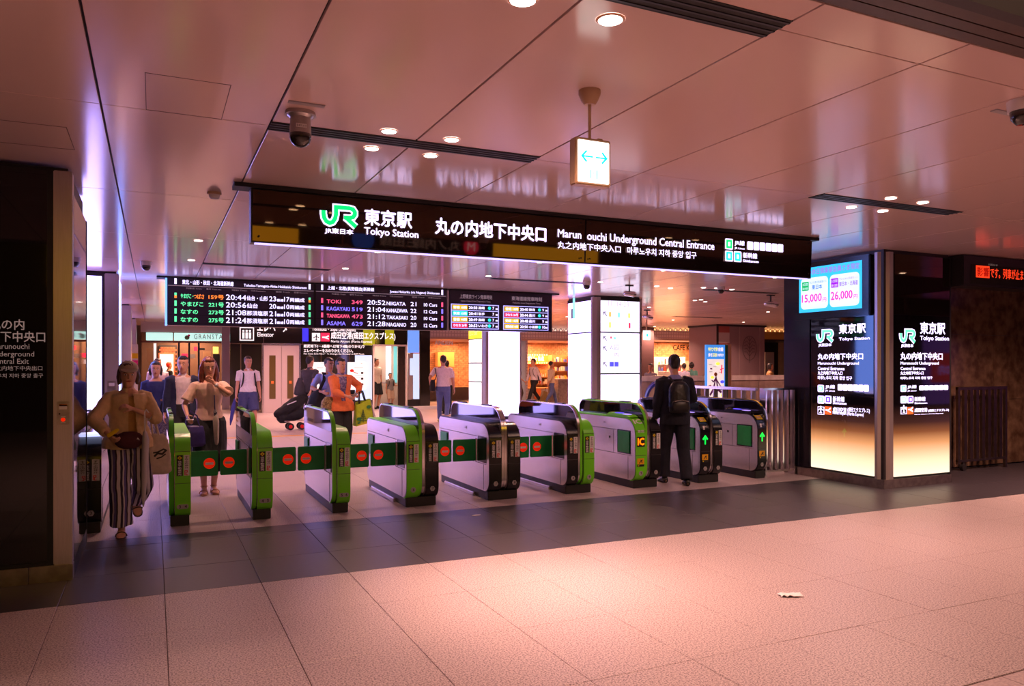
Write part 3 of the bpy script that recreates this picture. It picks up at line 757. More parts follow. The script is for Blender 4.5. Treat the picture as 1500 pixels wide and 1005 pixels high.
def board_half(h, head_j, head_e, rows):
    x0, x1 = (bx0, bxm) if h == 0 else (bxm, bx1)
    zt = ZB(408.5), ZB(415.5)
    bt(head_j, .095 if h == 0 else .09, .43 if h == 0 else .43, zt[1], zt[0], L_w, h, .0015); bt(head_e, .50 if h == 0 else .55, .94, zt[1] - .01, zt[0] - .03, L_w, h, .0008)
    rect((x0 + .01, BY - .004, ZB(418.3)), x1 - x0 - .03, .01, L_d, db, '-Y', 'rule')
    for f, w in ((.12, '列車名 Train'), (.25, '番号 Train No.'), (.42, '時刻 Time'), (.55, '行先 Destination'), (.72, '番線 Track'), (.85, '記事 Remarks')):
        bt(w, f, f + .1, ZB(422.5), ZB(420), L_d, h, 0)
    for f in (.045, .955):
        rect((x0 + f * (x1 - x0), BY - .004, zt[1]), .035, .12, L_w, db, '-Y', 'row_marker')
    for (v0, v1), r in zip(rows_v, rows):
        za, zb = ZB(v1) + .015, ZB(v0) - .015
        rect((x0 + .02, BY - .003, ZB(v1 + .6)), x1 - x0 - .05, .006, M_black, db, '-Y', 'groove')
        for f in (.045, .955):
            rect((x0 + f * (x1 - x0), BY - .004, za), .035, (zb - za), r[0], db, '-Y', 'row_marker')
        if r[0] is L_g and r[1][0][0].startswith('やまびこ・'):
            for f in (.045, .955): rect((x0 + f * (x1 - x0), BY - .007, za), .036, (zb - za) * .5, L_o, db, '-Y', 'row_marker')
        for body, f0, f1, m, sc in r[1]:
            bt(body, f0, f1, za, za + (zb - za) * sc, m, h, .002 if m is not L_w else .0012)
def jrow(nm, num, nc, tm, dest, dw, tr, cars):
    return [(nm, .085, .085 + (.145 if len(nm) > 3 else .11), L_g, .85), (num, .265, .365, nc, .85), (tm, .38, .515, L_w, 1.0), (dest, .52, .52 + dw, L_w, .92), (tr, .675, .722, L_w, .95), ('番線', .727, .775, L_w, .5), (cars, .78, .815, L_w, .92), ('両編成', .82, .925, L_w, .8)]
R1 = jrow('やまびこ', '159号', L_o, '20:44', '仙台・山形', .145, '23', '17')
R1 = [('やまびこ・', .085, .165, L_g, .85), ('つばさ', .168, .235, L_o, .85)] + R1[1:]
board_half(0, '東北・山形・秋田・北海道新幹線', 'Tohoku-Yamagata-Akita-Hokkaido Shinkansen', [(L_g, R1), (L_g, jrow('やまびこ', '221号', L_g, '20:56', '仙台', .075, '20', '10')), (L_g, jrow('なすの', '273号', L_g, '21:08', '那須塩原', .145, '21', '10')), (L_g, jrow('なすの', '275号', L_g, '21:24', '那須塩原', .145, '21', '10'))])
def erow(nm, w, num, m, tm, dest, dw, tr, cars):
    return (m, [(nm, .085, .085 + w, m, .75), (num, .265, .345, m, .75), (tm, .38, .515, L_w, .95), (dest, .525, .525 + dw, L_w, .75), (tr, .71, .755, L_w, .85), (cars, .815, .92, L_w, .7)])
board_half(1, '上越・北陸(長野経由)新幹線', 'Joetsu-Hokuriku (via Nagano) Shinkansen', [erow('TOKI', .10, '349', L_p, '20:52', 'NIIGATA', .145, '21', '10 Cars'), erow('KAGAYAKI', .165, '519', L_b, '21:04', 'KANAZAWA', .16, '22', '12 Cars'), erow('TANIGAWA', .165, '473', L_p, '21:12', 'TAKASAKI', .16, '20', '10 Cars'), erow('ASAMA', .135, '629', L_b, '21:28', 'NAGANO', .15, '20', '12 Cars')])
# second board
cx0, cx1 = px(659, Y=BY).x, px(809, Y=BY).x
db2 = thing('departure_board', ((cx0 + cx1) / 2, BY + .1, bz0), 'smaller black departure board with two framed timetables of four rows', 'departure board')
MB().box(cx0, cx1, BY, BY + .28, bz0 + .01, CEIL - .01).build('casing', M_board, db2, bevel=.01)
box('edge_light', bx1 + .012, cx0 - .012, BY + .02, BY + .2, bz0, CEIL - .03, M_steel, db2)
box('top_bar', cx0, cx1 + .15, BY - .03, BY + .3, CEIL - .03, CEIL - .004, M_black, db2)
tabs = [(660.5, 730.5, '上野東京ライン発車時刻', 'Ueno-Tokyo Line Departure Time', [('普通 15両', '20:38', '高崎', '7', L_y, 1), ('快速 15両', '20:41', '取手', '7', L_c, 0), ('普通 10両', '20:49', '高崎', '7', L_y, 1), ('ひたち 26号', '20:53', 'いわき', '7', L_r, 1)]),
        (737, 803, '東海道線発車時刻', 'Tokaido Line Departure Time', [('普通 15両', '20:40', '熱海', '9', L_y, 1), ('ひたち 26号', '20:44', '品川', '9', L_r, 1), ('快速 15両', '20:48', '品川', '9', L_y, 0), ('通勤快速 15両', '20:50', '小田原', '10', L_y, 1)])]
for u0, u1, hj, he, rs in tabs:
    x0, x1 = px(u0, Y=BY).x, px(u1, Y=BY).x
    zt, zb = 2.755, 2.285
    W_ = x1 - x0; rh = (zt - zb) / 4
    for k in range(5): rect((x0, BY - .005, zb + k * rh - .007), W_, .014, L_v, db2, '-Y', 'table_frame')
    for x in (x0, x1 - .016): rect((x, BY - .0045, zb), .016, zt - zb, L_v, db2, '-Y', 'table_frame')
    T = lambda body, f0, f1, z0, z1, m, b=.002: text(body, (x0 + f0 * W_, BY - .01, z0), (f1 - f0) * W_, z1 - z0, m, db2, '-Y', bold=b)
    T(hj, .18, .85, 2.87, 2.955, L_d, .001); T(he, .2, .82, 2.80, 2.84, L_d, 0)
    for k, (nm, tm, ds, tr, m, dot) in enumerate(rs):
        z0 = zt - (k + 1) * rh + .022; z1 = zt - k * rh - .022
        rect((x0 + .03 * W_, BY - .004, z0 - .006), .31 * W_, z1 - z0 + .012, m, db2, '-Y', 'train_type')
        T(nm, .05, .32, z0 + .012, z1 - .012, L_w, .0015); T(tm, .365, .54, z0 + .01, z1 - .01, L_w, .003); T(ds, .565, .565 + .065 * len(ds), z0 + .01, z1 - .01, L_w, .002)
        if dot: disc((x0 + .80 * W_, BY - .005, (z0 + z1) / 2), .033, L_c, db2, '-Y', 'green_car_dot', n=12)
        T(tr, .865, .865 + .03 * len(tr), z0 + .01, z1 - .01, L_w, .002); T('番線', .93, .975, z0 + .01, z0 + .045, L_w, .001)

# ------------------------------------------------------------------ hanging LED notice on the right
lx0, lx1 = px(1411, Y=6.6).x, 11.45
ls = thing('led_notice_board', (10.6, 6.7, 2.6), 'black hanging notice board with red Japanese LED characters at the right edge', 'sign')
MB().box(lx0, lx1, 6.6, 6.9, 2.63, CEIL - .01).build('casing', M_dark, ls, bevel=.012)
rect((lx0 + .15, 6.598, 2.66), 1.3, .26, M_black, ls, '-Y', 'display')
Lr = led('led_scarlet', (1, .05, .012), 1.1)
a = px(1429, 404, Y=6.6); b2 = px(1448, 394, Y=6.6)
rect((a.x, 6.594, a.z - .02), .28, .16, Lr, ls, '-Y', 'lit_block')
text('影響', (a.x + .015, 6.588, a.z), .25, .12, mat('led_dark', (.1, 0, 0), .5, emit=(.6, .0, .0), es=.4), ls, '-Y', bold=.002)
text('です。列車が止ま', (a.x + .295, 6.590, a.z - .015), .72, .14, Lr, ls, '-Y', bold=.002)
text('お知らせ', (a.x + .26, 6.594, a.z + .15), .2, .03, M_txtd, ls, '-Y')

# ------------------------------------------------------------------ hanging exit sign
M_bei = mat('beige_housing', (.55, .36, .22), .45)
ex = thing('exit_sign', (2.12, 3.53, 2.53), 'small white exit sign with two cyan arrows hanging from a beige rod', 'sign')
ep = MB()
R_ = [(2.12 + 0, 3.53, CEIL)]
ep.limb([(2.12, 3.53, CEIL), (2.12, 3.53, CEIL - .02), (2.12, 3.53, CEIL - .055), (2.12, 3.53, CEIL - .075)], [.06, .06, .045, .03], 20, round_ends=False)
ep.build('ceiling_cup', M_bei, ex, smooth=.6)
MB().cyl((2.12, 3.53, 2.78), (2.12, 3.53, CEIL - .07), .008, 10).build('rod', M_bei, ex, smooth=.6)
MB().box(2.012, 2.232, 3.495, 3.56, 2.535, 2.785).build('housing', M_bei, ex, bevel=.006)
MB().box(2.16, 2.19, 3.51, 3.545, 2.783, 2.795).build('clip', M_bei, ex)
rect((2.026, 3.494, 2.548), .192, .222, mat('exit_sign_face', (.9, .9, .9), .4, emit=(1, .98, .96), es=1.5), ex, '-Y', 'face', r=.006)
M_ecy = mat('exit_cyan', (0, .5, .5), .4, emit=(0, .85, .8), es=1.0)
eo = Vector((2.026, 3.490, 2.548))
mb = MB()
mb.stroke([(.09, .136), (.025, .136)], .008, AX['-Y'], eo).stroke([(.05, .165), (.022, .136), (.05, .107)], .010, AX['-Y'], eo, .002)
mb.stroke([(.108, .136), (.170, .136)], .008, AX['-Y'], eo).stroke([(.145, .165), (.173, .136), (.145, .107)], .010, AX['-Y'], eo, .002)
mb.build('arrow', M_ecy, ex)
mb = MB()
mb.stroke([(.078, .02), (.078, .068)], .005, AX['-Y'], eo).stroke([(.114, .02), (.114, .068)], .005, AX['-Y'], eo).stroke([(.092, .055), (.097, .045), (.094, .03)], .003, AX['-Y'], eo)
mb.build('door_symbol', M_ecy, ex)
ex2 = thing('exit_sign', (px(947, Y=19).x, 19, 2.4), 'tiny white exit sign hanging beside the glowing column', 'sign')
exx = px(947, Y=19).x
MB().cyl((exx, 19, 2.6), (exx, 19, CEIL), .02, 8).build('rod', M_bei, ex2); box('face', exx - .11, exx + .11, 18.96, 19.02, 2.32, 2.60, mat('exit_sign_face'), ex2); box('symbol', exx - .03, exx + .03, 18.95, 18.96, 2.42, 2.5, M_ecy, ex2)

# ------------------------------------------------------------------ ceiling cameras and detectors
M_cam = mat('camera_grey', (.42, .38, .38), .3, .6); M_dome = mat('smoked_dome', (.02, .015, .015), .05, 0, .8)
dc = thing('dome_camera', (.775, 4.55, CEIL), 'large silver dome camera on the ceiling left of the hanging exit sign', 'camera')
X_, Y_ = .775, 4.55
MB().cyl((X_, Y_, CEIL), (X_, Y_, CEIL - .02), .085, 28, .09).build('flange', M_cam, dc, smooth=.5)
MB().limb([(X_, Y_, CEIL - .02), (X_, Y_, CEIL - .035), (X_, Y_, CEIL - .13)], [.075, .058, .062], 28, round_ends=False).build('body', M_cam, dc, smooth=.5)
MB().limb([(X_, Y_, CEIL - .128), (X_, Y_, CEIL - .15), (X_, Y_, CEIL - .178), (X_, Y_, CEIL - .196), (X_, Y_, CEIL - .204)], [.062, .062, .052, .032, .01], 28, round_ends=False).build('dome', M_dome, dc, smooth=3.2)
rect((X_ - .035, Y_ - .0625, CEIL - .105), .06, .022, M_whitep, dc, '-Y', 'notice')
text('監視カメラ', (X_ - .032, Y_ - .067, CEIL - .102), .054, .014, M_blackp, dc)
sp_ = tag(MB().box(.68, .88, 4.36, 4.40, CEIL - .006, CEIL).build('notice_strip', M_greyp, None, at=(.78, 4.38, CEIL)), 'thin printed strip on the ceiling in front of the dome camera', 'label')
sd = thing('smoke_detector', (.47, 6.98, CEIL), 'small white smoke detector on the ceiling left of the entrance sign', 'detector')
MB().cyl((.47, 6.98, CEIL), (.47, 6.98, CEIL - .02), .058, 24).build('base', M_bei, sd, smooth=.5); MB().limb([(.47, 6.98, CEIL - .02), (.47, 6.98, CEIL - .045), (.47, 6.98, CEIL - .055)], [.045, .04, .028], 24, round_ends=False).build('sensor', M_whitep, sd, smooth=.5)
def mini_dome(x, y, label):
    t = thing('dome_camera', (x, y, CEIL), label, 'camera')
    MB().cyl((x, y, CEIL), (x, y, CEIL - .06), .075, 18, .07).build('base', M_whitep, t, smooth=.5)
    MB().limb([(x, y, CEIL - .06), (x, y, CEIL - .10), (x, y, CEIL - .13)], [.062, .055, .03], 18, round_ends=False).build('dome', M_dome, t, smooth=3.2)
mini_dome(px(214, 383, Z=CEIL).x, px(214, 383, Z=CEIL).y, 'small dark dome camera above the left white column')
mini_dome(px(859.5, 413, Z=CEIL).x, px(859.5, 413, Z=CEIL).y, 'small dark dome camera right of the departure boards')
mini_dome(px(1056, 420, Z=CEIL).x, px(1056, 420, Z=CEIL).y, 'small dark dome camera on the ceiling over the suited man')
mini_dome(px(1497, 148, Z=CEIL).x, px(1497, 148, Z=CEIL).y, 'dome camera half cut by the right edge of the photo')
for i, u in enumerate((1472,)):
    p = px(1470, 164, Z=CEIL)
    tag(MB().box(p.x - .09, p.x + .09, p.y - .02, p.y + .02, CEIL - .006, CEIL).build('notice_strip', M_greyp, None, at=(p.x, p.y, CEIL)), 'thin printed strip on the ceiling by the right edge', 'label')
def spot_cam(x, y, s, label):
    t = thing('bracket_camera', (x, y, CEIL), label, 'camera')
    MB().box(x - .08 * s, x + .08 * s, y - .03, y + .03, CEIL - .02 * s, CEIL - .0).build('bracket', M_dark, t)
    MB().cyl((x, y, CEIL - .02), (x, y, CEIL - .12 * s), .014 * s, 10).build('stem', M_dark, t)
    MB().limb([(x - .05 * s, y + .06 * s, CEIL - .16 * s), (x + .06 * s, y - .07 * s, CEIL - .19 * s)], [.055 * s, .06 * s], 14).build('body', M_chrome, t, smooth=.7)
    MB().cyl((x + .06 * s, y - .075 * s, CEIL - .19 * s), (x + .075 * s, y - .10 * s, CEIL - .194 * s), .04 * s, 14).build('lens', M_dome, t)
spot_cam(px(922, 418, Z=CEIL).x, px(922, 418, Z=CEIL).y, .9, 'metal camera on a bracket above the glowing column')
spot_cam(px(1129, 432, Z=CEIL).x, px(1129, 432, Z=CEIL).y, 1.1, 'metal camera on a bracket left of the right pillar')
spot_cam(px(948, 454, Z=CEIL).x, px(948, 454, Z=CEIL).y, 1.1, 'farther metal camera on a bracket behind the glowing column')
# ------------------------------------------------------------------ ticket gates
GL = 1.70                                  # length of a gate cabinet
GY = 8.07
def body_outline(e=0.0): return rounded(-e, GL + e, .10 - e, .885 + e, [.13 + e, .10 + e, .06 + e, .21 + e], 7)
def fin_outline(e=0.0): return rounded(.02 - e, GL - .03 + e, .10 - e, 1.07 + e, [.16 + e, .10 + e, .13 + e, .27 + e], 8)
M_win = mat('recess_black', (.008, .007, .01), .12)
M_seam = mat('seam_dark', (.03, .025, .03), .6)
M_lens = mat('sensor_glass', (.01, .01, .012), .1)
M_oval = mat('reader_violet', (.1, .1, .5), .3, emit=(.10, .06, .95), es=.8)
M_oval2 = mat('reader_lilac', (.4, .3, .7), .3, emit=(.45, .30, .95), es=.8)
M_arr = mat('arrow_green_lit', (0, .5, .05), .4, emit=(.0, .95, .06), es=1.2)
M_foot2 = mat('gate_base_black', (.012, .01, .013), .45)
def shell(mb, outline_o, outline_i, x0, x1, k0, k1):
    """closed band between two outlines (same point count) for indices k0..k1 walking around"""
    n = len(outline_o)
    idx = [k % n for k in range(k0, k1 + 1)]
    mb.band([outline_o[i] for i in idx], [outline_i[i] for i in idx], 'x', x0, x1)
def decal(g, x0, x1, z1, yf=-.012):
    """the two small advertising stickers"""
    w = x1 - x0; z0 = z1 - .20
    wk = w * .42
    rect((x0 + w * .06, yf, z0), wk, .20, M_blackp, g, '-Y', 'sticker')
    o = Vector((x0 + w * .06 + wk / 2, yf - .004, z1 - .026))
    MB().add([o + Vector((0, 0, -.02)), o + Vector((.022, 0, 0)), o + Vector((0, 0, .02)), o + Vector((-.022, 0, 0))], [(0, 1, 2, 3)]).build('yellow_diamond', M_yel, g)
    disc((o.x, o.y - .001, o.z), .006, M_blackp, g, '-Y', 'ring_mark', n=10)
    for k, ch in enumerate('住友不動産販売'): text(ch, (x0 + w * .06 + wk * .2, yf - .004, z1 - .07 - k * .0208), wk * .6, .018, M_whitep, g, '-Y', bold=.0006)
    rect((x0 + w * .54, yf, z0), wk * .95, .20, M_whitep, g, '-Y', 'sticker')
    for k, ch in enumerate('すみふの仲介'): text(ch, (x0 + w * .54 + wk * .2, yf - .004, z1 - .028 - k * .0205), wk * .55, .017, M_blackp, g, '-Y', bold=.0004)
    MB().stroke([(.008, .004), (.008, .045), (.03, .045), (.03, .03), (.018, .03), (.018, .004), (.036, .004)], .006, AX['-Y'], Vector((x0 + w * .56, yf - .003, z0 + .003))).build('red_mark', M_red, g)
def badge(g, x, z, n, yf=-.012, hexa=False):
    disc((x, yf, z), .030, M_greyp, g, '-Y', 'number_badge', n=6 if hexa else 18)
    text(n, (x - (.006 if len(n) == 1 else .012), yf - .0045, z - .011), None if len(n) == 1 else .032, .028, M_blackp, g, '-Y', bold=.0007)
def cabinet(g, x0, x1, m_cap, side='L'):
    """low cabinet: steel box with a coloured cap wrapping its front, top and foot"""
    MB().prism(body_outline(), 'x', x0, x1).build('cabinet', M_steelh, g, bevel=.004, smooth=.5)
    o, i = body_outline(.012), body_outline(-.008)
    n = len(o)
    # points 8..15 rear foot, 16..23 rear top, 24..31 front top, 0..7 front foot
    mb = MB(); shell(mb, o, i, x0 + .004, x1 - .002, 23, n + 7)
    mb.build('coloured_cap', m_cap, g, bevel=.003, smooth=.5)
    for z in (.735, .425): box('seam', x0 + .003, x1 - .001, -.0135, -.010, z - .002, z + .002, M_seam, g)
def fin(g, x0, x1, bands, glass=True):
    MB().prism(fin_outline(), 'x', x0 + .003, x1 - .003).build('centre_fin', M_steelh, g, bevel=.003, smooth=.5)
    o, i = fin_outline(.010), fin_outline(-.006); n = len(o)
    w = (x1 - x0) / len(bands)
    for k, m in enumerate(bands):
        mb = MB(); shell(mb, o, i, x0 + k * w, x0 + (k + 1) * w - .002, 26, n + 8)
        mb.build('edge_band', m, g, bevel=.002, smooth=.5)
    mb = MB(); shell(mb, o, i, x0, x1, 17, 26); mb.build('top_rail', M_steelh, g, smooth=.5)
    P = [p for p in fin_outline(-.008)[18:36] if p[1] > .868]
    poly = [(P[0][0], .865)] + P + [(P[-1][0], .865)]
    return poly
def fin_glass(g, x, sgn, poly):
    a0, a1 = (x - .003, x + .004) if sgn < 0 else (x - .004, x + .003)
    MB().prism(poly, 'x', a0, a1).build('glass_panel', M_glass, g, bevel=.0)
def side_details(g, x, sgn, front, rear=True, lens=True):
    """everything on one flank; front = 'recess', 'pad' or None"""
    xa, xb = (x - .003, x + .001) if sgn < 0 else (x - .001, x + .003)
    box('seam', xa + .001, xb, .36, GL - .04, .723, .728, M_seam, g)
    box('seam', xa + .001, xb, .08, GL - .04, .413, .418, M_seam, g)
    box('seam', xa + .001, xb, .16, .163, .115, .41, M_seam, g)
    if front == 'recess':
        box('door_recess', xa - .001, xb, .075, .32, .43, .735, M_win, g)
        box('hinge_post', xa - .004, xb, .325, .345, .42, .73, M_chrome, g)
    elif front == 'pad':
        box('door_recess', xa - .001, xb, .10, .40, .43, .735, M_win, g)
        box('hinge_post', xa - .003, xb, .405, .43, .42, .735, M_chrome, g)
        MB().box(xa - .012, xb, .115, .385, .445, .72).build('flap_door', M_pad, g, bevel=.006)
        box('seam', xa + .001, xb, .50, .504, .42, .725, M_seam, g)
        box('sensor_window', xa, xb, .58, .61, .60, .63, M_lens, g)
    if rear:
        box('door_recess', xa - .001, xb, GL - .36, GL - .07, .43, .70, M_win, g)
        MB().box(xa - .012, xb, GL - .34, GL - .09, .445, .685).build('flap_door', M_pad, g, bevel=.006)
    if lens:
        yl = .72
        MB().box(xa - .004, xb, yl - .028, yl + .028, .785, .825).build('sensor_frame', M_steelh, g, bevel=.003)
        box('sensor_window', xa - .005, xb, yl - .012, yl + .014, .795, .812, M_lens, g)
def flap(g, x0, x1, hinge):
    """closed green flap across the aisle, with its no-entry disc near the free edge"""
    y = .385
    MB().box(x0, x1, y - .012, y + .02, .43, .69).build('flap_door', M_pad, g, bevel=.008)
    c = (x1 - .085) if hinge == 'left' else (x0 + .085)
    disc((c, y - .012, .56), .056, mat('no_entry_red', (.85, .015, .005), .5, emit=(1, .02, .0), es=.25), g, '-Y', 'no_entry_disc')
    rect((c - .038, y - .016, .547), .076, .024, M_whitep, g, '-Y', 'no_entry_bar')
    hx = x0 if hinge == 'left' else x1
    box('flap_hinge', hx - .012, hx + .012, y - .01, y + .03, .42, .70, M_chrome, g)

def reader_top(g, x0, x1, m_body, ic, yellow=True):
    """card reader on the top front of an open gate"""
    w = x1 - x0; cx = (x0 + x1) / 2
    MB().prism([(.14, .90), (.22, .925), (.62, .945), (.72, .90)], 'x', x0 + .006, x1 - .004).build('reader_hood', m_body, g, bevel=.004)
    tilt = (Vector((1, 0, 0)), Vector((0, .98, .2)))
    up = Vector((0, 1, .05)).normalized()
    for k, (y, m) in enumerate(((.30, M_oval2), (.48, M_oval))):
        z = .925 + (y - .22) * .05 + .001
        disc((cx, y, z), w * .40, m, g, (Vector((1, 0, 0)), up), 'reader_oval', 0, .003, ry=.065)
    disc((cx, .66, .935), w * .3, M_yel, g, (Vector((1, 0, 0)), Vector((0, 1, -.4)).normalized()), 'yellow_symbol', 0, .003, ry=.03)
    # sloping nose: arc centre (.21, .675) radius .222
    def nose(a): return Vector((0, .21 - .224 * math.cos(a), .675 + .224 * math.sin(a))), Vector((0, math.sin(a), math.cos(a)))
    p, u = nose(.85)
    if ic == 'IC':
        text('IC', p + Vector((cx - w * .36, 0, 0)) - u * .03, w * .72, .075, M_whitep, g, (Vector((1, 0, 0)), u), bold=.004, name='lettering', lift=.004)
        p, u = nose(.25)
        text('専用', p + Vector((cx - w * .3, 0, 0)) - u * .018, w * .6, .036, M_whitep, g, (Vector((1, 0, 0)), u), bold=.001, lift=.003)
        rect((x0 + w * .12, -.014, .535), w * .74, .13, M_blackp, g, '-Y', 'display')
        text('IC', (x0 + w * .18, -.019, .56), w * .6, .085, mat('led_amber_red', (1, .2, .0), .4, emit=(1, .16, .0), es=1.5), g, '-Y', bold=.004)
    else:
        mb = MB()
        o = p + Vector((cx, 0, 0))
        mb.stroke([(-w * .32, -.032), (-w * .32, .032), (w * .32, .032), (w * .32, -.032), (-w * .32, -.032), (-w * .32, .02)], .014, (Vector((1, 0, 0)), u), o, .004)
        mb.build('ticket_slot_frame', M_yel, g)
        rect(o - u * .02 - Vector((w * .22, 0, 0)), w * .44, .04, M_bei, g, (Vector((1, 0, 0)), u), 'ticket_slot', .003)
        p, u = nose(.32)
        rect(p + Vector((cx - w * .24, 0, 0)) - u * .03, w * .2, .05, M_whitep, g, (Vector((1, 0, 0)), u), 'hand_symbol', .002)
        text('IC', p + Vector((cx + w * .02, 0, 0)) - u * .0, w * .28, .02, M_whitep, g, (Vector((1, 0, 0)), u), lift=.002)
        MB().stroke([(cx, .52), (cx, .60)], w * .13, AX['-Y'], Vector((0, -.013, 0))).stroke([(cx - w * .26, .585), (cx, .63), (cx + w * .26, .585)], w * .15, AX['-Y'], Vector((0, -.013, 0)), .001).build('arrow', M_arr, g)
    rect((x0 + w * .14, -.014, .315), w * .66, .075, mat('caution_yellow', (.85, .42, .0), .5), g, '-Y', 'caution_sticker')
    MB().stroke([(.0, .0), (.025, .03), (.05, .045)], .01, AX['-Y'], Vector((x0 + w * .3, -.018, .325))).stroke([(.02, .045), (.035, .025), (.04, .005)], .01, AX['-Y'], Vector((x0 + w * .32, -.018, .325)), .001).build('caution_symbol', M_blackp, g)
    rect((x0 + w * .14, -.014, .285), w * .66, .026, M_blackp, g, '-Y', 'caution_sticker')
    disc((x0 + w * .25, -.017, .298), .009, M_yel, g, '-Y', 'caution_dot', n=10)

def gate(label, x0, x1, layout, nums, left_flap=None, right_flap=None, reader=None, hexl=False, hexr=False, leftfront='recess', base_bar=False):
    """layout: 'FB' fin then cabinet, 'BFB' cabinet, fin, cabinet, 'BF'; colours per piece follow"""
    kind, cols = layout
    g = thing('ticket_gate', (0, 0, 0), label, 'ticket gate', 'row of ticket gates')
    w = x1 - x0
    if kind == 'FB': segs = [('F', 0, .045), ('B', .047, w)]
    elif kind == 'BFB': segs = [('B', 0, w * .40), ('F', w * .405, w * .585), ('B', w * .59, w)]
    elif kind == 'BF': segs = [('B', 0, w - .055), ('F', w - .053, w)]
    else: segs = [('B', 0, w)]
    polys = []
    ci = 0; bodies = []
    for s, a, b in segs:
        if s == 'B': cabinet(g, a, b, cols[ci]); bodies.append((a, b))
        else:
            poly = fin(g, a, b, cols[ci]); polys.append((a, b, poly))
        ci += 1
    for a, b, poly in polys:
        fin_glass(g, a, -1, poly); fin_glass(g, b, 1, poly)
        for yy in (.42, 1.25): MB().box(a + .005, b - .003, yy, yy + .20, 1.078, 1.092).build('top_sensor', M_dark, g, bevel=.003)
    MB().box(.012, w - .012, .055, GL - .05, 0, .105).build('base', M_foot2, g, bevel=.006)
    if base_bar: MB().box(-.028, .012, .42, 1.42, .0, .05).build('foot_rail', M_steelh, g, bevel=.008)
    side_details(g, 0, -1, leftfront, lens=(kind[0] == 'B'))
    side_details(g, w, 1, None, rear=True)
    for k, (a, b) in enumerate(bodies):
        if reader and k == 0:
            reader_top(g, a, b, cols[0], reader)
        else:
            decal(g, a + .012, b - .006, .70)
        nn = nums[k] if len(bodies) > 1 else nums
        hx = (hexl, hexr)[k]
        if len(bodies) == 1 and len(nn) == 2:
            rect((a + (b - a) * .14, -.012, .178), (b - a) * .72, .044, M_greyp, g, '-Y', 'number_badge', r=.02)
            for j, c in enumerate(nn): text(c, (a + (b - a) * (.28 + .34 * j), -.0165, .187), None, .028, M_blackp, g, '-Y', bold=.001)
        else: badge(g, (a + b) / 2, .20, nn[0], hexa=hx)
    if reader:
        for a, b, poly in polys:
            mb = MB(); o = fin_outline(.0125); i = fin_outline(.009); n = len(o)
            c = (b - a) * .3
            mb.band([o[j] for j in range(26, 32)], [i[j] for j in range(26, 32)], 'x', a + .004 + (c if kind == 'BFB' else 0), a + .004 + c * 2); mb.build('yellow_strip', M_yel, g)
    if left_flap: flap(g, -left_flap, -.004, 'right')
    if right_flap: flap(g, w + .004, w + right_flap, 'left')
    g.location = (x0, GY, 0)
    return g
gG, gB, cr = M_green, M_gblack, M_chrome
XG = [(.135, .330), (.900, 1.100), (1.705, 1.895), (2.512, 2.886), (3.50, 3.90), (4.53, 4.91), (5.516, 5.905), (6.543, 6.91), (7.53, 7.73)]
gapw = [(XG[i + 1][0] - XG[i][1] - .02) / 2 for i in range(8)]
gate('black ticket gate with small screen, leftmost, behind the left pillar', -.66, -.44, ('FB', [[gB, gB], gB]), ['3'], hexl=True)
gate('narrow green ticket gate numbered 3 4 beside the woman in striped trousers', *XG[0], ('FB', [[M_greend], gG]), '34', right_flap=gapw[0])
gate('narrow green ticket gate numbered 4 5', *XG[1], ('FB', [[gG], gG]), '45', left_flap=gapw[0], right_flap=gapw[1])
gate('narrow green ticket gate numbered 5 6 in front of the orange cardigan', *XG[2], ('FB', [[gG], gG]), '56', left_flap=gapw[1], right_flap=gapw[2])
gate('wide ticket gate, green left half numbered 6 and black right half numbered 7', *XG[3], ('BFB', [gG, [gG, cr], gB]), ['6', '7'], left_flap=gapw[2], right_flap=gapw[3], hexr=True, base_bar=True)
gate('wide all-black ticket gate with steel spine numbered 7 and 8', *XG[4], ('BFB', [gB, [cr, cr], gB]), ['7', '8'], left_flap=gapw[3], right_flap=gapw[4], hexl=True, hexr=True, base_bar=True)
gate('wide ticket gate, black left half numbered 8 and green right half numbered 9', *XG[5], ('BFB', [gB, [cr, gG], gG]), ['8', '9'], left_flap=gapw[4], hexl=True, base_bar=True)
gate('ticket gate with large IC letters on its green nose', *XG[6], ('BFB', [gG, [gG, cr], gB]), ['9', '10'], reader='IC', leftfront='pad', hexr=True)
gate('black ticket gate with green arrow half hidden by the suited man', *XG[7], ('BFB', [gB, [gB, cr], gB]), ['10', '11'], reader='arrow', leftfront='pad', hexl=True, hexr=True)
gate('last black ticket gate with green arrow beside the steel railing', *XG[8], ('BF', [gB, [gB, cr]]), ['11'], reader='arrow', leftfront='pad', hexl=True)
# small glowing screen on the leftmost gate
gs = tag(MB().box(-.60, -.45, GY + .06, GY + .28, .905, .93).build('gate_screen', mat('gate_screen_lit', (.4, .4, .8), .3, emit=(.55, .6, 1.0), es=1.1), None, at=(-.52, GY + .1, .905), bevel=.004), 'small glowing screen on top of the leftmost black gate', 'screen')

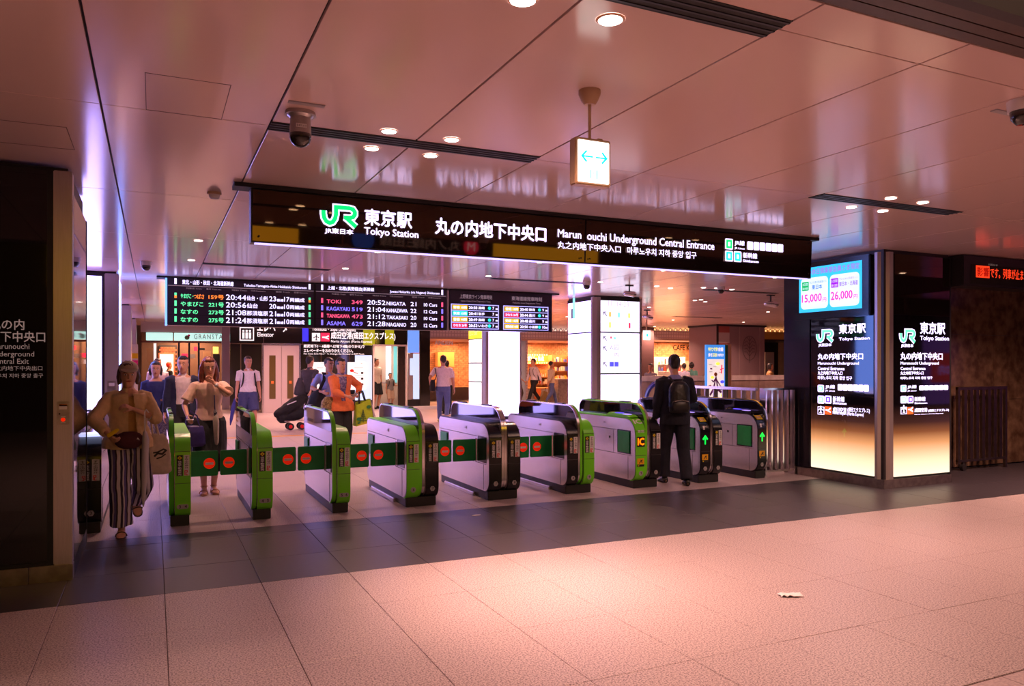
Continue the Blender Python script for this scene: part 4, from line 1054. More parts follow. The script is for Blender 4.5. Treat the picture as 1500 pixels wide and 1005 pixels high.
# ------------------------------------------------------------------ railing between the gates and the right pillar
rl = thing('steel_railing', (8.0, 8.3, 0), 'flat bar steel railing between the last gate and the right pillar', 'railing')
MB().box(7.78, 8.37, 8.22, 8.30, 1.215, 1.245).build('top_rail', M_chrome, rl, bevel=.004)
MB().box(7.78, 8.37, 8.23, 8.29, .05, .075).build('bottom_rail', M_steel, rl, bevel=.003)
for k in range(6):
    x = 7.80 + k * .108
    MB().box(x, x + .028, 8.20, 8.32, 0 if k in (0, 5) else .075, 1.215).build('bar', M_chrome, rl, bevel=.003)
rl2 = thing('steel_railing', (7.83, 9.3, 0), 'steel railing running back behind the last two gates', 'railing')
MB().box(7.80, 7.86, 8.4, 10.2, 1.205, 1.245).build('top_rail', M_chrome, rl2, bevel=.004)
for k in range(9):
    y = 8.46 + k * .205
    MB().box(7.79, 7.87, y, y + .03, 0, 1.205).build('bar', M_steel, rl2, bevel=.003)
# barred gate in front of the marble wall
rg = thing('barred_gate', (11.2, 7.42, 0), 'low steel barred gate on castor in front of the marble wall', 'gate')
bx_0, bx_1 = px(1403, Y=7.4).x, px(1475, Y=7.4).x
M_rail = mottled('dull_steel', (.22, .17, .16), (.28, .22, .2), 12, .35, metal=1)
MB().box(bx_0, bx_1, 7.39, 7.44, 1.20, 1.245).build('top_rail', M_rail, rg, bevel=.006)
MB().box(bx_0, bx_1, 7.39, 7.44, .13, .165).build('bottom_rail', M_rail, rg, bevel=.006)
for k in range(9):
    x = bx_0 + k * (bx_1 - bx_0 - .045) / 8
    e = k in (0, 8)
    MB().box(x, x + (.05 if e else .07), 7.395, 7.435, (0 if k == 8 else .10) if e else .165, 1.20 if not e else 1.245).build('post' if e else 'bar', M_rail, rg, bevel=.004)
MB().cyl((bx_0 + .14, 7.39, .05), (bx_0 + .14, 7.44, .05), .05, 16).build('castor', M_dark, rg)
MB().box(bx_0 + .12, bx_0 + .16, 7.40, 7.43, .08, .14).build('castor_fork', M_dark, rg)

# ------------------------------------------------------------------ crumpled tissue on the floor
def crumple():
    mb = MB(); n, m = 12, 7
    for j in range(m):
        for i in range(n):
            x = (i / (n - 1) - .5) * .16; y = (j / (m - 1) - .5) * .075
            q = Vector((x * 40, y * 40, 0))
            mb.v.append((x + .008 * noise.noise(q), y + .014 * noise.noise(q + Vector((9, 3, 1))), .006 + .026 * abs(noise.noise(q * .6 + Vector((3, 8, 2)))) + .010 * abs(noise.noise(q * 1.7))))
    for j in range(m - 1):
        for i in range(n - 1): mb.f.append((j * n + i, j * n + i + 1, (j + 1) * n + i + 1, (j + 1) * n + i))
    me = mb.mesh('tissue')
    o = finish(me, 'tissue', mat('paper_white', (.75, .66, .68), .8), smooth=3.2)
    md = o.modifiers.new('s', 'SOLIDIFY'); md.thickness = .002
    o.location = (3.93, 3.90, 0); o.rotation_euler = (0, 0, -.35)
    return tag(o, 'crumpled white tissue lying on the pale floor', 'litter')
crumple()
p = px(697, 755, Z=0)
tag(MB().prism([(-.05, -.012), (.03, -.02), (.06, .005), (.0, .018)], 'z', 0, .004).build('paper_scrap', mat('paper_white'), None, at=(0, 0, 0)), 'tiny pale paper scrap on the dark paving in front of the black gate', 'litter').location = (p.x, p.y, 0)

# ------------------------------------------------------------------ elevators
EY = 26.0
el = thing('elevator_block', (5.6, EY + 1, 0), 'dark glass elevator block with steel doors and white signs behind the gates', 'elevator')
e0, e1 = px(337, Y=EY).x, px(630, Y=EY).x
M_eg = mat('elevator_glass', (.02, .017, .014), .06, 0, .6)
M_ob = mat('opening_dark', (.02, .016, .012), .5)
d1a, d1b = px(386, Y=EY).x, px(438, Y=EY).x
d2a, d2b = px(548, Y=EY).x, px(594, Y=EY).x
def wallbox(x0, x1, z0, z1, m=M_eg, nm='glass_pane', y=EY, d=.08): return MB().box(x0, x1, y, y + d, z0, z1).build(nm, m, el, bevel=.006)
zd = 2.24
for a, b in ((e0, px(352, Y=EY).x), (px(352, Y=EY).x + .03, d1a - .06), (d1b + .06, px(470, Y=EY).x), (px(470, Y=EY).x + .03, px(512, Y=EY).x), (px(512, Y=EY).x + .03, d2a - .06), ):
    wallbox(a, b, .1, zd)
for a, b in ((e0, d1a), (d1a + .02, d1b + .1), (d1b + .13, px(512, Y=EY).x), (px(512, Y=EY).x + .03, d2b + .06)): wallbox(a, b, zd + .03, CEIL)
M_bluel = mat('blue_reflection_glow', (.1, .2, .5), .1, emit=(.16, .34, .95), es=.75)  # blue screen reflections in the elevator panes, painted in as emission
M_bluep = mat('pale_reflection_glow', (.3, .4, .6), .1, emit=(.50, .62, .95), es=.8)
M_eyel = mat('olive_panel', (.3, .3, .02), .3, emit=(.30, .30, .0), es=.7)
ub = px(615, Y=EY).x
wallbox(d2b + .10, ub - .02, 2.0, CEIL, M_bluel, 'reflection_pane')
wallbox(d2b + .10, ub - .25, .35, 1.97, M_steel, 'door_leaf'); wallbox(ub - .23, ub - .02, .35, 1.97, M_bluep, 'reflection_pane'); wallbox(d2b + .10, ub, .1, .33, M_black, 'base_panel')
wallbox(d2b + .16, d2b + .36, 1.2, 1.8, M_bluep, 'reflection_pane', EY - .01, .02)
wallbox(ub + .01, e1, .1, CEIL, M_eg)
wallbox(px(520, Y=EY).x, d2a - .08, .35, 1.9, M_bluep, 'reflection_pane', EY - .01, .02)
wallbox(px(532, Y=EY).x, d2a + .02, 2.25, CEIL - .05, M_eyel, 'olive_panel', EY - .012, .02); wallbox(px(564, Y=EY).x, px(577, Y=EY).x, 2.28, CEIL - .05, M_eyel, 'olive_panel', EY - .012, .02)
# first door, closed
MB().box(d1a - .05, d1a, EY - .04, EY + .1, 0, zd + .04).build('door_frame', M_chrome, el); MB().box(d1b, d1b + .05, EY - .04, EY + .1, 0, zd + .04).build('door_frame', M_chrome, el)
MB().box(d1a, d1b, EY - .04, EY + .1, zd - .02, zd + .04).build('door_frame', M_chrome, el)
mid = (d1a + d1b) / 2
for k, (a, b) in enumerate(((d1a, mid - .006), (mid + .006, d1b))):
    dr = MB().box(a, b, EY, EY + .06, 0, zd - .03).build('elevator_door', mat('door_steel', (.72, .60, .63), .35, .45), el, bevel=.005)
    c = (a + b) / 2
    box('door_window', c - .1, c + .1, EY - .01, EY + .01, .45, 1.88, mat('door_glass', (.12, .08, .03), .1), dr)
    box('door_sticker', c - .04, c + .04, EY - .016, EY - .009, .95, 1.04, mat('orange_print'), dr)
# second door, open, with the lit car behind
M_car = mat('car_wall', (.55, .45, .4), .35)
for a, b in ((d2a - .05, d2a), (d2b, d2b + .05)): MB().box(a, b, EY - .04, EY + .1, 0, zd + .04).build('door_frame', mat('white_frame', (.75, .65, .62), .3), el)
MB().box(d2a, d2b, EY - .04, EY + .1, zd - .02, zd + .04).build('door_frame', mat('white_frame'), el)
MB().box(d2b - .26, d2b, EY + .03, EY + .08, 0, zd - .02).build('elevator_door', mat('door_dark_steel', (.10, .07, .06), .25, .8), el)
MB().box(d2a - .3, d2b + .2, EY + 1.75, EY + 1.8, 0, 2.4).build('car_back', M_car, el); MB().box(d2a - .34, d2a - .3, EY + .1, EY + 1.8, 0, 2.4).build('car_side', M_car, el); MB().box(d2b + .2, d2b + .24, EY + .1, EY + 1.8, 0, 2.4).build('car_side', M_car, el)
MB().box(d2a - .3, d2b + .2, EY + .1, EY + 1.8, 2.4, 2.44).build('car_ceiling', M_car, el)
box('car_light_strip', px(566, Y=EY + 1.7).x, px(573, Y=EY + 1.7).x, EY + 1.72, EY + 1.745, .9, 2.35, mat('car_strip', (.6, .7, .8), .3, emit=(.6, .85, 1.0), es=1.6), el)
box('car_light_strip', px(577, Y=EY + 1.7).x, px(583, Y=EY + 1.7).x, EY + 1.72, EY + 1.745, .9, 2.35, mat('car_strip2', (.1, .3, .3), .3, emit=(.10, .40, .42), es=1.0), el)
MB().cyl((d2a - .2, EY + 1.66, .9), (d2b + .1, EY + 1.66, .9), .02, 8).build('handrail', M_chrome, el)
area_light('car_lamp', ((d2a + d2b) / 2, EY + .9, 2.37), .8, 30, (1, .72, .55), parent=el)
# plinth of the right part
box('plinth', d2b + .06, e1 + .3, EY - .35, EY + .1, 0, .10, M_whitep, el)
def et(body, u0, v0, u1, v1, b=.004, m=None):
    a, c = px(u0, v1, Y=EY - .03), px(u1, v0, Y=EY - .03)
    text(body, a, c.x - a.x, c.z - a.z, m or mat('white_sign_glow', (.7, .65, .65), .5, emit=(.85, .74, .78), es=.95), el, '-Y', bold=b)
def er(u0, v0, u1, v1, m, nm, th=.01, y=EY - .02):
    a, c = px(u0, v1, Y=y), px(u1, v0, Y=y)
    return rect(a, c.x - a.x, c.z - a.z, m, el, '-Y', nm, 0, th)
M_sg = mat('white_sign_glow', (.7, .65, .65), .5, emit=(.85, .74, .78), es=.95)
er(351, 479, 372, 499, M_sg, 'elevator_symbol'); er(352.5, 481, 370.5, 497.5, M_blackp, 'elevator_symbol', .003, EY - .032)
for k in range(3):
    q = px(356.5 + k * 4.8, 496, Y=EY - .04)
    MB().box(q.x - .035, q.x + .035, EY - .042, EY - .036, q.z, q.z + .20).ell((q.x, EY - .04, q.z + .25), (.035, .006, .035), 8, 5).build('person_symbol', M_sg, el)
et('エレベーター', 377, 473, 430, 485.5, .006); et('Elevator', 377, 487, 401, 493, .002)
er(443, 481, 451.5, 500, mat('blue_line_lit', (.02, .02, .8), .4, emit=(.04, .03, .95), es=1.0), 'line_colour'); er(443, 476, 451.5, 480, mat('line_pale', (.4, .4, .8), .4, emit=(.45, .4, .9), es=.9), 'line_colour')
et('Yokosuka・Sobu Line (Rapid)', 457, 480.5, 521, 486, .002)
er(457, 488, 469, 500, M_sg, 'airport_symbol'); er(470, 488, 482.5, 500, M_rd, 'express_symbol')
q = px(458, 499.5, Y=EY - .04); plane_icon(q, px(468.5, Y=EY - .04).x - q.x, el, '-Y', M_blackp)
q = px(472, 494, Y=EY - .04); MB().stroke([(0, 0), (.13, 0), (.22, .05)], .05, AX['-Y'], q).stroke([(.06, 0), (.22, -.06)], .04, AX['-Y'], q, .002).build('express_symbol', M_sg, el)
et('成田空港(成田エクスプレス)', 485, 487.5, 579, 498, .006); et('Narita Airport (Narita Express)', 485, 499, 545, 502.5, .001)
et('総武地下3・4番線へは地下4階(のりかえ)で', 445, 505.5, 534, 510, .003); et('エレベーターをおのりかえください。', 445, 511.5, 517, 516, .003); et('For Sobu Line No.3・4, Change the Elevator at B4F Floor.', 445, 517.5, 534, 520, .0)
# two white notices
M_notice = mat('notice_lit', (.7, .62, .62), .5, emit=(.9, .78, .80), es=.75)
for u0, u1, where in ((456, 477, 'left'), (509.5, 536, 'right')):
    nb = thing('notice_board', (px((u0 + u1) / 2, Y=EY - .2).x, EY - .2, .9), 'white guide map notice with red markings, %s of two on the elevator wall' % where, 'poster')
    a, c = px(u0, 571, Y=EY - .12), px(u1, 530.5, Y=EY - .12)
    MB().box(a.x, c.x, EY - .12, EY - .03, a.z, c.z).build('board', M_notice, nb, bevel=.01)
    W_, H_ = c.x - a.x, c.z - a.z
    def nr(fx, fz, fw, fh, m, nm): rect((a.x + fx * W_, EY - .124, a.z + fz * H_), fw * W_, fh * H_, m, nb, '-Y', nm)
    text('エレベーターのご案内', (a.x + .1 * W_, EY - .13, a.z + .93 * H_), .75 * W_, .035 * H_, M_blackp, nb, '-Y')
    disc((a.x + .22 * W_, EY - .126, a.z + .69 * H_), .07, M_red, nb, '-Y', 'map_mark', n=12, ry=.05)
    MB().stroke([(.22 * W_, .67 * H_), (.55 * W_, .58 * H_)], .025, AX['-Y'], Vector((a.x, EY - .126, a.z))).build('map_route', M_red, nb)
    for z in (.57, .36, .16): nr(.72, z, .14, .07, M_blackp, 'floor_mark')
    for z in (.8, .76, .5, .34, .45): nr(.35, z, .5, .008, M_red, 'text_line')
    for z in (.3, .2, .1, .12): nr(.1, z, .5, .006, M_greyp, 'text_line')

# ------------------------------------------------------------------ far left shop front
GYF = 29.0
sh = thing('shop', (1.1, GYF, 0), 'small shop front with pale mint lettered fascia at the far left end', 'shop')
s0_, s1_ = px(206, Y=GYF).x, px(340, Y=GYF).x
MB().box(s0_, s1_, GYF, GYF + .1, 2.70, CEIL).build('upper_fascia', mat('mauve_fascia', (.5, .38, .42), .5), sh)
m1 = px(254, Y=GYF).x
M_mint = mat('mint_lit', (.4, .7, .65), .5, emit=(.48, .80, .74), es=.85)
MB().box(px(214, Y=GYF).x, m1 - .02, GYF - .06, GYF, 2.41, 2.68).build('lit_fascia', M_mint, sh, bevel=.01); MB().box(m1 + .02, s1_, GYF - .06, GYF, 2.41, 2.68).build('lit_fascia', M_mint, sh, bevel=.01)
a, c = px(284, 496.5, Y=GYF - .07), px(326, 491.5, Y=GYF - .07)
text('GRANSTA', a, c.x - a.x, c.z - a.z + .03, M_greyp, sh, '-Y', bold=.002, spacing=1.25)
for u in (274, 331):
    q = px(u, 494.5, Y=GYF - .065)
    disc((q.x, q.y, q.z), .08, mat('sage_print', (.15, .3, .2), .5), sh, '-Y', 'round_mark', n=16); disc((q.x + .06, q.y - .004, q.z + .07), .04, mat('pink_print'), sh, '-Y', 'round_mark', n=12)
M_brick = mottled('red_brick', (.32, .08, .04), (.45, .13, .06), 9, .7); M_brick2 = mottled('orange_brick', (.50, .20, .08), (.72, .34, .15), 7, .6)
M_floorb = mat('shop_wood', (.35, .16, .07), .5)
box('doorway_head', s0_, s1_, GYF - .02, GYF + .1, 2.34, 2.40, mat('maroon', (.15, .03, .02), .4), sh)
box('back_wall', s0_, s1_ + .2, GYF + 2.4, GYF + 2.5, 0, 3, mat('shop_dark', (.12, .06, .04), .6), sh)
b0, b1 = px(233, Y=GYF + 2.2).x, px(259, Y=GYF + 2.2).x
bw = MB().box(b0, b1, GYF + 2.2, GYF + 2.35, 0, 2.3).build('brick_wall', M_dark, sh)
for r_ in range(28):
    mb_n = 6
    for k in range(mb_n):
        wq = (b1 - b0) / mb_n; x = b0 + k * wq + (wq / 2 if r_ % 2 else 0)
        if r_ % 2 and k == mb_n - 1: continue
        MB().box(x + .004, x + wq - .004, GYF + 2.18, GYF + 2.21, r_ * .08 + .01, r_ * .08 + .075).build('brick', M_brick, bw)
q0, q1 = px(234, 562, Y=GYF + 2.1), px(254, 519, Y=GYF + 2.1)
box('lit_poster', q0.x, q1.x, GYF + 2.08, GYF + 2.16, .9, q1.z, mat('poster_lit', (.8, .7, .6), .5, emit=(1, .80, .66), es=.9), sh)
box('poster_frame', q0.x - .05, q1.x + .05, GYF + 2.12, GYF + 2.17, .85, q1.z + .05, M_brick, sh)
for u in (262, 277, 291): q = px(u, Y=GYF + .2).x; box('post', q - .03, q + .03, GYF + .1, GYF + .2, 0, 2.36, M_dark, sh)
for u0, u1, v0, v1, m in ((266, 275, 518, 524, M_rd), (284, 289, 508, 514, M_rd), (278, 286, 519, 525, M_greyp), (291, 300, 510, 513, M_blackp), (312, 320, 508, 518, M_yl), (265, 272, 527, 533, M_notice), (298, 309, 515, 527, mat('menu_tan', (.6, .35, .2), .5)), (312, 322, 519, 545, M_blackp), (215, 224, 510, 530, mat('tan_board', (.5, .28, .14), .5)), (225, 229, 503, 530, M_notice)):
    a, c = px(u0, v1, Y=GYF + .6), px(u1, v0, Y=GYF + .6)
    box('hanging_card', a.x, c.x, GYF + .58, GYF + .62, a.z, c.z, m, sh)
box('side_panel', px(325, Y=GYF - .5).x, px(337, Y=GYF - .5).x, GYF - .5, GYF - .4, 0, CEIL, mat('mauve_poster', (.4, .34, .42), .5), sh)
area_light('shop_lamp', (1.2, GYF + 1.2, 2.6), 2.2, 170, (1, .52, .28), parent=sh)

# ------------------------------------------------------------------ shops on the right
SY = 28.5
def brick_wall(x0, x1, y, z0, z1, parent, bw_=.22, bh=.085, joined=True):
    wq = MB().box(x0, x1, y, y + .15, z0, z1).build('brick_wall', mat('mortar', (.35, .2, .13), .8), parent)
    mb = MB(); r_ = 0; z = z0
    while z < z1 - bh:
        x = x0 - (bw_ / 2 if r_ % 2 else 0)
        while x < x1:
            a, b = max(x + .006, x0), min(x + bw_ - .006, x1)
            if b - a > .03: mb.box(a, b, y - .02 - random.uniform(0, .008), y + .01, z + .006, z + bh - .006)
            x += bw_
        z += bh; r_ += 1
    o = mb.build('brick', M_brick2, wq); o['kind'] = 'stuff'
    return wq
def frieze(x0, x1, y, parent, m, glow):
    """pale lace band of rings under the ceiling, lit from a hidden strip above"""
    MB().box(x0, x1, y, y + .08, 2.62, 2.94).build('frieze_board', m, parent)
    MB().box(x0, x1, y + .02, y + .06, 2.94, CEIL - .008).build('glow_strip', glow, parent)
    mb = MB(); x = x0 + .12; k = 0
    while x < x1 - .1:
        for j in range(14):
            a0, a1 = 2 * PI * j / 14, 2 * PI * (j + 1) / 14
            R1, R2 = .085, .055
            P = [(x + R * math.cos(a), 2.96 + R * math.sin(a)) for R, a in ((R1, a0), (R1, a1), (R2, a1), (R2, a0))]
            mb.add([(p[0], y - .03, min(p[1], CEIL - .01)) for p in P] + [(p[0], y, min(p[1], CEIL - .01)) for p in P], [(0, 1, 2, 3), (4, 7, 6, 5), (0, 4, 5, 1), (1, 5, 6, 2), (2, 6, 7, 3), (3, 7, 4, 0)])
        mb.box(x - .14, x - .11, y - .02, y, 2.88, 3.03)
        x += .25; k += 1
    o = mb.build('lace_ring', m, parent); o['kind'] = 'stuff'
M_lace = tiled('lace_panel', (.60, .48, .52), (.40, .30, .33), .12, .12, jw=.03, rough=.6, plane='xz')
M_lglow = mat('warm_glow_strip', (.8, .5, .2), .5, emit=(1, .52, .20), es=1.3)
M_lglow2 = mat('pale_glow_strip', (.8, .6, .5), .5, emit=(1, .72, .60), es=.75)
S1 = thing('shop', (13.5, SY, 0), 'wide brick shop under a lace band, seen between the two glowing columns', 'shop')
x0, x1 = 8.9, 19.6
frieze(x0, x1, SY - 1.2, S1, M_lace, M_lglow2)
box('soffit', x0, x1, SY - 1.2, SY + 2.4, 2.55, 2.62, mat('soffit_mauve', (.4, .26, .24), .5), S1)
brick_wall(x0, x1, SY + 2.2, .6, 2.56, S1)
def sh_txt(body, u0, v0, u1, v1, y, par, m, b=.004):
    a, c = px(u0, v1, Y=y), px(u1, v0, Y=y); text(body, a, c.x - a.x, c.z - a.z, m, par, '-Y', bold=b)
M_osign = mat('orange_sign', (.7, .25, .03), .5, emit=(1, .30, .03), es=.55)
a, c = px(773, 533, Y=SY + 1.9), px(808, 520, Y=SY + 1.9)
box('lit_sign', a.x - .2, c.x, SY + 1.9, SY + 1.98, a.z, c.z, M_osign, S1)
sh_txt('DRY for BAR', 771, 522, 797, 529, SY + 1.88, S1, mat('cream_lit', (.9, .8, .6), .5, emit=(1, .85, .62), es=1.2))
for k in range(9):
    q = px(773 + k * 3.5, 520, Y=SY + 1.88)
    for z in (0, -.36): MB().box(q.x - .02, q.x + .02, SY + 1.86, SY + 1.9, q.z + z - .02, q.z + z + .02).build('sign_bulb', mat('cream_lit'), S1)
sh_txt('ANDEN', 637, 499, 663, 505, SY - 1.3, S1, M_whitep, .01)
box('wall_oven', px(640, Y=SY + 1.9).x, px(664, Y=SY + 1.9).x, SY + 1.8, SY + 2.1, 1.5, 2.1, mat('orange_shelf', (.8, .25, .05), .5, emit=(1, .28, .05), es=.5), S1)
for (xx, pw_) in ((11.4, 120), (15.2, 160), (17.6, 160)): area_light('shop_lamp', (xx, SY + .9, 2.5), 1.6, pw_, (1, .50, .24), parent=S1)
# pale column and banner in front of the shop
bcol = thing('shop_pillar', (px(766, Y=SY - .6).x, SY - .5, 0), 'pale blue pillar beside a tall white banner in front of the brick shop', 'pillar')
a, c = px(761, Y=SY - .6).x, px(772.5, Y=SY - .6).x
MB().box(a, c, SY - .6, SY, 0, 2.55).build('shaft', mat('pale_blue', (.45, .5, .6), .4), bcol, bevel=.02)
MB().box(a + .28, c + .01, SY - .605, SY - .59, 0, 2.55).build('edge_panel', M_lace, bcol)
bn2 = thing('banner', (px(756, Y=SY - .8).x, SY - .8, .3), 'tall white banner with pink shapes at the edge of the glowing column', 'banner')
a, c = px(752, Y=SY - .8).x, px(761, Y=SY - .8).x
box('sheet', a, c, SY - .82, SY - .78, .35, 2.5, mat('banner_white', (.9, .85, .85), .5, emit=(1, .93, .97), es=.9), bn2)
disc(((a + c) / 2, SY - .83, .75), .1, M_pink, bn2, '-Y', 'pink_shape', n=12, ry=.08); MB().prism([(a + .05, .65), (c, .5), (c - .02, .38), (a + .12, .38)], 'y', SY - .84, SY - .825).build('pink_shape', M_pink, bn2); disc((c - .12, SY - .83, 2.45), .07, M_pink, bn2, '-Y', 'pink_shape', n=12)
for xx in (a + .05, c - .05): box('stand', xx - .03, xx + .03, SY - .9, SY - .7, 0, .35, M_dark, bn2)
# display counters and goods
def goods(x0, x1, y, zs, cols, group, kinds, n):
    for zi, z in enumerate(zs):
        for k in range(n):
            x = x0 + (x1 - x0) * (k + .5) / n + random.uniform(-.02, .02)
            w = (x1 - x0) / n * random.uniform(.55, .85); h = random.uniform(.10, .22)
            cname, c = random.choice(cols)
            m = mat('goods_' + cname, c, .5)
            kd = random.choice(kinds)
            if kd == 'bag': mb = MB().limb([(x, y, z), (x, y, z + h * .7), (x, y, z + h)], [w * .5, w * .45, w * .2], 8, flat=.5)
            elif kd == 'jar': mb = MB().limb([(x, y, z), (x, y, z + h * .8), (x, y, z + h)], [w * .38, w * .38, w * .25], 8, round_ends=False)
            else: mb = MB().box(x - w / 2, x + w / 2, y - .08, y + .08, z, z + h)
            o = mb.build('gift_' + kd, m, None, at=(x, y, z))
            tag(o, '%s gift %s, %s from left, row %s of the %s' % (cname, kd, ORD[k], ('one', 'two', 'three')[zi], group), kd, group)
cols = [('red', (.8, .04, .02)), ('white', (.8, .7, .62)), ('pink', (.8, .25, .3)), ('blue', (.08, .1, .5)), ('yellow', (.85, .5, .05)), ('cream', (.75, .5, .3)), ('dark brown', (.1, .04, .02))]
def shelf_unit(u0, u1, y, zs, label, m):
    a, c = px(u0, Y=y).x, px(u1, Y=y).x
    t = thing('display_shelf', ((a + c) / 2, y, 0), label, 'shelf')
    for z in zs: box('shelf', a, c, y - .15, y + .15, z - .03, z, m, t)
    box('back_panel', a, c, y + .15, y + .2, 0, zs[-1] + .3, m, t)
    for x in (a, c): box('side', x - .02, x + .02, y - .15, y + .2, 0, zs[-1] + .3, m, t)
    return a, c
M_wood = mat('orange_wood', (.55, .25, .08), .5)
a, c = shelf_unit(807, 834, SY + 1.2, (.5, .9, 1.3, 1.7), 'tall lit shelves of gift bags next to the glowing column', M_wood)
goods(a + .05, c - .05, SY + 1.1, (.9, 1.3, 1.7), cols[:6], 'tall gift shelves', ['bag', 'box'], 9)
a, c = shelf_unit(776, 800, SY + .8, (.75, 1.05), 'low stepped display of white gifts under the orange sign', M_wood)
goods(a + .05, c - .05, SY + .7, (.75, 1.05), [cols[1], cols[5], cols[0], cols[6]], 'low stepped display', ['bag', 'jar', 'box'], 8)
ct = thing('shop_counter', (px(790, Y=SY).x, SY + .3, 0), 'long grey counter at the front of the brick shop', 'counter')
a, c = px(757, Y=SY).x, px(812, Y=SY).x
MB().box(a, c, SY, SY + .5, 0, .55).build('front', M_greyp, ct, bevel=.01); MB().box(a, c, SY - .03, SY + .53, .55, .60).build('top', M_wood, ct); 
q = px(788, Y=SY - .05).x; box('orange_notice', q - .15, q + .15, SY - .06, SY - .03, .15, .56, mat('orange_print'), ct)
ct2 = thing('service_counter', (px(826, Y=SY - 1.6).x, SY - 1.5, 0), 'square brown service counter beside the glowing column', 'counter')
a, c = px(818, Y=SY - 1.6).x, px(834, Y=SY - 1.6).x
MB().box(a, c, SY - 1.6, SY - .7, 0, .95).build('body', M_foot, ct2, bevel=.02); MB().box(a - .03, c, SY - 1.65, SY - .65, .95, 1.0).build('top', M_steel, ct2)

# --- shop beyond the stair well, right of the glowing column
S2Y = 25.0
S2 = thing('shop', (20, S2Y, 0), 'brick food shop with lace band behind the suited man', 'shop')
x0, x1 = px(940, Y=S2Y).x, px(1054, Y=S2Y).x
frieze(x0, x1 + .5, S2Y, S2, M_lace, M_lglow)
box('soffit', x0, x1 + .5, S2Y, S2Y + 2.2, 2.55, 2.62, mat('soffit_mauve'), S2)
wq = brick_wall(x0, x1 + .5, S2Y + 2.0, 1.75, 2.55, S2)
box('back_wall', x0, x1 + .5, S2Y + 2.0, S2Y + 2.1, 0, 1.75, mat('cream_wall', (.75, .55, .42), .5), S2)
sh_txt('CAFE KITCHEN', 986, 506, 1036, 513, S2Y + .2, S2, M_blackp, .006)
for xx in (x0 + 1.2, x0 + 2.8): area_light('shop_lamp', (xx, S2Y + .9, 2.5), 1.3, 130, (1, .50, .25), parent=S2)
box('corner_post', px(948, Y=S2Y - .4).x - .5, px(958, Y=S2Y - .4).x, S2Y - .4, S2Y, 0, CEIL - .012, mat('maroon_wall', (.10, .05, .05), .5), S2)
a, c = shelf_unit(1018, 1036, S2Y + .9, (.9, 1.2, 1.5, 1.8), 'white chilled shelves at the right of the food shop', M_whitep)
goods(a + .05, c - .05, S2Y + .8, (1.2, 1.5), cols[:6], 'chilled shelves', ['box', 'jar'], 6)
a, c = shelf_unit(960, 1000, S2Y + 1.2, (1.0, 1.3, 1.6), 'row of shelves with jars at the back of the food shop', M_whitep)
goods(a + .05, c - .05, S2Y + 1.1, (1.3, 1.6), cols[:6], 'food shop back shelves', ['jar', 'bag'], 9)
q = px(1026, Y=S2Y + .5).x
sg = thing('orange_banner', (q, S2Y + .5, 1.1), 'small orange banner with two red discs in the food shop', 'banner')
box('sheet', q - .16, q + .16, S2Y + .5, S2Y + .53, 1.15, 1.95, M_osign, sg)
for z in (1.4, 1.72): disc((q, S2Y + .495, z), .09, M_red, sg, '-Y', 'red_disc', n=12)
# crest pillar
CPY = 22.0
cp = thing('crest_pillar', (20, CPY, 0), 'brown pillar with faint leaf crest above the stair well parapet', 'pillar')
a, m_, c = px(1050, Y=CPY).x, px(1072, Y=CPY).x, px(1120, Y=CPY).x
M_cp = mat('crest_brown', (.24, .15, .165), .5); M_cp2 = mat('crest_line', (.10, .06, .065), .5)
box('shaft', a, c, CPY, CPY + 1.6, 0, CEIL - .06, M_cp, cp)
box('head', a - .05, c + .05, CPY - .05, CPY + 1.6, CEIL - .07, CEIL, M_dark, cp)
for u in (1083, 1113): q = px(u, Y=CPY).x; box('groove', q - .02, q + .02, CPY - .006, CPY, 0, CEIL - .07, mat('groove_pale', (.3, .2, .2), .5), cp)
box('side_strip', a - .02, a + .07, CPY - .02, CPY, 0, CEIL - .07, M_dark, cp)
for k, (z0, z1, m) in enumerate(((2.75, CEIL - .07, mat('dull_red', (.32, .07, .06), .6)), (2.36, 2.75, mat('dull_white', (.42, .33, .34), .6)), (1.0, 2.36, mat('dull_red')))):
    box('flag_stripe', a + .08, m_ - .12, CPY - .012, CPY, z0, z1, m, cp)
q = px(1098, 510, Y=CPY - .01)
mb = MB(); A_ = AX['-Y']
ring_ = [(.33 * math.cos(t * PI / 12), .45 * math.sin(t * PI / 12)) for t in range(25)]
mb.stroke(ring_, .02, A_, q)
mb.stroke([(0, -.55), (0, .42)], .025, A_, q, .001)
for k in range(5):
    for s in (-1, 1): mb.stroke([(0, -.3 + k * .14), (s * .13, -.15 + k * .14), (s * .26, -.14 + k * .11)], .018, A_, q, .002 + k * .0002)
mb.build('leaf_crest', M_cp2, cp)
# dark shop and lace band to its right
S3 = thing('shop', (24, 24, 0), 'unlit black shop under a gold lace band near the right pillar', 'shop')
x0, x1 = px(1118, Y=24).x, px(1160, Y=24).x
frieze(x0, x1 + 1, 24, S3, mat('gold_lace', (.55, .33, .08), .5), M_lglow)
box('soffit', x0, x1 + 1, 24, 26, 2.56, 2.62, M_dark, S3); box('dark_interior', x0, x1 + 1, 25.8, 26, 0, 2.6, M_black, S3)
box('grey_panel', px(1121, Y=24.5).x, px(1134, Y=24.5).x, 24.5, 24.6, .8, 2.1, M_greyp, S3)

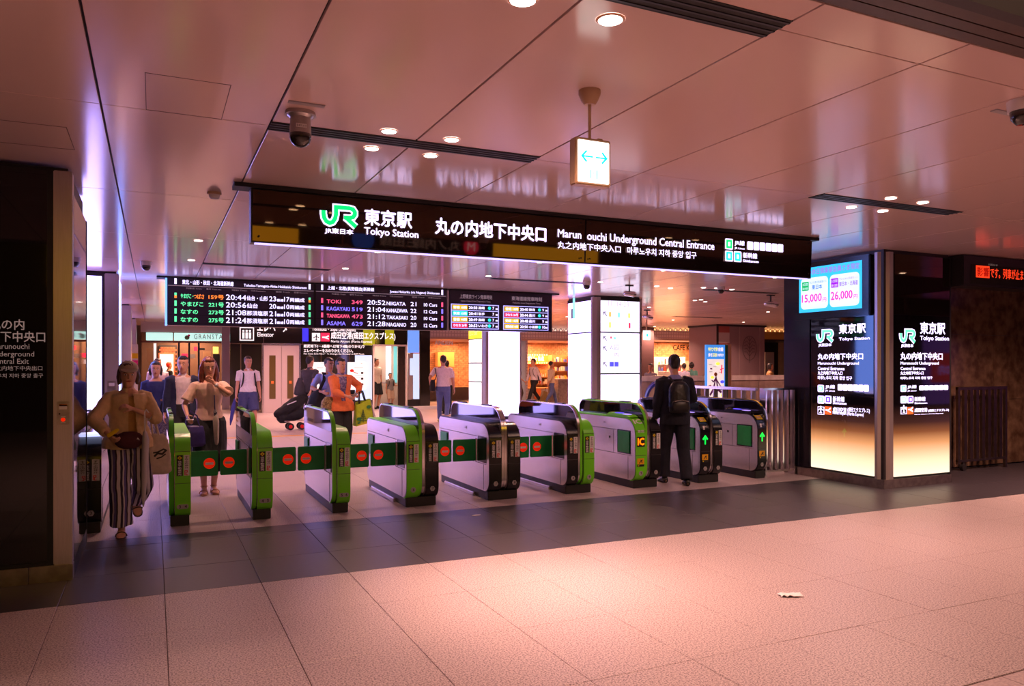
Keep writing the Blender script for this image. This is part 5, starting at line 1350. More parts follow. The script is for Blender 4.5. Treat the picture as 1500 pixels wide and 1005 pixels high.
# ------------------------------------------------------------------ stair well parapet, escalator, poster stand
WY = 18.0
pa = thing('parapet', (15.5, WY, 0), 'low brown marble parapet of the stair well in front of the shops', 'wall')
x0, x1 = px(940, Y=WY).x, 19.0
M_par = mottled('parapet_stone', (.20, .13, .11), (.30, .20, .18), 5, .3)
n_ = 6
for k in range(n_):
    a = x0 + (x1 - x0) * k / n_; b = x0 + (x1 - x0) * (k + 1) / n_
    MB().box(a + .004, b - .004, WY, WY + .3, 0, 1.10).build('stone_slab', M_par, pa, bevel=.004)
    MB().box(a + .002, b - .002, WY - .03, WY + .33, 1.10, 1.25).build('coping_stone', mottled('coping', (.42, .33, .33), (.52, .42, .42), 5, .22), pa, bevel=.006)
es = thing('escalator', (px(962, Y=14).x, 14, 0), 'escalator end with rounded blue edged glass balustrade behind the suited man', 'escalator')
for k, yo in enumerate((13.6, 14.6)):
    x0, x1 = px(945, Y=yo).x, px(945, Y=yo).x + 1.3
    out = rounded(x0, x1, .1, 1.22, [.3, .05, .05, .42], 6); inn = rounded(x0 + .05, x1 - .05, .15, 1.17, [.27, .03, .03, .38], 6)
    mb = MB(); mb.band(out + out[:1], inn + inn[:1], 'y', yo - .03, yo + .03); mb.build('handrail', mat('blue_rubber', (.05, .06, .4), .3), es, smooth=.7)
    MB().prism(inn, 'y', yo - .008, yo + .008).build('glass_balustrade', mat('balustrade_glass', (.55, .42, .36), .08, 0, .5, trans=.0), es)
MB().box(px(945, Y=13.6).x + .3, px(945, Y=13.6).x + 1.3, 13.65, 14.55, 0, .25).build('step_band', M_foot, es, bevel=.01)
PY_ = 16.0
ps = thing('poster_stand', (13.6, PY_, 0), 'tall freestanding lit poster with blue heading and cartoon figures beyond the railing', 'poster')
a, c = px(1034.5, Y=PY_).x, px(1062, Y=PY_).x; e = px(1072, Y=PY_).x
zt = px(1040, 505, Y=PY_).z
MB().box(a, c, PY_, PY_ + .06, .35, zt).build('panel', mat('poster_blue', (.05, .2, .5), .5, emit=(.05, .28, .85), es=.7), ps)
MB().box(c, c + .1, PY_, PY_ + .5, .2, zt).build('green_edge', mat('poster_green', (.03, .2, .12), .5), ps); MB().box(c + .1, e, PY_ + .02, PY_ + .5, .2, zt + .02).build('frame', M_bei, ps)
MB().box(a, e, PY_ + .1, PY_ + .4, 0, .35).build('foot', mat('poster_green'), ps)
W_ = c - a
box('sheet', a + .06 * W_, c - .06 * W_, PY_ - .01, PY_, .62, zt - .38, mat('poster_cream', (.8, .7, .65), .5, emit=(.95, .80, .78), es=.65), ps)
M_yl2 = mat('poster_yellow', (.9, .8, .1), .5, emit=(1, .85, .1), es=.8)
text('キケンです!', (a + .1 * W_, PY_ - .012, zt - .17), .5 * W_, .10, M_yl2, ps, '-Y', bold=.004); text('自撮', (a + .64 * W_, PY_ - .012, zt - .17), .25 * W_, .10, M_notice, ps, '-Y', bold=.004)
text('歩き', (a + .1 * W_, PY_ - .012, zt - .32), .2 * W_, .10, M_notice, ps, '-Y', bold=.004); text('スマホ', (a + .32 * W_, PY_ - .012, zt - .32), .22 * W_, .10, M_yl2, ps, '-Y', bold=.004); text('につながります!', (a + .55 * W_, PY_ - .012, zt - .31), .36 * W_, .08, M_notice, ps, '-Y', bold=.003)
o = Vector((a, PY_ - .014, .62)); PS = W_ / .84; A_ = (Vector((PS, 0, 0)), Vector((0, 0, 1)))
M_pp = mat('figure_purple', (.35, .1, .5), .5); M_org = mat('figure_orange', (.8, .3, .1), .5); M_gr = mat('figure_green', (.05, .35, .25), .5)
MB().stroke([(.15, .15), (.30, .30), (.42, .62), (.50, .30), (.66, .22)], .07, A_, o).build('drawn_figure', M_pp, ps)
MB().stroke([(.40, .60), (.30, .50), (.22, .55)], .035, A_, o, .003).stroke([(.42, .58), (.55, .45), (.62, .38)], .035, A_, o, .003).build('drawn_figure', M_pp, ps)
disc(o + Vector((.40 * PS, -.004, .70)), .055, M_org, ps, '-Y', 'drawn_head', n=12)
MB().stroke([(.66, .72), (.68, .95)], .05, A_, o).stroke([(.6, .82), (.76, .86)], .03, A_, o, .003).build('drawn_figure', M_rd, ps)
for (x, z, r1, m) in ((.25, .62, .06, M_yl2), (.50, .98, .07, M_yl2), (.70, .50, .07, M_bl), (.62, .32, .06, M_gr), (.20, .85, .04, M_pp), (.72, .14, .07, M_yl2), (.74, .30, .06, M_gr), (.15, .4, .04, M_org)):
    disc(o + Vector((x * PS, -.003, z)), r1, m, ps, '-Y', 'drawn_shape', n=12, ry=r1 * .6)
for (x, z) in ((.1, .95), (.3, .9), (.12, .76), (.55, .75)): rect(o + Vector((x * PS, -.002, z)), .10, .012, M_greyp, ps, '-Y', 'drawn_line')

# ------------------------------------------------------------------ what stands behind the photographer and shows only as reflections
ry = -3.0
wl = struct('wall_passage', MB().box(21.6, 26.2, ry - .12, ry - .02, 0, 5.2), M_pass)
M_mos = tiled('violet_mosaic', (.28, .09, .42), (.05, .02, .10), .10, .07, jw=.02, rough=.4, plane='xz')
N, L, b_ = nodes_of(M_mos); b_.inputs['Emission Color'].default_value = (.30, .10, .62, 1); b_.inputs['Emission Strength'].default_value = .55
vm = thing('mosaic_panel', (23.6, ry + .05, 0), 'violet lit mosaic panel seen mirrored in the right pillar', 'panel')
box('mosaic', 22.3, 26, ry - .01, ry + .05, .3, 2.4, M_mos, vm)
rsn = thing('red_sign', (24, ry + .1, 1.2), 'red framed sign with violet characters seen mirrored in the right pillar', 'sign')
box('board', 22.6, 25, ry + .06, ry + .1, 1.0, 1.95, mat('red_board_lit', (.6, .02, .02), .5, emit=(.8, .03, .03), es=.7), rsn)
text('丸の内', (23.9, ry + .115, 1.25), 1.0, .32, mat('violet_txt', (.3, .2, .7), .5, emit=(.40, .25, .9), es=1), rsn, '+Y', bold=.01)
yb_ = thing('yellow_light_box', (-3, -5, 3.0), 'yellow glowing panel high on the passage wall behind the camera', 'sign')
M_yb = mat('yellow_box_lit', (.8, .5, .05), .5, emit=(1.0, .55, .03), es=1.5)
box('panel', -1.9, 3.0, -5.1, -5.0, 3.15, 4.6, M_yb, yb_); box('panel', 7.8, 11.0, -5.1, -5.0, 3.15, 4.6, M_yb, yb_)
hs = thing('metro_sign', (5.5, -4.6, 3.0), 'black hanging metro sign with a blue circle and a red circle behind the camera', 'sign')
box('casing', 3.6, 7.7, -4.7, -4.6, 3.1, 3.75, M_dark, hs); box('hanger', 5.6, 5.7, -4.68, -4.62, 3.75, 5.2, M_dark, hs)
disc((4.4, -4.59, 3.42), .26, mat('metro_blue', (0, .1, .6), .4, emit=(.02, .1, 1.0), es=1.2), hs, '+Y', 'blue_circle'); disc((7.1, -4.59, 3.42), .2, mat('metro_red', (.6, 0, .1), .4, emit=(1.0, .03, .15), es=1.2), hs, '+Y', 'red_circle')
text('丸ノ内線', (6.8, -4.59, 3.3), 1.2, .25, M_pg, hs, '+Y'); text('M', (7.2, -4.58, 3.32), .2, .2, M_txt, hs, '+Y'); text('三田線', (5.7, -4.59, 3.3), .9, .25, M_pg, hs, '+Y')
# ------------------------------------------------------------------ people
TMP = bpy.data.scenes.new('scratch')
def remesh(mb, vox, name):
    me = mb.mesh(name)
    o = bpy.data.objects.new('tmp', me)
    TMP.collection.objects.link(o)
    m = o.modifiers.new('r', 'REMESH'); m.mode = 'VOXEL'; m.voxel_size = vox; m.use_smooth_shade = True
    s = o.modifiers.new('s', 'SMOOTH'); s.factor = .5; s.iterations = 2
    with bpy.context.temp_override(scene=TMP, view_layer=TMP.view_layers[0]):
        dg = bpy.context.evaluated_depsgraph_get()
        out = bpy.data.meshes.new_from_object(o.evaluated_get(dg))
    bpy.data.objects.remove(o); bpy.data.meshes.remove(me)
    return out

def wrinkle(me, amp, scale, stretch=(1, 1, 1)):
    off = Vector((random.uniform(0, 50),) * 3)
    NS = [v.normal.copy() for v in me.vertices]
    for v, nrm in zip(me.vertices, NS):
        q = Vector((v.co.x * stretch[0], v.co.y * stretch[1], v.co.z * stretch[2])) * scale + off
        v.co += nrm * amp * (noise.noise(q) + .5 * noise.noise(q * 2.3))

def cut(me, fn):
    bm = bmesh.new(); bm.from_mesh(me)
    bmesh.ops.delete(bm, geom=[v for v in bm.verts if fn(v.co)], context='VERTS')
    bm.to_mesh(me); bm.free()

def V3(*a): return Vector(a)
def ik(a, c, l1, l2, pole):
    d = c - a; L = min(d.length, (l1 + l2) * .999)
    d = d.normalized(); c = a + d * L
    k = (l1 * l1 - l2 * l2 + L * L) / (2 * L)
    h = math.sqrt(max(l1 * l1 - k * k, 0))
    p = Vector(pole); p = (p - d * p.dot(d))
    p = p.normalized() if p.length > 1e-5 else d.orthogonal().normalized()
    return a + d * k + p * h, c

M_skin = mottled('skin', (.60, .30, .20), (.66, .34, .22), 14, .5)
M_skin2 = mottled('skin_tan', (.52, .24, .14), (.58, .27, .16), 14, .5)
M_hairb = mottled('hair_black', (.012, .009, .009), (.03, .02, .018), 60, .4, stretch=(1, 1, .15))
M_hairr = mottled('hair_auburn', (.12, .025, .015), (.22, .05, .025), 50, .38, stretch=(1, 1, .15))
M_hairbr = mottled('hair_brown', (.05, .025, .015), (.10, .045, .03), 50, .4, stretch=(1, 1, .15))
M_eye = mat('eye_white', (.75, .70, .68), .3); M_iris = mat('eye_dark', (.02, .012, .01), .2); M_lip = mat('lip', (.45, .10, .08), .5)
def cloth(name, c, c2=None, rough=.8, scale=25): return mottled('cloth_' + name, c, c2 or tuple(min(1, x * 1.15 + .003) for x in c), scale, rough, bump=.12)

class Fig:
    """a person in local axes: faces -Y, own left side is +X; built at the origin, then moved"""
    def __init__(s, label, loc, yaw, H, lw=None, rw=None, lp=(.3, .6, -.3), rp=(-.3, .6, -.3), la=None, ra=None, head=(0, 0), build='m', vox=None, near=False, skin=None,
                 lpitch=0, rpitch=0, lean=0.0, bare=False, curl=(.5, .5), ld=None, rd=None, lk=(0.1, -1, 0), rk=(-.1, -1, 0), hipw=1.0, name='person'):
        s.k = H / 1.72; k = s.k
        s.loc = Vector(loc); s.yaw = yaw; s.near = near; s.vox = vox or (.0075 if near else .013)
        s.skin = skin or M_skin
        s.root = thing(name, (0, 0, 0), label, 'person')
        sw = .185 if build == 'm' else .162
        s.build = build
        s.lean = lean
        L = lambda x, y, z: V3(x * k, (y - lean * max(z - .9, 0)) * k, z * k)
        s.L = L
        s.sh = {1: L(sw, .0, 1.372), -1: L(-sw, .0, 1.372)}
        s.hip = {1: L(.085, 0, .90), -1: L(-.085, 0, .90)}
        lw = lw or (.25, -.02, .78); rw = rw or (-.25, -.02, .78)
        s.wr = {}; s.elb = {}
        for sd, w, p in ((1, lw, lp), (-1, rw, rp)):
            e, c = ik(s.sh[sd], L(*w), .28 * k, .245 * k, p); s.elb[sd] = e; s.wr[sd] = c
        s.kn = {}; s.an = {}
        for sd, a, p in ((1, la or (.10, .02, .08), lk), (-1, ra or (-.10, .02, .08), rk)):
            e, c = ik(s.hip[sd], V3(a[0] * k, a[1] * k, a[2] * k), .43 * k, .415 * k, p); s.kn[sd] = e; s.an[sd] = c
        s.pitch = {1: lpitch, -1: rpitch}
        s.neck = L(0, .01, 1.44); s.hc = L(0, -.012, 1.597)
        s.HM = Matrix.Rotation(head[0], 3, 'Z') @ Matrix.Rotation(head[1], 3, 'X')
        s.curl = {1: curl[0], -1: curl[1]}
        s.hd = {}
        if ld: s.hd[1] = V3(*ld)
        if rd: s.hd[-1] = V3(*rd)
        s.hipw = hipw
        s.make_body(bare)
    def h(s, x, y, z): return s.hc + s.HM @ (V3(x, y, z) * s.k)
    def torso_rings(s, ease=0.0, z0=.84, z1=1.46, wide=1.0, deep=1.0, hem=0.0):
        f = s.build == 'f'
        base = [(.80, .155, .115), (.86, .163, .118), (.93, .168, .118), (1.0, .150 if f else .156, .105), (1.08, .128 if f else .146, .095), (1.16, .132 if f else .150, .098), (1.25, .148 if f else .165, .112), (1.33, .158 if f else .180, .108), (1.38, .150 if f else .172, .092), (1.405, .128 if f else .148, .082), (1.43, .092, .068), (1.455, .062, .060)]
        R = []
        for z, a, b in base:
            if z < z0 - 1e-6 or z > z1 + 1e-6: continue
            t = max(0, (1.1 - z)) / .3
            R.append((s.L(0, .005, z), V3((a * wide * (s.hipw if z < 1.02 else 1) + ease + hem * t) * s.k, 0, 0), V3(0, (b * deep + ease + hem * t) * s.k, 0)))
        return R
    def hand(s, mb, sd):
        k = s.k * (1.0 if s.build == 'm' else .93)
        w = s.wr[sd]; d = (w - s.elb[sd]).normalized()
        if sd in s.hd: d = s.hd[sd].normalized()
        # palm faces the body; across = direction from little finger to index
        n = V3(-sd, 0, 0) - d * V3(-sd, 0, 0).dot(d)
        if n.length < .2: n = V3(0, 0, -1) - d * V3(0, 0, -1).dot(d)
        if sd in getattr(s, 'palm', {}): n = s.palm[sd] - d * s.palm[sd].dot(d)
        n.normalize()
        ac = d.cross(n).normalized()
        if ac.y > 0 or (abs(ac.y) < .3 and ac.z < 0): ac = -ac
        R = []
        for t, a, b in ((-.01, .024, .020), (.02, .028, .018), (.05, .037, .016), (.08, .040, .014), (.092, .034, .011)):
            R.append((w + d * t * k, ac * a * k, n * b * k))
        mb.rings(R, 10)
        r = .0088 if s.near else .010
        c = s.curl[sd]
        for i, (off, ln) in enumerate(((.029, .070), (.010, .080), (-.010, .074), (-.028, .058))):
            p = w + (d * .080 + ac * off) * k; pts = [p - d * .02 * k, p]; ang = 0
            for q, fr in enumerate((.44, .32, .24)):
                ang += c * (.55, .8, .7)[q]
                dd = d * math.cos(ang) + n * math.sin(ang)
                p = p + dd * ln * fr * 1.1 * k; pts.append(p)
            mb.limb(pts, [r * k, r * k, r * .95 * k, r * .88 * k, r * .78 * k], 8)
        p0 = w + (d * .020 + ac * .020 + n * .004) * k
        d1 = (d * .62 + ac * .72 + n * .30).normalized(); d2 = (d * .85 + ac * .25 + n * (.35 + .4 * c)).normalized()
        p1 = p0 + d1 * .038 * k; p2 = p1 + d2 * .030 * k; p3 = p2 + d2 * .024 * k
        mb.limb([p0, p1, p2, p3], [.014 * k, .0115 * k, .0105 * k, .0085 * k], 8)
        s.grip = getattr(s, 'grip', {}); s.grip[sd] = w + (d * .075 + n * .025) * k
    def make_body(s, bare):
        k = s.k; mb = MB()
        mb.rings(s.torso_rings(-.006), 20)
        # neck and head
        mb.limb([s.L(0, .012, 1.40), s.L(0, .006, 1.47), s.h(0, .012, -.06)], [.062 * k, .052 * k, .050 * k], 14, round_ends=False)
        hr = [(-.128, .018, .016, -.052), (-.118, .034, .030, -.048), (-.100, .046, .048, -.034), (-.075, .056, .066, -.018), (-.045, .063, .080, -.006), (-.01, .070, .089, .002), (.025, .073, .094, .004), (.055, .074, .094, .006), (.085, .066, .084, .008), (.107, .048, .062, .010), (.120, .022, .03, .012)]
        X = s.HM @ V3(1, 0, 0); Y = s.HM @ V3(0, 1, 0)
        mb.rings([(s.h(0, yo, z), X * a * 1.07 * k, Y * b * 1.02 * k) for z, a, b, yo in hr], 20)
        mb.limb([s.h(0, -.086, .012), s.h(0, -.098, -.012), s.h(0, -.106, -.028)], [.008 * k, .010 * k, .013 * k], 8)
        mb.ell(s.h(0, -.078, -.062), (.026 * k, .014 * k, .012 * k), 10, 6, s.HM)
        mb.ell(s.h(0, -.078, .022), (.05 * k, .016 * k, .012 * k), 10, 6, s.HM)
        for sd in (1, -1): mb.ell(s.h(sd * .074, .006, -.008), (.010 * k, .018 * k, .030 * k), 8, 6, s.HM)
        for sd in (1, -1):
            mb.limb([s.sh[sd] - V3(sd * .05 * k, 0, .01 * k), s.sh[sd], s.sh[sd].lerp(s.elb[sd], .5), s.elb[sd]], [.050 * k, .050 * k, .043 * k, .036 * k] if s.build == 'm' else [.045 * k, .043 * k, .038 * k, .032 * k], 12)
            mb.limb([s.elb[sd], s.elb[sd].lerp(s.wr[sd], .35), s.wr[sd]], [.036 * k, .036 * k, .024 * k] if s.build == 'm' else [.032 * k, .031 * k, .021 * k], 12)
            mb.limb([s.hip[sd] + V3(0, 0, .02 * k), s.hip[sd].lerp(s.kn[sd], .35), s.kn[sd]], [.085 * k, .076 * k, .052 * k], 14)
            mb.limb([s.kn[sd], s.kn[sd].lerp(s.an[sd], .3) + V3(0, .012 * k, 0), s.an[sd]], [.050 * k, .052 * k, .033 * k], 12)
            s.hand(mb, sd)
            s.foot(mb, sd, 0.0)
        me = remesh(mb, s.vox * .8 if s.near else s.vox, 'body')
        s.body = finish(me, 'body', s.skin, s.root)
        # face details
        for sd in (1, -1):
            e = MB().ell(s.h(sd * .030, -.083, .004), (.0135 * k, .008 * k, .0075 * k), 10, 6, s.HM).build('eye', M_eye, s.body, smooth=3.2)
            if s.near: pass
        for sd in (1, -1):
            m2 = MB().ell(s.h(sd * .030, -.0895, .004), (.0062 * k, .003 * k, .0066 * k), 8, 6, s.HM)
            m2.build('iris', M_iris, s.body, smooth=3.2)
            m3 = MB().limb([s.h(sd * .015, -.0935, .026), s.h(sd * .03, -.0935, .031), s.h(sd * .047, -.085, .026)], [.0035 * k, .004 * k, .0025 * k], 6)
            m3.build('eyebrow', M_hairb, s.body)
        MB().limb([s.h(-.022, -.088, -.061), s.h(0, -.094, -.060), s.h(.022, -.088, -.061)], [.004 * k, .0065 * k, .004 * k], 8).build('mouth', M_lip, s.body, smooth=3.2)
    def foot_frame(s, sd):
        p = s.pitch[sd]
        d = V3(sd * .12, -math.cos(p), -math.sin(p)).normalized()
        u = V3(0, -math.sin(p), math.cos(p))
        return s.an[sd], d, u
    def foot(s, mb, sd, e=0.0, sole=0.0):
        k = s.k; a, d, u = s.foot_frame(sd); r = d.cross(u).normalized()
        R = []
        for t, w, hgt, zz in ((-.055, .020, .022, -.05), (-.045, .030, .035, -.042), (-.01, .034, .045, -.035), (.04, .037, .038, -.042), (.09, .044, .026, -.054), (.135, .044, .018, -.062), (.165, .032, .013, -.066), (.178, .016, .009, -.068)):
            R.append((a + (d * t + u * zz) * k, r * (w + e) * k, u * (hgt + e) * k))
        mb.rings(R, 12)
        if not sole and not e: mb.limb([a + u * .0, a - u * .03 * k], [.034 * k, .034 * k], 10)
    def shoes(s, m, style='shoe', msole=None):
        for sd in (1, -1):
            k = s.k; a, d, u = s.foot_frame(sd); r = d.cross(u).normalized(); mb = MB()
            if style == 'shoe':
                s.foot(mb, sd, .006); mb.limb([a - u * .035 * k, a - u * .005 * k], [.042 * k, .040 * k], 12)
                me = remesh(mb, .009, 'shoe'); o = finish(me, 'shoe', m, s.root)
            else:
                mb.rings([(a + (d * t - u * .079) * k, r * w * k, u * .009 * k) for t, w in ((-.065, .022), (-.045, .036), (.02, .040), (.09, .049), (.14, .049), (.175, .036), (.185, .018))], 14)
                for t, w in ((.10, .046), (.02, .038)):
                    P = [a + (d * t + r * w * math.cos(q) * 1.08 + u * (-.068 + (.046 if t < .05 else .036) * math.sin(q) * 1.12)) * k for q in [PI * j / 8 for j in range(9)]]
                    if not (style == 'thong' and t < .05): mb.limb(P, .006 * k, 6)
                if style == 'thong': pass
                if style == 'sandal': mb.limb([a + (V3(math.cos(q) * .04, math.sin(q) * .045, 0) + u * .01) * k for q in [2 * PI * j / 10 for j in range(11)]], .006 * k, 6)
                o = mb.build('sandal', m, s.root, smooth=.8)
            if msole:
                MB().rings([(a + (d * t - u * .083) * k, r * w * k, u * .008 * k) for t, w in ((-.06, .03), (0, .036), (.1, .046), (.15, .044), (.18, .022))], 12).build('sole', msole, o)
    def arm_tube(s, mb, sd, frac, r0, r1, r2=None, flare=0.0):
        k = s.k; a = s.sh[sd] - V3(sd * .04 * k, 0, .0)
        if frac <= 1:
            p = s.sh[sd].lerp(s.elb[sd], frac)
            mb.limb([a, s.sh[sd], p], [r0 * k, r0 * k, (r1 + flare) * k], 12, round_ends=False)
        else:
            p = s.elb[sd].lerp(s.wr[sd], frac - 1)
            mb.limb([a, s.sh[sd], s.sh[sd].lerp(s.elb[sd], .6), s.elb[sd]], [r0 * k, r0 * k, r1 * k, r1 * k], 12)
            mb.limb([s.elb[sd], s.elb[sd].lerp(p, .5), p], [r1 * k, (r2 or r1) * k, (r2 or r1) * k * .95], 12, round_ends=False)
    def top(s, m, sleeve=.8, ease=.012, z0=.86, hem=0.0, collar=True, name='shirt', r0=.066, r1=.056, r2=None, amp=.005, wide=1.0, deep=1.0, flare=0.0, cutfn=None, z1=1.425, sleeves=(None, None)):
        mb = MB()
        mb.rings(s.torso_rings(ease, z0, z1, wide, deep, hem), 24)
        f = 0 if s.build == 'm' else -.006
        for sd, sv in ((1, sleeves[0]), (-1, sleeves[1])):
            if (sleeve if sv is None else sv) > 0: s.arm_tube(mb, sd, sleeve if sv is None else sv, r0 + f, r1 + f, r2, flare)
        if collar:
            k = s.k
            mb.limb([s.L(0, .008, 1.41), s.L(0, .012, 1.462)], [(.072) * k, .062 * k], 16, round_ends=False)
        me = remesh(mb, s.vox, name)
        wrinkle(me, amp * s.k, 11, (1, 1, .6))
        if cutfn: cut(me, cutfn)
        o = finish(me, name, m, s.root)
        return o
    def trousers(s, m, end=1.0, r=(.108, .092, .075, .062), name='trousers', amp=.004, z1=1.0, stretch=(1, 1, .3), ease=.012, split=True):
        """end 1 = to the ankle; below .55 ends above the knee"""
        k = s.k; mb = MB()
        mb.rings(s.torso_rings(ease, .80, z1), 24)
        for sd in (1, -1):
            hp = s.hip[sd] + V3(0, 0, -.0 * k)
            if end <= .6:
                p = s.hip[sd].lerp(s.kn[sd], end / .55); mb.limb([hp, s.hip[sd].lerp(p, .5), p], [r[0] * k, r[1] * k, r[2] * k], 16, round_ends=False)
            else:
                p = s.kn[sd].lerp(s.an[sd], (end - .5) / .5)
                mb.limb([hp, s.hip[sd].lerp(s.kn[sd], .5), s.kn[sd]], [r[0] * k, r[1] * k, r[2] * k], 16)
                mb.limb([s.kn[sd], s.kn[sd].lerp(p, .5), p], [r[2] * k, (r[2] + r[3]) / 2 * k, r[3] * k], 16, round_ends=False)
        me = remesh(mb, s.vox, name); wrinkle(me, amp * k, 9, stretch)
        return finish(me, name, m, s.root)
    def hair(s, m, style='short'):
        k = s.k; mb = MB()
        mb.ell(s.h(0, .022, .040), (.084 * k, .100 * k, .104 * k), 18, 10, s.HM)
        mb.ell(s.h(0, -.026, .092), (.064 * k, .060 * k, .034 * k), 14, 8, s.HM)
        if style == 'short': mb.ell(s.h(0, .062, -.012), (.062 * k, .048 * k, .058 * k), 12, 8, s.HM)
        if style in ('bob', 'bun'):
            for sd in (1, -1): mb.limb([s.h(sd * .066, .012, .05), s.h(sd * .082, .008, -.02), s.h(sd * .080, -.004, -.085 if style == 'bob' else -.03)], [.030 * k, .028 * k, .020 * k], 10)
            mb.ell(s.h(0, .055, -.03), (.078 * k, .055 * k, .085 * k), 12, 8, s.HM)
        if style == 'bun': mb.ell(s.h(0, .105, .02), (.04 * k, .035 * k, .04 * k), 10, 6, s.HM)
        if style == 'curly':
            for i in range(26):
                a = random.uniform(-.3, PI + .3); b = random.uniform(-.3, 1.4)
                mb.ell(s.h(.09 * math.cos(a) * math.cos(b), .02 + .095 * math.sin(a) * math.cos(b), .03 + .095 * math.sin(b)), (.026 * k,) * 3, 8, 6)
        if style == 'long':
            for sd in (1, -1):
                for j, (dx, dy, ln) in enumerate(((0, -.01, .24), (.012, .03, .27), (-.008, .06, .28), (.02, .01, .22))):
                    wv = random.uniform(-.012, .012)
                    mb.limb([s.h(sd * (.052 + dx * .3), dy, .07), s.h(sd * (.074 + dx), dy - .002, -.01), s.h(sd * (.084 + dx + wv), dy - .01, -.10), s.h(sd * (.074 + dx + wv), dy - .02, -.19), s.h(sd * (.088 + dx - wv), dy - .03, -ln)], [.028 * k, .024 * k, .023 * k, .020 * k, .010 * k], 8)
            mb.ell(s.h(0, .06, -.05), (.085 * k, .05 * k, .14 * k), 12, 8, s.HM)
        me = remesh(mb, min(s.vox, .011), 'hair'); wrinkle(me, .006 * k, 45, (1, 1, .35))
        return finish(me, 'hair', m, s.root)
    def done(s):
        R = Matrix.Rotation(s.yaw, 4, 'Z')
        s.root.location = s.loc; s.root.rotation_euler = (0, 0, s.yaw)
        for nm, t, p in getattr(s, 'held', []):
            t.location = s.loc + (R.to_3x3() @ p); t.rotation_euler = (0, 0, s.yaw)
        return s
    def hold(s, name, p, label, cat):
        """an object of its own carried by this person; its origin is at local point p"""
        t = thing(name, p, label, cat)
        s.held = getattr(s, 'held', []) + [(name, t, Vector(p))]
        return t

def backpack(f, label, m, w=.13, hgt=.42, z=1.12, d=.075, y=.17, straps=True, pocket=True, name='backpack'):
    k = f.k; t = f.hold(name, f.L(0, y, z - hgt / 2), label, 'backpack')
    mb = MB()
    mb.rings([(f.L(0, y + .0, z + q * hgt), V3(w * a * k, 0, 0), V3(0, d * b * k, 0)) for q, a, b in ((-.5, .7, .6), (-.46, .95, .95), (-.2, 1, 1.08), (.1, 1, 1.0), (.32, .93, .9), (.44, .7, .72), (.5, .35, .4))], 20)
    me = remesh(mb, .012, 'bag'); me.transform(Matrix.Translation(-org(t))); wrinkle(me, .004, 18); finish(me, 'bag', m, t)
    if pocket:
        MB().rings([(f.L(0, y + d * .9, z + q * hgt), V3(w * a * k, 0, 0), V3(0, .035 * b * k, 0)) for q, a, b in ((-.42, .7, .6), (-.36, .85, 1), (-.18, .85, 1), (-.12, .7, .6))], 16).build('front_pocket', m, t, smooth=1)
        MB().limb([f.L(-.09, y + d + .03, z - .13 * hgt), f.L(0, y + d + .045, z - .08 * hgt), f.L(.09, y + d + .03, z - .13 * hgt)], .005, 6).build('zip', M_cam, t)
    if straps:
        for sd in (1, -1):
            x = .085
            MB().limb([f.L(sd * .05, y - .03, z + hgt * .42), f.L(sd * x, .06, 1.435), f.L(sd * (x + .03), -.04, 1.425), f.L(sd * (x + .035), -.125, 1.30), f.L(sd * (x + .05), -.115, 1.15), f.L(sd * (x + .07), -.02, 1.02), f.L(sd * .1, y - .03, z - hgt * .3)], [.016] * 7, 8, flat=.4).build('strap', m, t, smooth=1)
    return t

# === 1. woman in cap and striped trousers, walking towards the camera
M_stripe = mat('striped_cloth', (.7, .65, .7), .8)
N, L_, b_ = nodes_of(M_stripe)
tc = N.new('ShaderNodeTexCoord'); sp = N.new('ShaderNodeSeparateXYZ'); nz = N.new('ShaderNodeTexNoise'); nz.inputs['Scale'].default_value = 4
mulx = N.new('ShaderNodeMath'); mulx.operation = 'MULTIPLY_ADD'; mulx.inputs[1].default_value = .05
fr = N.new('ShaderNodeMath'); fr.operation = 'FLOORED_MODULO'; fr.inputs[1].default_value = .085
dv = N.new('ShaderNodeMath'); dv.operation = 'DIVIDE'; dv.inputs[1].default_value = .085
cr_ = N.new('ShaderNodeValToRGB'); cr_.color_ramp.interpolation = 'CONSTANT'
L_.new(tc.outputs['Object'], sp.inputs[0]); L_.new(tc.outputs['Object'], nz.inputs['Vector']); L_.new(nz.outputs[0], mulx.inputs[0]); L_.new(sp.outputs['X'], mulx.inputs[2])
L_.new(mulx.outputs[0], fr.inputs[0]); L_.new(fr.outputs[0], dv.inputs[0]); L_.new(dv.outputs[0], cr_.inputs[0]); L_.new(cr_.outputs[0], b_.inputs['Base Color'])
el_ = cr_.color_ramp.elements; el_[0].position = 0; el_[0].color = (.62, .55, .62, 1); el_[1].position = .30; el_[1].color = (.03, .02, .05, 1)
for p_, c_ in ((.52, (.60, .52, .60)), (.66, (.12, .09, .30)), (.86, (.03, .02, .05))): q_ = el_.new(p_); q_.color = (*c_, 1)
M_bage = cloth('khaki', (.66, .45, .24)); M_bage2 = cloth('ochre', (.50, .27, .10))
w1 = Fig('woman in beige cap, khaki shirt and striped wide trousers walking through the gates', (-.215, 8.02, 0), .12, 1.60, build='f', near=True,
         rw=(-.20, -.27, 1.02), rp=(-1, .3, -.2), lw=(.02, -.22, 1.26), lp=(.8, .1, -.5), la=(.10, .30, .30), lpitch=1.0, ra=(-.07, -.10, .08), head=(-.05, .06), curl=(.9, 1.0))
w1.hair(M_hairbr, 'bob'); w1.shoes(mat('sandal_brown', (.05, .02, .015), .5), 'thong')
w1.top(M_bage2, .0, .004, .98, collar=False, name='undershirt', z1=1.40)
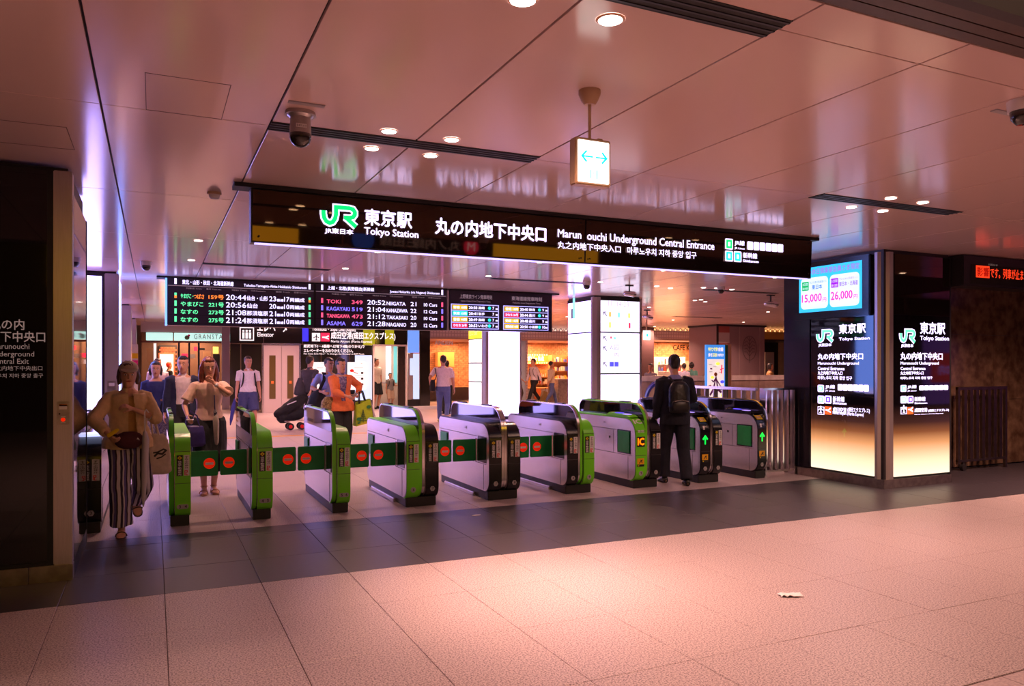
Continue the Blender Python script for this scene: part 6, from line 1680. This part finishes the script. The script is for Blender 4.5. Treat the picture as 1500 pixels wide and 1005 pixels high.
w1.top(M_bage, 1.75, .040, .86, hem=.03, name='overshirt', r0=.076, r1=.072, r2=.058, amp=.010, wide=1.06, deep=1.1, sleeves=(1.25, 1.85), cutfn=lambda v: (v.y < -.02 and abs(v.x - .01 - .05 * (1.3 - v.z)) < .012 + .05 * max(0, (1.36 - v.z)) and v.z < 1.5))
w1.trousers(M_stripe, .97, (.112, .098, .098, .105), amp=.009, z1=1.06, ease=.008, name='striped_trousers')
mb = MB(); mb.ell(w1.h(0, .010, .062), (.092 * w1.k, .108 * w1.k, .078 * w1.k), 20, 10, w1.HM)
mb.rings([(w1.h(0, -.085 - t, .060 - t * .35), (w1.HM @ V3(1, 0, 0)) * a * w1.k, (w1.HM @ V3(0, 0, 1)) * .007 * w1.k) for t, a in ((0, .076), (.03, .070), (.055, .055), (.07, .03))], 14)
mb.build('cap', cloth('cap_beige', (.42, .30, .22)), w1.root, smooth=.9)
kk = w1.k
tb = w1.hold('tote_bag', w1.L(.30, -.02, .60), 'cream canvas tote bag with dark plant print carried by the woman in stripes', 'bag')
me_ = MB().rings([(w1.L(.27 + .02 * q, -.02, z), V3(a * kk, 0, 0), V3(0, .04 * b * kk, 0)) for q, z, a, b in ((0, .57, .10, .5), (0, .60, .135, 1), (0, .78, .125, 1.1), (0, .92, .10, .8), (0, .99, .06, .3))], 18)
me_ = remesh(me_, .009, 'bag'); me_.transform(Matrix.Translation(-org(tb))); wrinkle(me_, .006, 14); finish(me_, 'bag', cloth('canvas', (.52, .42, .33)), tb)
for q in (-.03, .03): MB().limb([w1.L(.25 + q, -.03, .97), w1.L(.22 + q * .6, -.04, 1.15), w1.L(.19 + q * .3, -.03, 1.38), w1.L(.17, .03, 1.42), w1.L(.22, .08, 1.2), w1.L(.28, .03, .98)], .008, 6).build('strap', cloth('canvas', (.52, .42, .33)), tb)
MB().stroke([(0, 0), (.03, .03), (.07, .02), (.10, .05)], .018, AX['-Y'], w1.L(.23, -.068, .76)).stroke([(.0, .045), (.04, .05), (.09, .075), (.12, .06)], .014, AX['-Y'], w1.L(.22, -.068, .75), .001).stroke([(.02, -.02), (.06, -.01), (.10, .02)], .012, AX['-Y'], w1.L(.23, -.068, .76), .002).build('plant_print', M_blackp, tb)
ub_ = w1.hold('umbrella', w1.L(.13, -.2, .6), 'furled white translucent umbrella hanging at the hip of the woman in stripes', 'umbrella')
MB().limb([w1.L(.13, -.21, 1.02), w1.L(.135, -.21, .95), w1.L(.13, -.20, .70), w1.L(.12, -.18, .36), w1.L(.118, -.175, .28)], [.018, .032, .030, .018, .006], 10).build('canopy', mat('umbrella_film', (.62, .56, .66), .2), ub_, smooth=1)
MB().limb([w1.L(.13, -.21, 1.0), w1.L(.125, -.215, 1.22), w1.L(.14, -.21, 1.25), w1.L(.16, -.2, 1.22)], .007, 8).build('handle', M_whitep, ub_)
wb = w1.hold('waist_bag', w1.L(-.02, -.17, .93), 'dark maroon waist bag worn by the woman in stripes', 'bag')
MB().ell(w1.L(-.01, -.185, .95), (.125, .055, .085), 16, 8).build('pouch', cloth('maroon', (.06, .008, .015)), wb, smooth=3.2)
MB().limb([w1.L(-.12, -.16, 1.0), w1.L(-.18, -.03, 1.02), w1.L(-.16, .1, 1.03)], .012, 6).build('strap', cloth('maroon', (.06, .008, .015)), wb)
MB().stroke([(0, 0), (.012, .02), (.024, 0)], .006, AX['-Y'], w1.L(.05, -.232, .95)).build('white_mark', M_whitep, wb)
tk = w1.hold('ticket', w1.L(-.17, -.37, 1.04), 'small yellow ticket in the raised hand of the woman in stripes', 'ticket')
MB().limb([w1.L(-.20, -.36, 1.02), w1.L(-.13, -.38, 1.07)], [.02, .016], 8, flat=.2).build('paper', M_yel, tk)
wt = w1.hold('wristband', w1.wr[1], 'white wristband on the forearm of the woman in stripes', 'bracelet')
q = w1.elb[1].lerp(w1.wr[1], .12); MB().limb([q, q + (w1.wr[1] - w1.elb[1]).normalized() * .03], [.044, .043], 14, round_ends=False).build('band', M_whitep, wt, smooth=1)
w1.done()

# === 2. woman in pink blouse and black wide trousers
M_blouse = cloth('blouse_pink', (.66, .44, .35)); M_bl = M_blackp
w2 = Fig('woman with long auburn hair, pink blouse and black wide trousers behind the closed flaps', (.615, 10.05, 0), 0.0, 1.66, build='f', near=True,
         rw=(-.26, -.26, 1.00), rp=(-.6, .5, -.5), lw=(.045, -.15, 1.405), lp=(1, .0, -.6), ld=(-.35, .15, .9), la=(.055, .0, .09), ra=(-.06, -.04, .09), head=(.12, .10), curl=(1.1, .5))
w2.hair(M_hairr, 'long'); w2.shoes(mat('sandal_tan', (.5, .25, .14), .5), 'sandal', mat('cork', (.35, .12, .05), .6))
w2.top(M_blouse, .78, .020, .93, collar=False, name='blouse', amp=.007, flare=.018, r0=.062, r1=.066)
w2.trousers(cloth('black', (.005, .0045, .006)), .70, (.125, .125, .125, .135), amp=.008, z1=1.0, name='wide_trousers')
kk = w2.k
hb = w2.hold('handbag', w2.L(-.27, -.2, .62), 'navy blue handbag with metal charm on the arm of the woman in pink', 'bag')
me_ = MB().rings([(w2.L(-.20, -.20, z), V3(a * kk, 0, 0), V3(0, b * kk, 0)) for z, a, b in ((.62, .13, .05), (.65, .155, .07), (.80, .14, .06), (.87, .125, .035), (.88, .12, .02))], 20)
me_ = remesh(me_, .01, 'bag'); me_.transform(Matrix.Translation(-org(hb))); wrinkle(me_, .003, 14); finish(me_, 'bag', cloth('navy', (.035, .02, .16), rough=.45), hb)
for q in (-.02, .02): MB().limb([w2.L(-.28, -.20 + q, .86), w2.L(-.27, -.19 + q, 1.0), w2.L(-.22, -.17 + q, 1.06), w2.L(-.15, -.18 + q, 1.0), w2.L(-.12, -.20 + q, .86)], .008, 6).build('handle', cloth('navy', (.035, .02, .16), rough=.45), hb)
MB().limb([w2.L(-.24, -.262, .84), w2.L(-.235, -.272, .76)], [.008, .018], 8).build('charm', M_chrome, hb)
ub2 = w2.hold('umbrella', w2.L(.07, -.2, .5), 'furled cream umbrella hanging in front of the black trousers', 'umbrella')
MB().limb([w2.L(.065, -.19, 1.0), w2.L(.07, -.19, .93), w2.L(.075, -.185, .75), w2.L(.085, -.18, .45), w2.L(.088, -.18, .36)], [.022, .036, .030, .018, .006], 10).build('canopy', cloth('cream', (.5, .42, .33)), ub2, smooth=1)
MB().limb([w2.L(.05, -.19, 1.25), w2.L(.055, -.19, 1.12), w2.L(.062, -.19, 1.0)], .007, 8).build('handle', mat('dotted_handle', (.05, .03, .12), .4), ub2)
MB().limb([w2.L(.062, -.19, 1.05), w2.L(.065, -.19, .98)], .022, 10).build('dotted_band', mottled('dots', (.02, .02, .03), (.6, .55, .5), 60, .5, lo=.5, hi=.52), ub2)
q = w2.elb[1].lerp(w2.wr[1], .78); wch = w2.hold('wristwatch', q, 'small pale wristwatch on the raised wrist of the woman in pink', 'watch')
MB().limb([q, q + (w2.wr[1] - w2.elb[1]).normalized() * .016], [.030, .029], 14, round_ends=False).ell(q + V3(0, -.028, 0), (.014, .006, .014), 10, 6).build('watch_band', M_whitep, wch)
ph = w2.hold('card', w2.grip[-1], 'pale card in the hand of the woman in pink', 'card')
MB().box(w2.grip[-1].x - .05, w2.grip[-1].x + .03, w2.grip[-1].y - .06, w2.grip[-1].y, w2.grip[-1].z - .004, w2.grip[-1].z + .004).build('card_body', M_whitep, ph)
w2.done()

# === 3. woman in navy top further back
w3 = Fig('woman with short black hair in navy blue top behind the woman in the cap', (.03, 13.0, 0), .0, 1.62, build='f', lw=(.17, -.26, 1.12), lp=(.6, .3, -.5), head=(0, .05))
w3.hair(M_hairb, 'bob'); w3.top(cloth('royal_navy', (.015, .022, .14)), 1.6, .02, .88, collar=False, name='top', amp=.006, r1=.056, r2=.045)
w3.trousers(mottled('patterned_cloth', (.30, .26, .34), (.10, .08, .14), 70, .8, lo=.45, hi=.55), .85, (.12, .12, .12, .14), name='patterned_trousers'); w3.shoes(M_gblack)
sb = w3.hold('shoulder_bag', w3.L(.22, -.1, .8), 'black shoulder bag of the woman in the navy top', 'bag'); MB().rings([(w3.L(.2, -.12, z), V3(a, 0, 0), V3(0, .05, 0)) for z, a in ((.84, .11), (.88, .13), (1.02, .12), (1.08, .10))], 14).build('bag', cloth('black', (.005, .0045, .006)), sb, smooth=1)
MB().limb([w3.L(.18, -.12, 1.07), w3.L(.19, -.10, 1.25), w3.L(.15, -.02, 1.42)], .01, 6).build('strap', cloth('black', (.005, .0045, .006)), sb)
w3.done()

def suit_jacket(f, m, shirt, z0=.80, open_=.05, tie=None):
    f.top(shirt, 0, .004, .93, name='shirt', z1=1.425)
    f.top(m, 1.92, .022, z0, hem=.01, name='jacket', collar=False, amp=.005, r0=.074, r1=.060, r2=.045, cutfn=(lambda v: v.y < -.03 and abs(v.x) < open_ + .10 * max(0, v.z / f.k - 1.15) * .6 and v.z / f.k < 1.5) if open_ else None)
# === 4. man in navy suit behind
m4 = Fig('man in open navy jacket and white shirt behind the woman in pink', (.40, 12.5, 0), .0, 1.70, lw=(.25, -.05, .8), rw=(-.26, -.02, .8), head=(-.25, .02))
m4.hair(M_hairb, 'short'); suit_jacket(m4, cloth('navy_suit', (.012, .015, .05)), cloth('white_shirt', (.6, .5, .52)), open_=.09); m4.trousers(cloth('black', (.005, .0045, .006)), 1.0); m4.shoes(M_gblack)
m4.done()

# === 5. man in white polo and navy shorts
m5 = Fig('man in white polo shirt and navy shorts in front of the elevator', (1.95, 18.3, 0), .1, 1.76, lw=(.26, -.04, .80), rw=(-.28, -.10, .82), la=(.12, -.12, .08), ra=(-.12, .18, .10), head=(.1, .05), skin=M_skin2)
m5.hair(M_hairb, 'short'); m5.top(cloth('white_polo', (.68, .60, .64)), .72, .022, .93, r1=.062, name='polo_shirt'); m5.trousers(cloth('navy_shorts', (.04, .045, .14)), .52, (.125, .115, .108, .1), name='shorts'); m5.shoes(M_gblack)
backpack(m5, 'black backpack whose straps cross the white polo shirt', cloth('black', (.005, .0045, .006)))
u5 = m5.hold('umbrella', m5.L(-.33, -.1, .35), 'furled blue umbrella carried by the man in the white polo', 'umbrella')
MB().limb([m5.L(-.30, -.1, .78), m5.L(-.33, -.1, .62), m5.L(-.38, -.12, .35), m5.L(-.40, -.12, .22)], [.02, .045, .035, .01], 10).build('canopy', cloth('blue_umbrella', (.03, .03, .22)), u5, smooth=1)
m5.done()

# === 6. man in grey tee pulling a trolley bag, seen from behind
m6 = Fig('man in dark grey t-shirt and black shorts pulling a wheeled bag', (3.50, 19.2, 0), 2.35, 1.78, rw=(-.22, .30, .88), lw=(.24, -.18, .88), la=(.10, -.25, .09), ra=(-.10, .25, .14), rpitch=.4, head=(-.2, .1))
m6.hair(M_hairb, 'short'); m6.top(cloth('dark_grey', (.06, .055, .07)), .8, .022, .84, name='t_shirt', r1=.062); m6.trousers(cloth('black', (.005, .0045, .006)), .55, (.125, .115, .108, .1), name='shorts'); m6.shoes(M_gblack); m6.done()
sb = thing('shoulder_bag', (3.30, 19.25, .95), 'dark grey bag on the back of the man in the grey t-shirt', 'bag')
MB().rings([(V3(3.24, 19.1, z), V3(a, .03, 0), V3(0, .06, 0)) for z, a in ((.82, .10), (.86, .15), (1.02, .13), (1.25, .05))], 12).build('bag', cloth('dark_grey', (.06, .055, .07)), sb, smooth=1)
tr = thing('trolley_bag', (3.12, 19.0, .0), 'black bag on a folding wheeled cart standing before the elevator', 'trolley')
M_blk = cloth('black', (.005, .0045, .006))
me_ = remesh(MB().limb([(2.72, 19.0, .40), (2.90, 19.0, .48), (3.12, 19.0, .62), (3.30, 19.0, .75)], [.13, .19, .21, .14], 14, flat=.8, ref=(0, 1, 0)).limb([(2.80, 19, .30), (3.2, 19, .40)], [.14, .16], 12), .014, 'bag')
me_.transform(Matrix.Translation(-org(tr))); wrinkle(me_, .012, 8); finish(me_, 'bag', M_blk, tr)
for y in (18.86, 19.14):
    MB().limb([(2.85, y, .22), (3.30, y, .22), (3.36, y, .6), (3.46, y, .92)], .012, 6).build('cart_frame', M_chrome, tr)
    for x in (2.98, 3.25):
        wh = MB().cyl((x, y - .02, .085), (x, y + .02, .085), .085, 16).build('wheel', M_blackp, tr); MB().cyl((x, y - .024, .085), (x, y + .024, .085), .045, 12).build('hub', M_red, wh)
MB().limb([(3.46, 18.86, .92), (3.46, 19.14, .92)], .014, 6).build('pull_handle', M_blackp, tr)
MB().limb([(2.9, 18.82, .62), (3.1, 18.80, .70)], [.012, .012], 6, flat=.5).build('white_mark', M_whitep, tr)

# === 7. woman in orange cardigan
w7 = Fig('woman in orange cardigan holding a phone behind the gate numbered 5 6', (2.93, 13.2, 0), .12, 1.68, build='f', rw=(.02, -.30, 1.06), rp=(-1, .2, -.3), lw=(.30, -.08, 1.10), lp=(.8, .6, -.3), la=(.08, .0, .08), ra=(-.08, -.1, .08), head=(.35, .05), vox=.010, curl=(1.1, .8))
w7.hair(M_hairb, 'short'); w7.top(mottled('floral_shirt', (.10, .07, .22), (.32, .26, .45), 30, .8, lo=.45, hi=.6), 0, .012, .84, name='blouse', z1=1.425)
w7.top(cloth('orange', (.72, .17, .045)), 1.85, .032, .80, hem=.05, name='cardigan', amp=.010, r0=.078, r1=.074, r2=.055, wide=1.06, cutfn=lambda v: v.y < -.02 and abs(v.x) < .03 + .16 * max(0, v.z / w7.k - 1.0) * .55 and v.z / w7.k < 1.5 and v.z / w7.k > .98)
w7.trousers(M_blk, 1.0, (.115, .1, .09, .08)); w7.shoes(M_gblack)
p7 = w7.hold('mobile_phone', w7.grip[-1], 'pale phone in the hand of the woman in orange', 'phone')
g_ = w7.grip[-1]; MB().limb([g_ + V3(-.01, 0, -.01), g_ + V3(.055, -.04, .06)], [.028, .028], 4, flat=.15).build('phone_body', M_greyp, p7)
bg = w7.hold('shopping_bag', w7.L(.40, -.1, .5), 'large lime green shopping bag with tree and leaf print', 'bag')
M_lime = cloth('lime', (.42, .55, .02)); 
MB().add([w7.L(x, y, z) for x, y, z in ((.22, -.20, .52), (.56, -.16, .62), (.22, .02, .52), (.56, .04, .62), (.22, -.19, .90), (.50, -.15, 1.00), (.24, -.06, .94), (.50, -.03, 1.0))], [(0, 1, 5, 4), (2, 6, 7, 3), (0, 4, 6, 2), (1, 3, 7, 5), (0, 2, 3, 1)]).build('bag', M_lime, bg, bevel=.012)
MB().add([w7.L(x, y, z) for x, y, z in ((.562, -.17, .62), (.64, -.05, .66), (.562, .04, .62), (.50, -.15, 1.01), (.54, -.05, 1.0), (.50, -.03, 1.0))], [(0, 1, 4, 3), (1, 2, 5, 4)]).build('cream_side', cloth('cream', (.5, .42, .33)), bg)
fx = (w7.L(1, .118, .30) - w7.L(0, 0, 0)).normalized()
ob_ = w7.L(.24, -.212, .55); A7 = (V3(.99, .117, .02).normalized(), V3(0, .03, 1).normalized())
mb = MB()
for k in range(6): mb.stroke([(.10 - .012 * (6 - k), .06 + k * .033), (.10, .085 + k * .033), (.10 + .012 * (6 - k), .06 + k * .033)], .013, A7, ob_, .002)
mb.stroke([(.10, .02), (.10, .27)], .010, A7, ob_, .003); mb.build('tree_print', mat('print_dark_green', (.02, .07, .03), .7), bg)
for (x, z, r1) in ((.02, .10, .045), (.24, .08, .055), (.21, .30, .045), (.02, .03, .03)): disc(ob_ + A7[0] * x + A7[1] * z, r1, mat('print_green', (.03, .20, .05), .7), bg, A7, 'leaf_print', .003, n=12, ry=r1 * .7)
MB().stroke([(0, .0), (.30, .055)], .035, A7, ob_, .004).build('yellow_hem', mat('print_lime', (.55, .5, .02), .7), bg)
for q in (-.03, .03): MB().limb([w7.L(.28, -.16 + q, .93), w7.L(.29, -.12 + q, 1.12), w7.L(.35, -.12 + q, 1.15), w7.L(.40, -.13 + q, .98)], .010, 6).build('handle', M_blk, bg)
sb = w7.hold('handbag', w7.L(-.22, -.08, .82), 'brown patterned handbag at the right side of the woman in orange', 'bag')
MB().rings([(w7.L(-.24, -.04, z), V3(a, 0, 0), V3(0, .06, 0)) for z, a in ((.80, .10), (.84, .14), (.98, .12), (1.05, .06))], 12).build('bag', mottled('brown_pattern', (.10, .05, .02), (.4, .28, .12), 40, .6), sb, smooth=1)
w7.done()

# === 8. man behind her in light blue shirt
m8 = Fig('man in light blue shirt with black bag behind the woman in orange', (3.02, 14.6, 0), -.1, 1.70, rw=(-.16, -.24, 1.08), rp=(-.8, .3, -.3), head=(.5, .1), skin=M_skin2)
m8.hair(M_hairb, 'short'); m8.top(cloth('light_blue', (.30, .34, .68)), .85, .022, .90); m8.trousers(M_blk, 1.0); m8.shoes(M_gblack)
sb = m8.hold('shoulder_bag', m8.L(-.2, -.1, .7), 'black bag hanging in front of the man in the light blue shirt', 'bag')
me_ = remesh(MB().rings([(m8.L(-.22, -.12, z), V3(a, 0, 0), V3(0, .1, 0)) for z, a in ((.62, .14), (.68, .2), (.9, .18), (1.05, .12), (1.12, .05))], 14), .014, 'bag'); me_.transform(Matrix.Translation(-org(sb))); wrinkle(me_, .012, 8); finish(me_, 'bag', M_blk, sb)
MB().limb([m8.L(-.2, -.14, 1.1), m8.L(-.11, -.15, 1.3), m8.L(-.09, -.03, 1.44), m8.L(-.09, .08, 1.40)], .03, 8, flat=.4).build('strap', M_blk, sb)
m8.done()

# === 9. man and boy inside the elevator
m9 = Fig('man in pale checked shirt standing in the open elevator', (7.20, 26.75, 0), .5, 1.80, skin=M_skin2, head=(.6, 0)); m9.hair(M_hairb, 'short'); m9.top(cloth('pale_check', (.55, .45, .36)), .8, .025, .86); m9.trousers(M_blk, .55, (.125, .115, .108, .1), name='shorts'); m9.shoes(M_gblack); m9.done()
b9 = Fig('small boy in grey shirt reaching out inside the open elevator', (7.76, 26.9, 0), .3, 1.27, lw=(.38, -.22, 1.12), lp=(0, .5, -1), skin=M_skin2, head=(.1, .1)); b9.hair(M_hairb, 'short'); b9.top(cloth('grey', (.20, .18, .17)), .6, .03, .86); b9.trousers(cloth('beige_shorts', (.45, .32, .22)), .6, (.125, .115, .108, .1), name='shorts'); b9.shoes(M_gblack)
backpack(b9, 'small black backpack on the boy in the elevator', M_blk); b9.done()

# === 10. man in white tee and jeans, back to the camera
m10 = Fig('man in white t-shirt and jeans walking away beside the elevator', (7.10, 19.5, 0), 2.75, 1.82, rw=(-.28, -.1, .84), lw=(.30, .1, .92), lp=(.8, .6, 0), la=(.10, -.20, .09), ra=(-.10, .28, .18), rpitch=.5, head=(.35, .05), skin=M_skin2)
m10.hair(M_hairb, 'short'); m10.top(cloth('white_tee', (.72, .60, .60)), .78, .018, .90, r1=.058, name='t_shirt'); m10.trousers(cloth('jeans', (.09, .12, .30)), 1.0, (.108, .088, .068, .055), name='jeans'); m10.shoes(mat('shoe_tan', (.4, .4, .1), .5)); 
sb = m10.hold('shoulder_bag', m10.L(.25, .1, .9), 'black bag slung over the shoulder of the man in jeans', 'bag'); MB().limb([m10.L(.20, .10, 1.40), m10.L(.16, .16, 1.2), m10.L(.24, .14, 1.0)], .012, 6).build('strap', M_blk, sb)
MB().rings([(m10.L(.26, .1, z), V3(a, 0, 0), V3(0, .1, 0)) for z, a in ((.82, .06), (.85, .08), (1.05, .07), (1.1, .04))], 12).build('bag', M_blk, sb, smooth=1)
m10.done()
m11 = Fig('person in pink shirt and black trousers partly hidden by the man in jeans', (8.50, 23.0, 0), 2.9, 1.70); m11.hair(M_hairb, 'short'); m11.top(cloth('pale_pink', (.60, .42, .44)), .8, .022, .88); m11.trousers(M_blk, 1.0); m11.shoes(M_gblack); m11.done()

# === far walkers in front of the brick shop
m12 = Fig('person in black with a yellow carrier bag at the edge of the glowing column', (12.72, 27.2, 0), 1.2, 1.70, build='f', skin=M_skin2); m12.hair(M_hairb, 'short'); m12.top(M_blk, .8, .02, .88); m12.trousers(M_blk, 1.0); m12.shoes(M_gblack); m12.done()
m12b = Fig('woman in dark clothes with grey bag beside the tall white banner', (13.02, 27.1, 0), 1.3, 1.66, build='f', skin=M_skin2, rw=(-.2, -.2, .95)); m12b.hair(M_hairb, 'bob'); m12b.top(M_blk, .6, .02, .84); m12b.trousers(cloth('dark_brown', (.05, .025, .02)), 1.0, (.115, .1, .1, .1)); m12b.shoes(M_gblack); m12b.done()
yb2 = thing('carrier_bag', (12.65, 27.0, .3), 'yellow and white carrier bag held low beside the glowing column', 'bag'); MB().box(12.55, 12.72, 26.96, 27.06, .30, .62).build('bag', M_whitep, yb2, bevel=.02); MB().box(12.69, 12.75, 26.955, 27.065, .34, .66).build('yellow_side', M_yel, yb2, bevel=.01); MB().limb([(12.6, 27.0, .6), (12.64, 27.0, .78), (12.68, 27.0, .6)], .01, 6).build('handle', M_whitep, yb2)
m13 = Fig('man in white shirt and black backpack striding left past the shop', (13.41, 26.5, 0), -1.45, 1.80, la=(.08, -.34, .09), ra=(-.08, .34, .16), rpitch=.5, rw=(-.22, -.2, .86), lw=(.22, .18, .86), lean=.05); m13.hair(M_hairb, 'short'); m13.top(cloth('white_shirt', (.6, .5, .52)), 1.9, .02, .90, r1=.05); m13.trousers(M_blk, 1.0, (.108, .088, .075, .062)); m13.shoes(M_gblack)
backpack(m13, 'black backpack on the man in the white shirt by the shop', M_blk); m13.done()
m14 = Fig('person in cream jacket and blue jeans pulling a brown suitcase', (14.16, 26.5, 0), 1.5, 1.70, la=(.08, -.26, .09), ra=(-.08, .28, .14), rpitch=.4, rw=(-.22, .22, .86), skin=M_skin2); m14.hair(M_hairb, 'curly'); m14.top(cloth('cream_jacket', (.58, .46, .33)), 1.7, .03, .84, r1=.06, r2=.05, name='jacket'); m14.trousers(cloth('jeans', (.09, .12, .30)), 1.0, (.108, .088, .075, .062), name='jeans'); m14.shoes(mat('shoe_red_brown', (.3, .06, .02), .5)); m14.done()
sc2 = thing('suitcase', (13.78, 26.5, 0), 'tilted brown suitcase pulled across the shop floor', 'suitcase')
MB().add([(x - .66, y - 1.4, z) for x, y, z in ((14.30, 27.8, .06), (14.50, 27.8, .02), (14.30, 28.0, .06), (14.50, 28.0, .02), (14.44, 27.8, .56), (14.64, 27.8, .50), (14.44, 28.0, .56), (14.64, 28.0, .50))], [(0, 1, 5, 4), (2, 6, 7, 3), (0, 4, 6, 2), (1, 3, 7, 5), (4, 5, 7, 6), (0, 2, 3, 1)]).build('shell', mat('suitcase_brown', (.25, .15, .04), .5), sc2, bevel=.02); MB().limb([(13.88, 26.5, .52), (13.98, 26.5, .80)], .012, 6).build('pull_handle', M_chrome, sc2)

# === 15. man in dark suit with backpack passing the gate, back to the camera
M_suit = cloth('dark_suit', (.004, .004, .012), (.008, .007, .020), .85)
m15 = Fig('man in dark suit with black backpack walking through the gate, seen from behind', (6.25, 8.22, 0), PI - .35, 1.70, near=True, lw=(.24, -.10, .86), lp=(.5, .8, 0), rw=(-.16, -.30, 1.02), rp=(-1, .6, 0), la=(.11, -.12, .08), ra=(-.10, .20, .085), head=(-.15, .14), lean=.05, vox=.009)
m15.hair(M_hairb, 'short'); m15.shoes(mat('black_leather', (.01, .008, .01), .25), 'shoe')
m15.top(cloth('pale_blue_shirt', (.25, .25, .55)), 0, .008, .93, name='shirt', z1=1.46)
m15.top(M_suit, 1.93, .030, .80, hem=.01, name='jacket', collar=False, amp=.006, r0=.080, r1=.066, r2=.052)
m15.trousers(M_suit, 1.0, (.118, .10, .088, .078), amp=.006)
backpack(m15, 'black leather backpack worn by the man in the dark suit', mat('leather_black', (.008, .007, .010), .4), w=.145, hgt=.42, z=1.17, d=.08, y=.19)
m15.done()

# === heads above the parapet
def bystander(label, u, Y, H, yaw, hair, m, build='f', z=0.0, style='short'):
    p = px(u, Y=Y); f = Fig(label, (p.x, Y, z), yaw, H, build=build, skin=M_skin2); f.hair(hair, style); f.top(m, .7, .022, .86); f.trousers(M_blk, 1.0); f.shoes(M_gblack); f.done(); return f
bystander('dark haired person in grey top at the left end of the parapet', 953, 20.0, 1.60, -.9, M_hairb, cloth('grey_top', (.25, .22, .26)))
bystander('person in white and dark top at the food shop, half hidden by the suited man', 1002, 21.4, 1.62, 2.8, M_hairb, cloth('lilac_top', (.45, .4, .55)))
bystander('woman in green top with bun hair at the food shop', 1013, 22.3, 1.66, 2.5, M_hairb, cloth('teal_top', (.08, .24, .20)), style='bun')
bystander('woman in tan top beyond the parapet near the right pillar', 1128, 20.0, 1.62, .9, M_hairb, cloth('tan_top', (.50, .27, .10)), style='bob')
bystander('person with red hair and black top in the far left shop', 247.5, 30.2, 1.66, 2.0, mat('red_hat', (.8, .03, .01), .5), M_blk)
bystander('man with white shirt and dark strap far behind the woman in the navy top', 231, 20.5, 1.72, .3, M_hairb, cloth('white_shirt', (.6, .5, .52)), 'm')

bpy.data.scenes.remove(TMP)
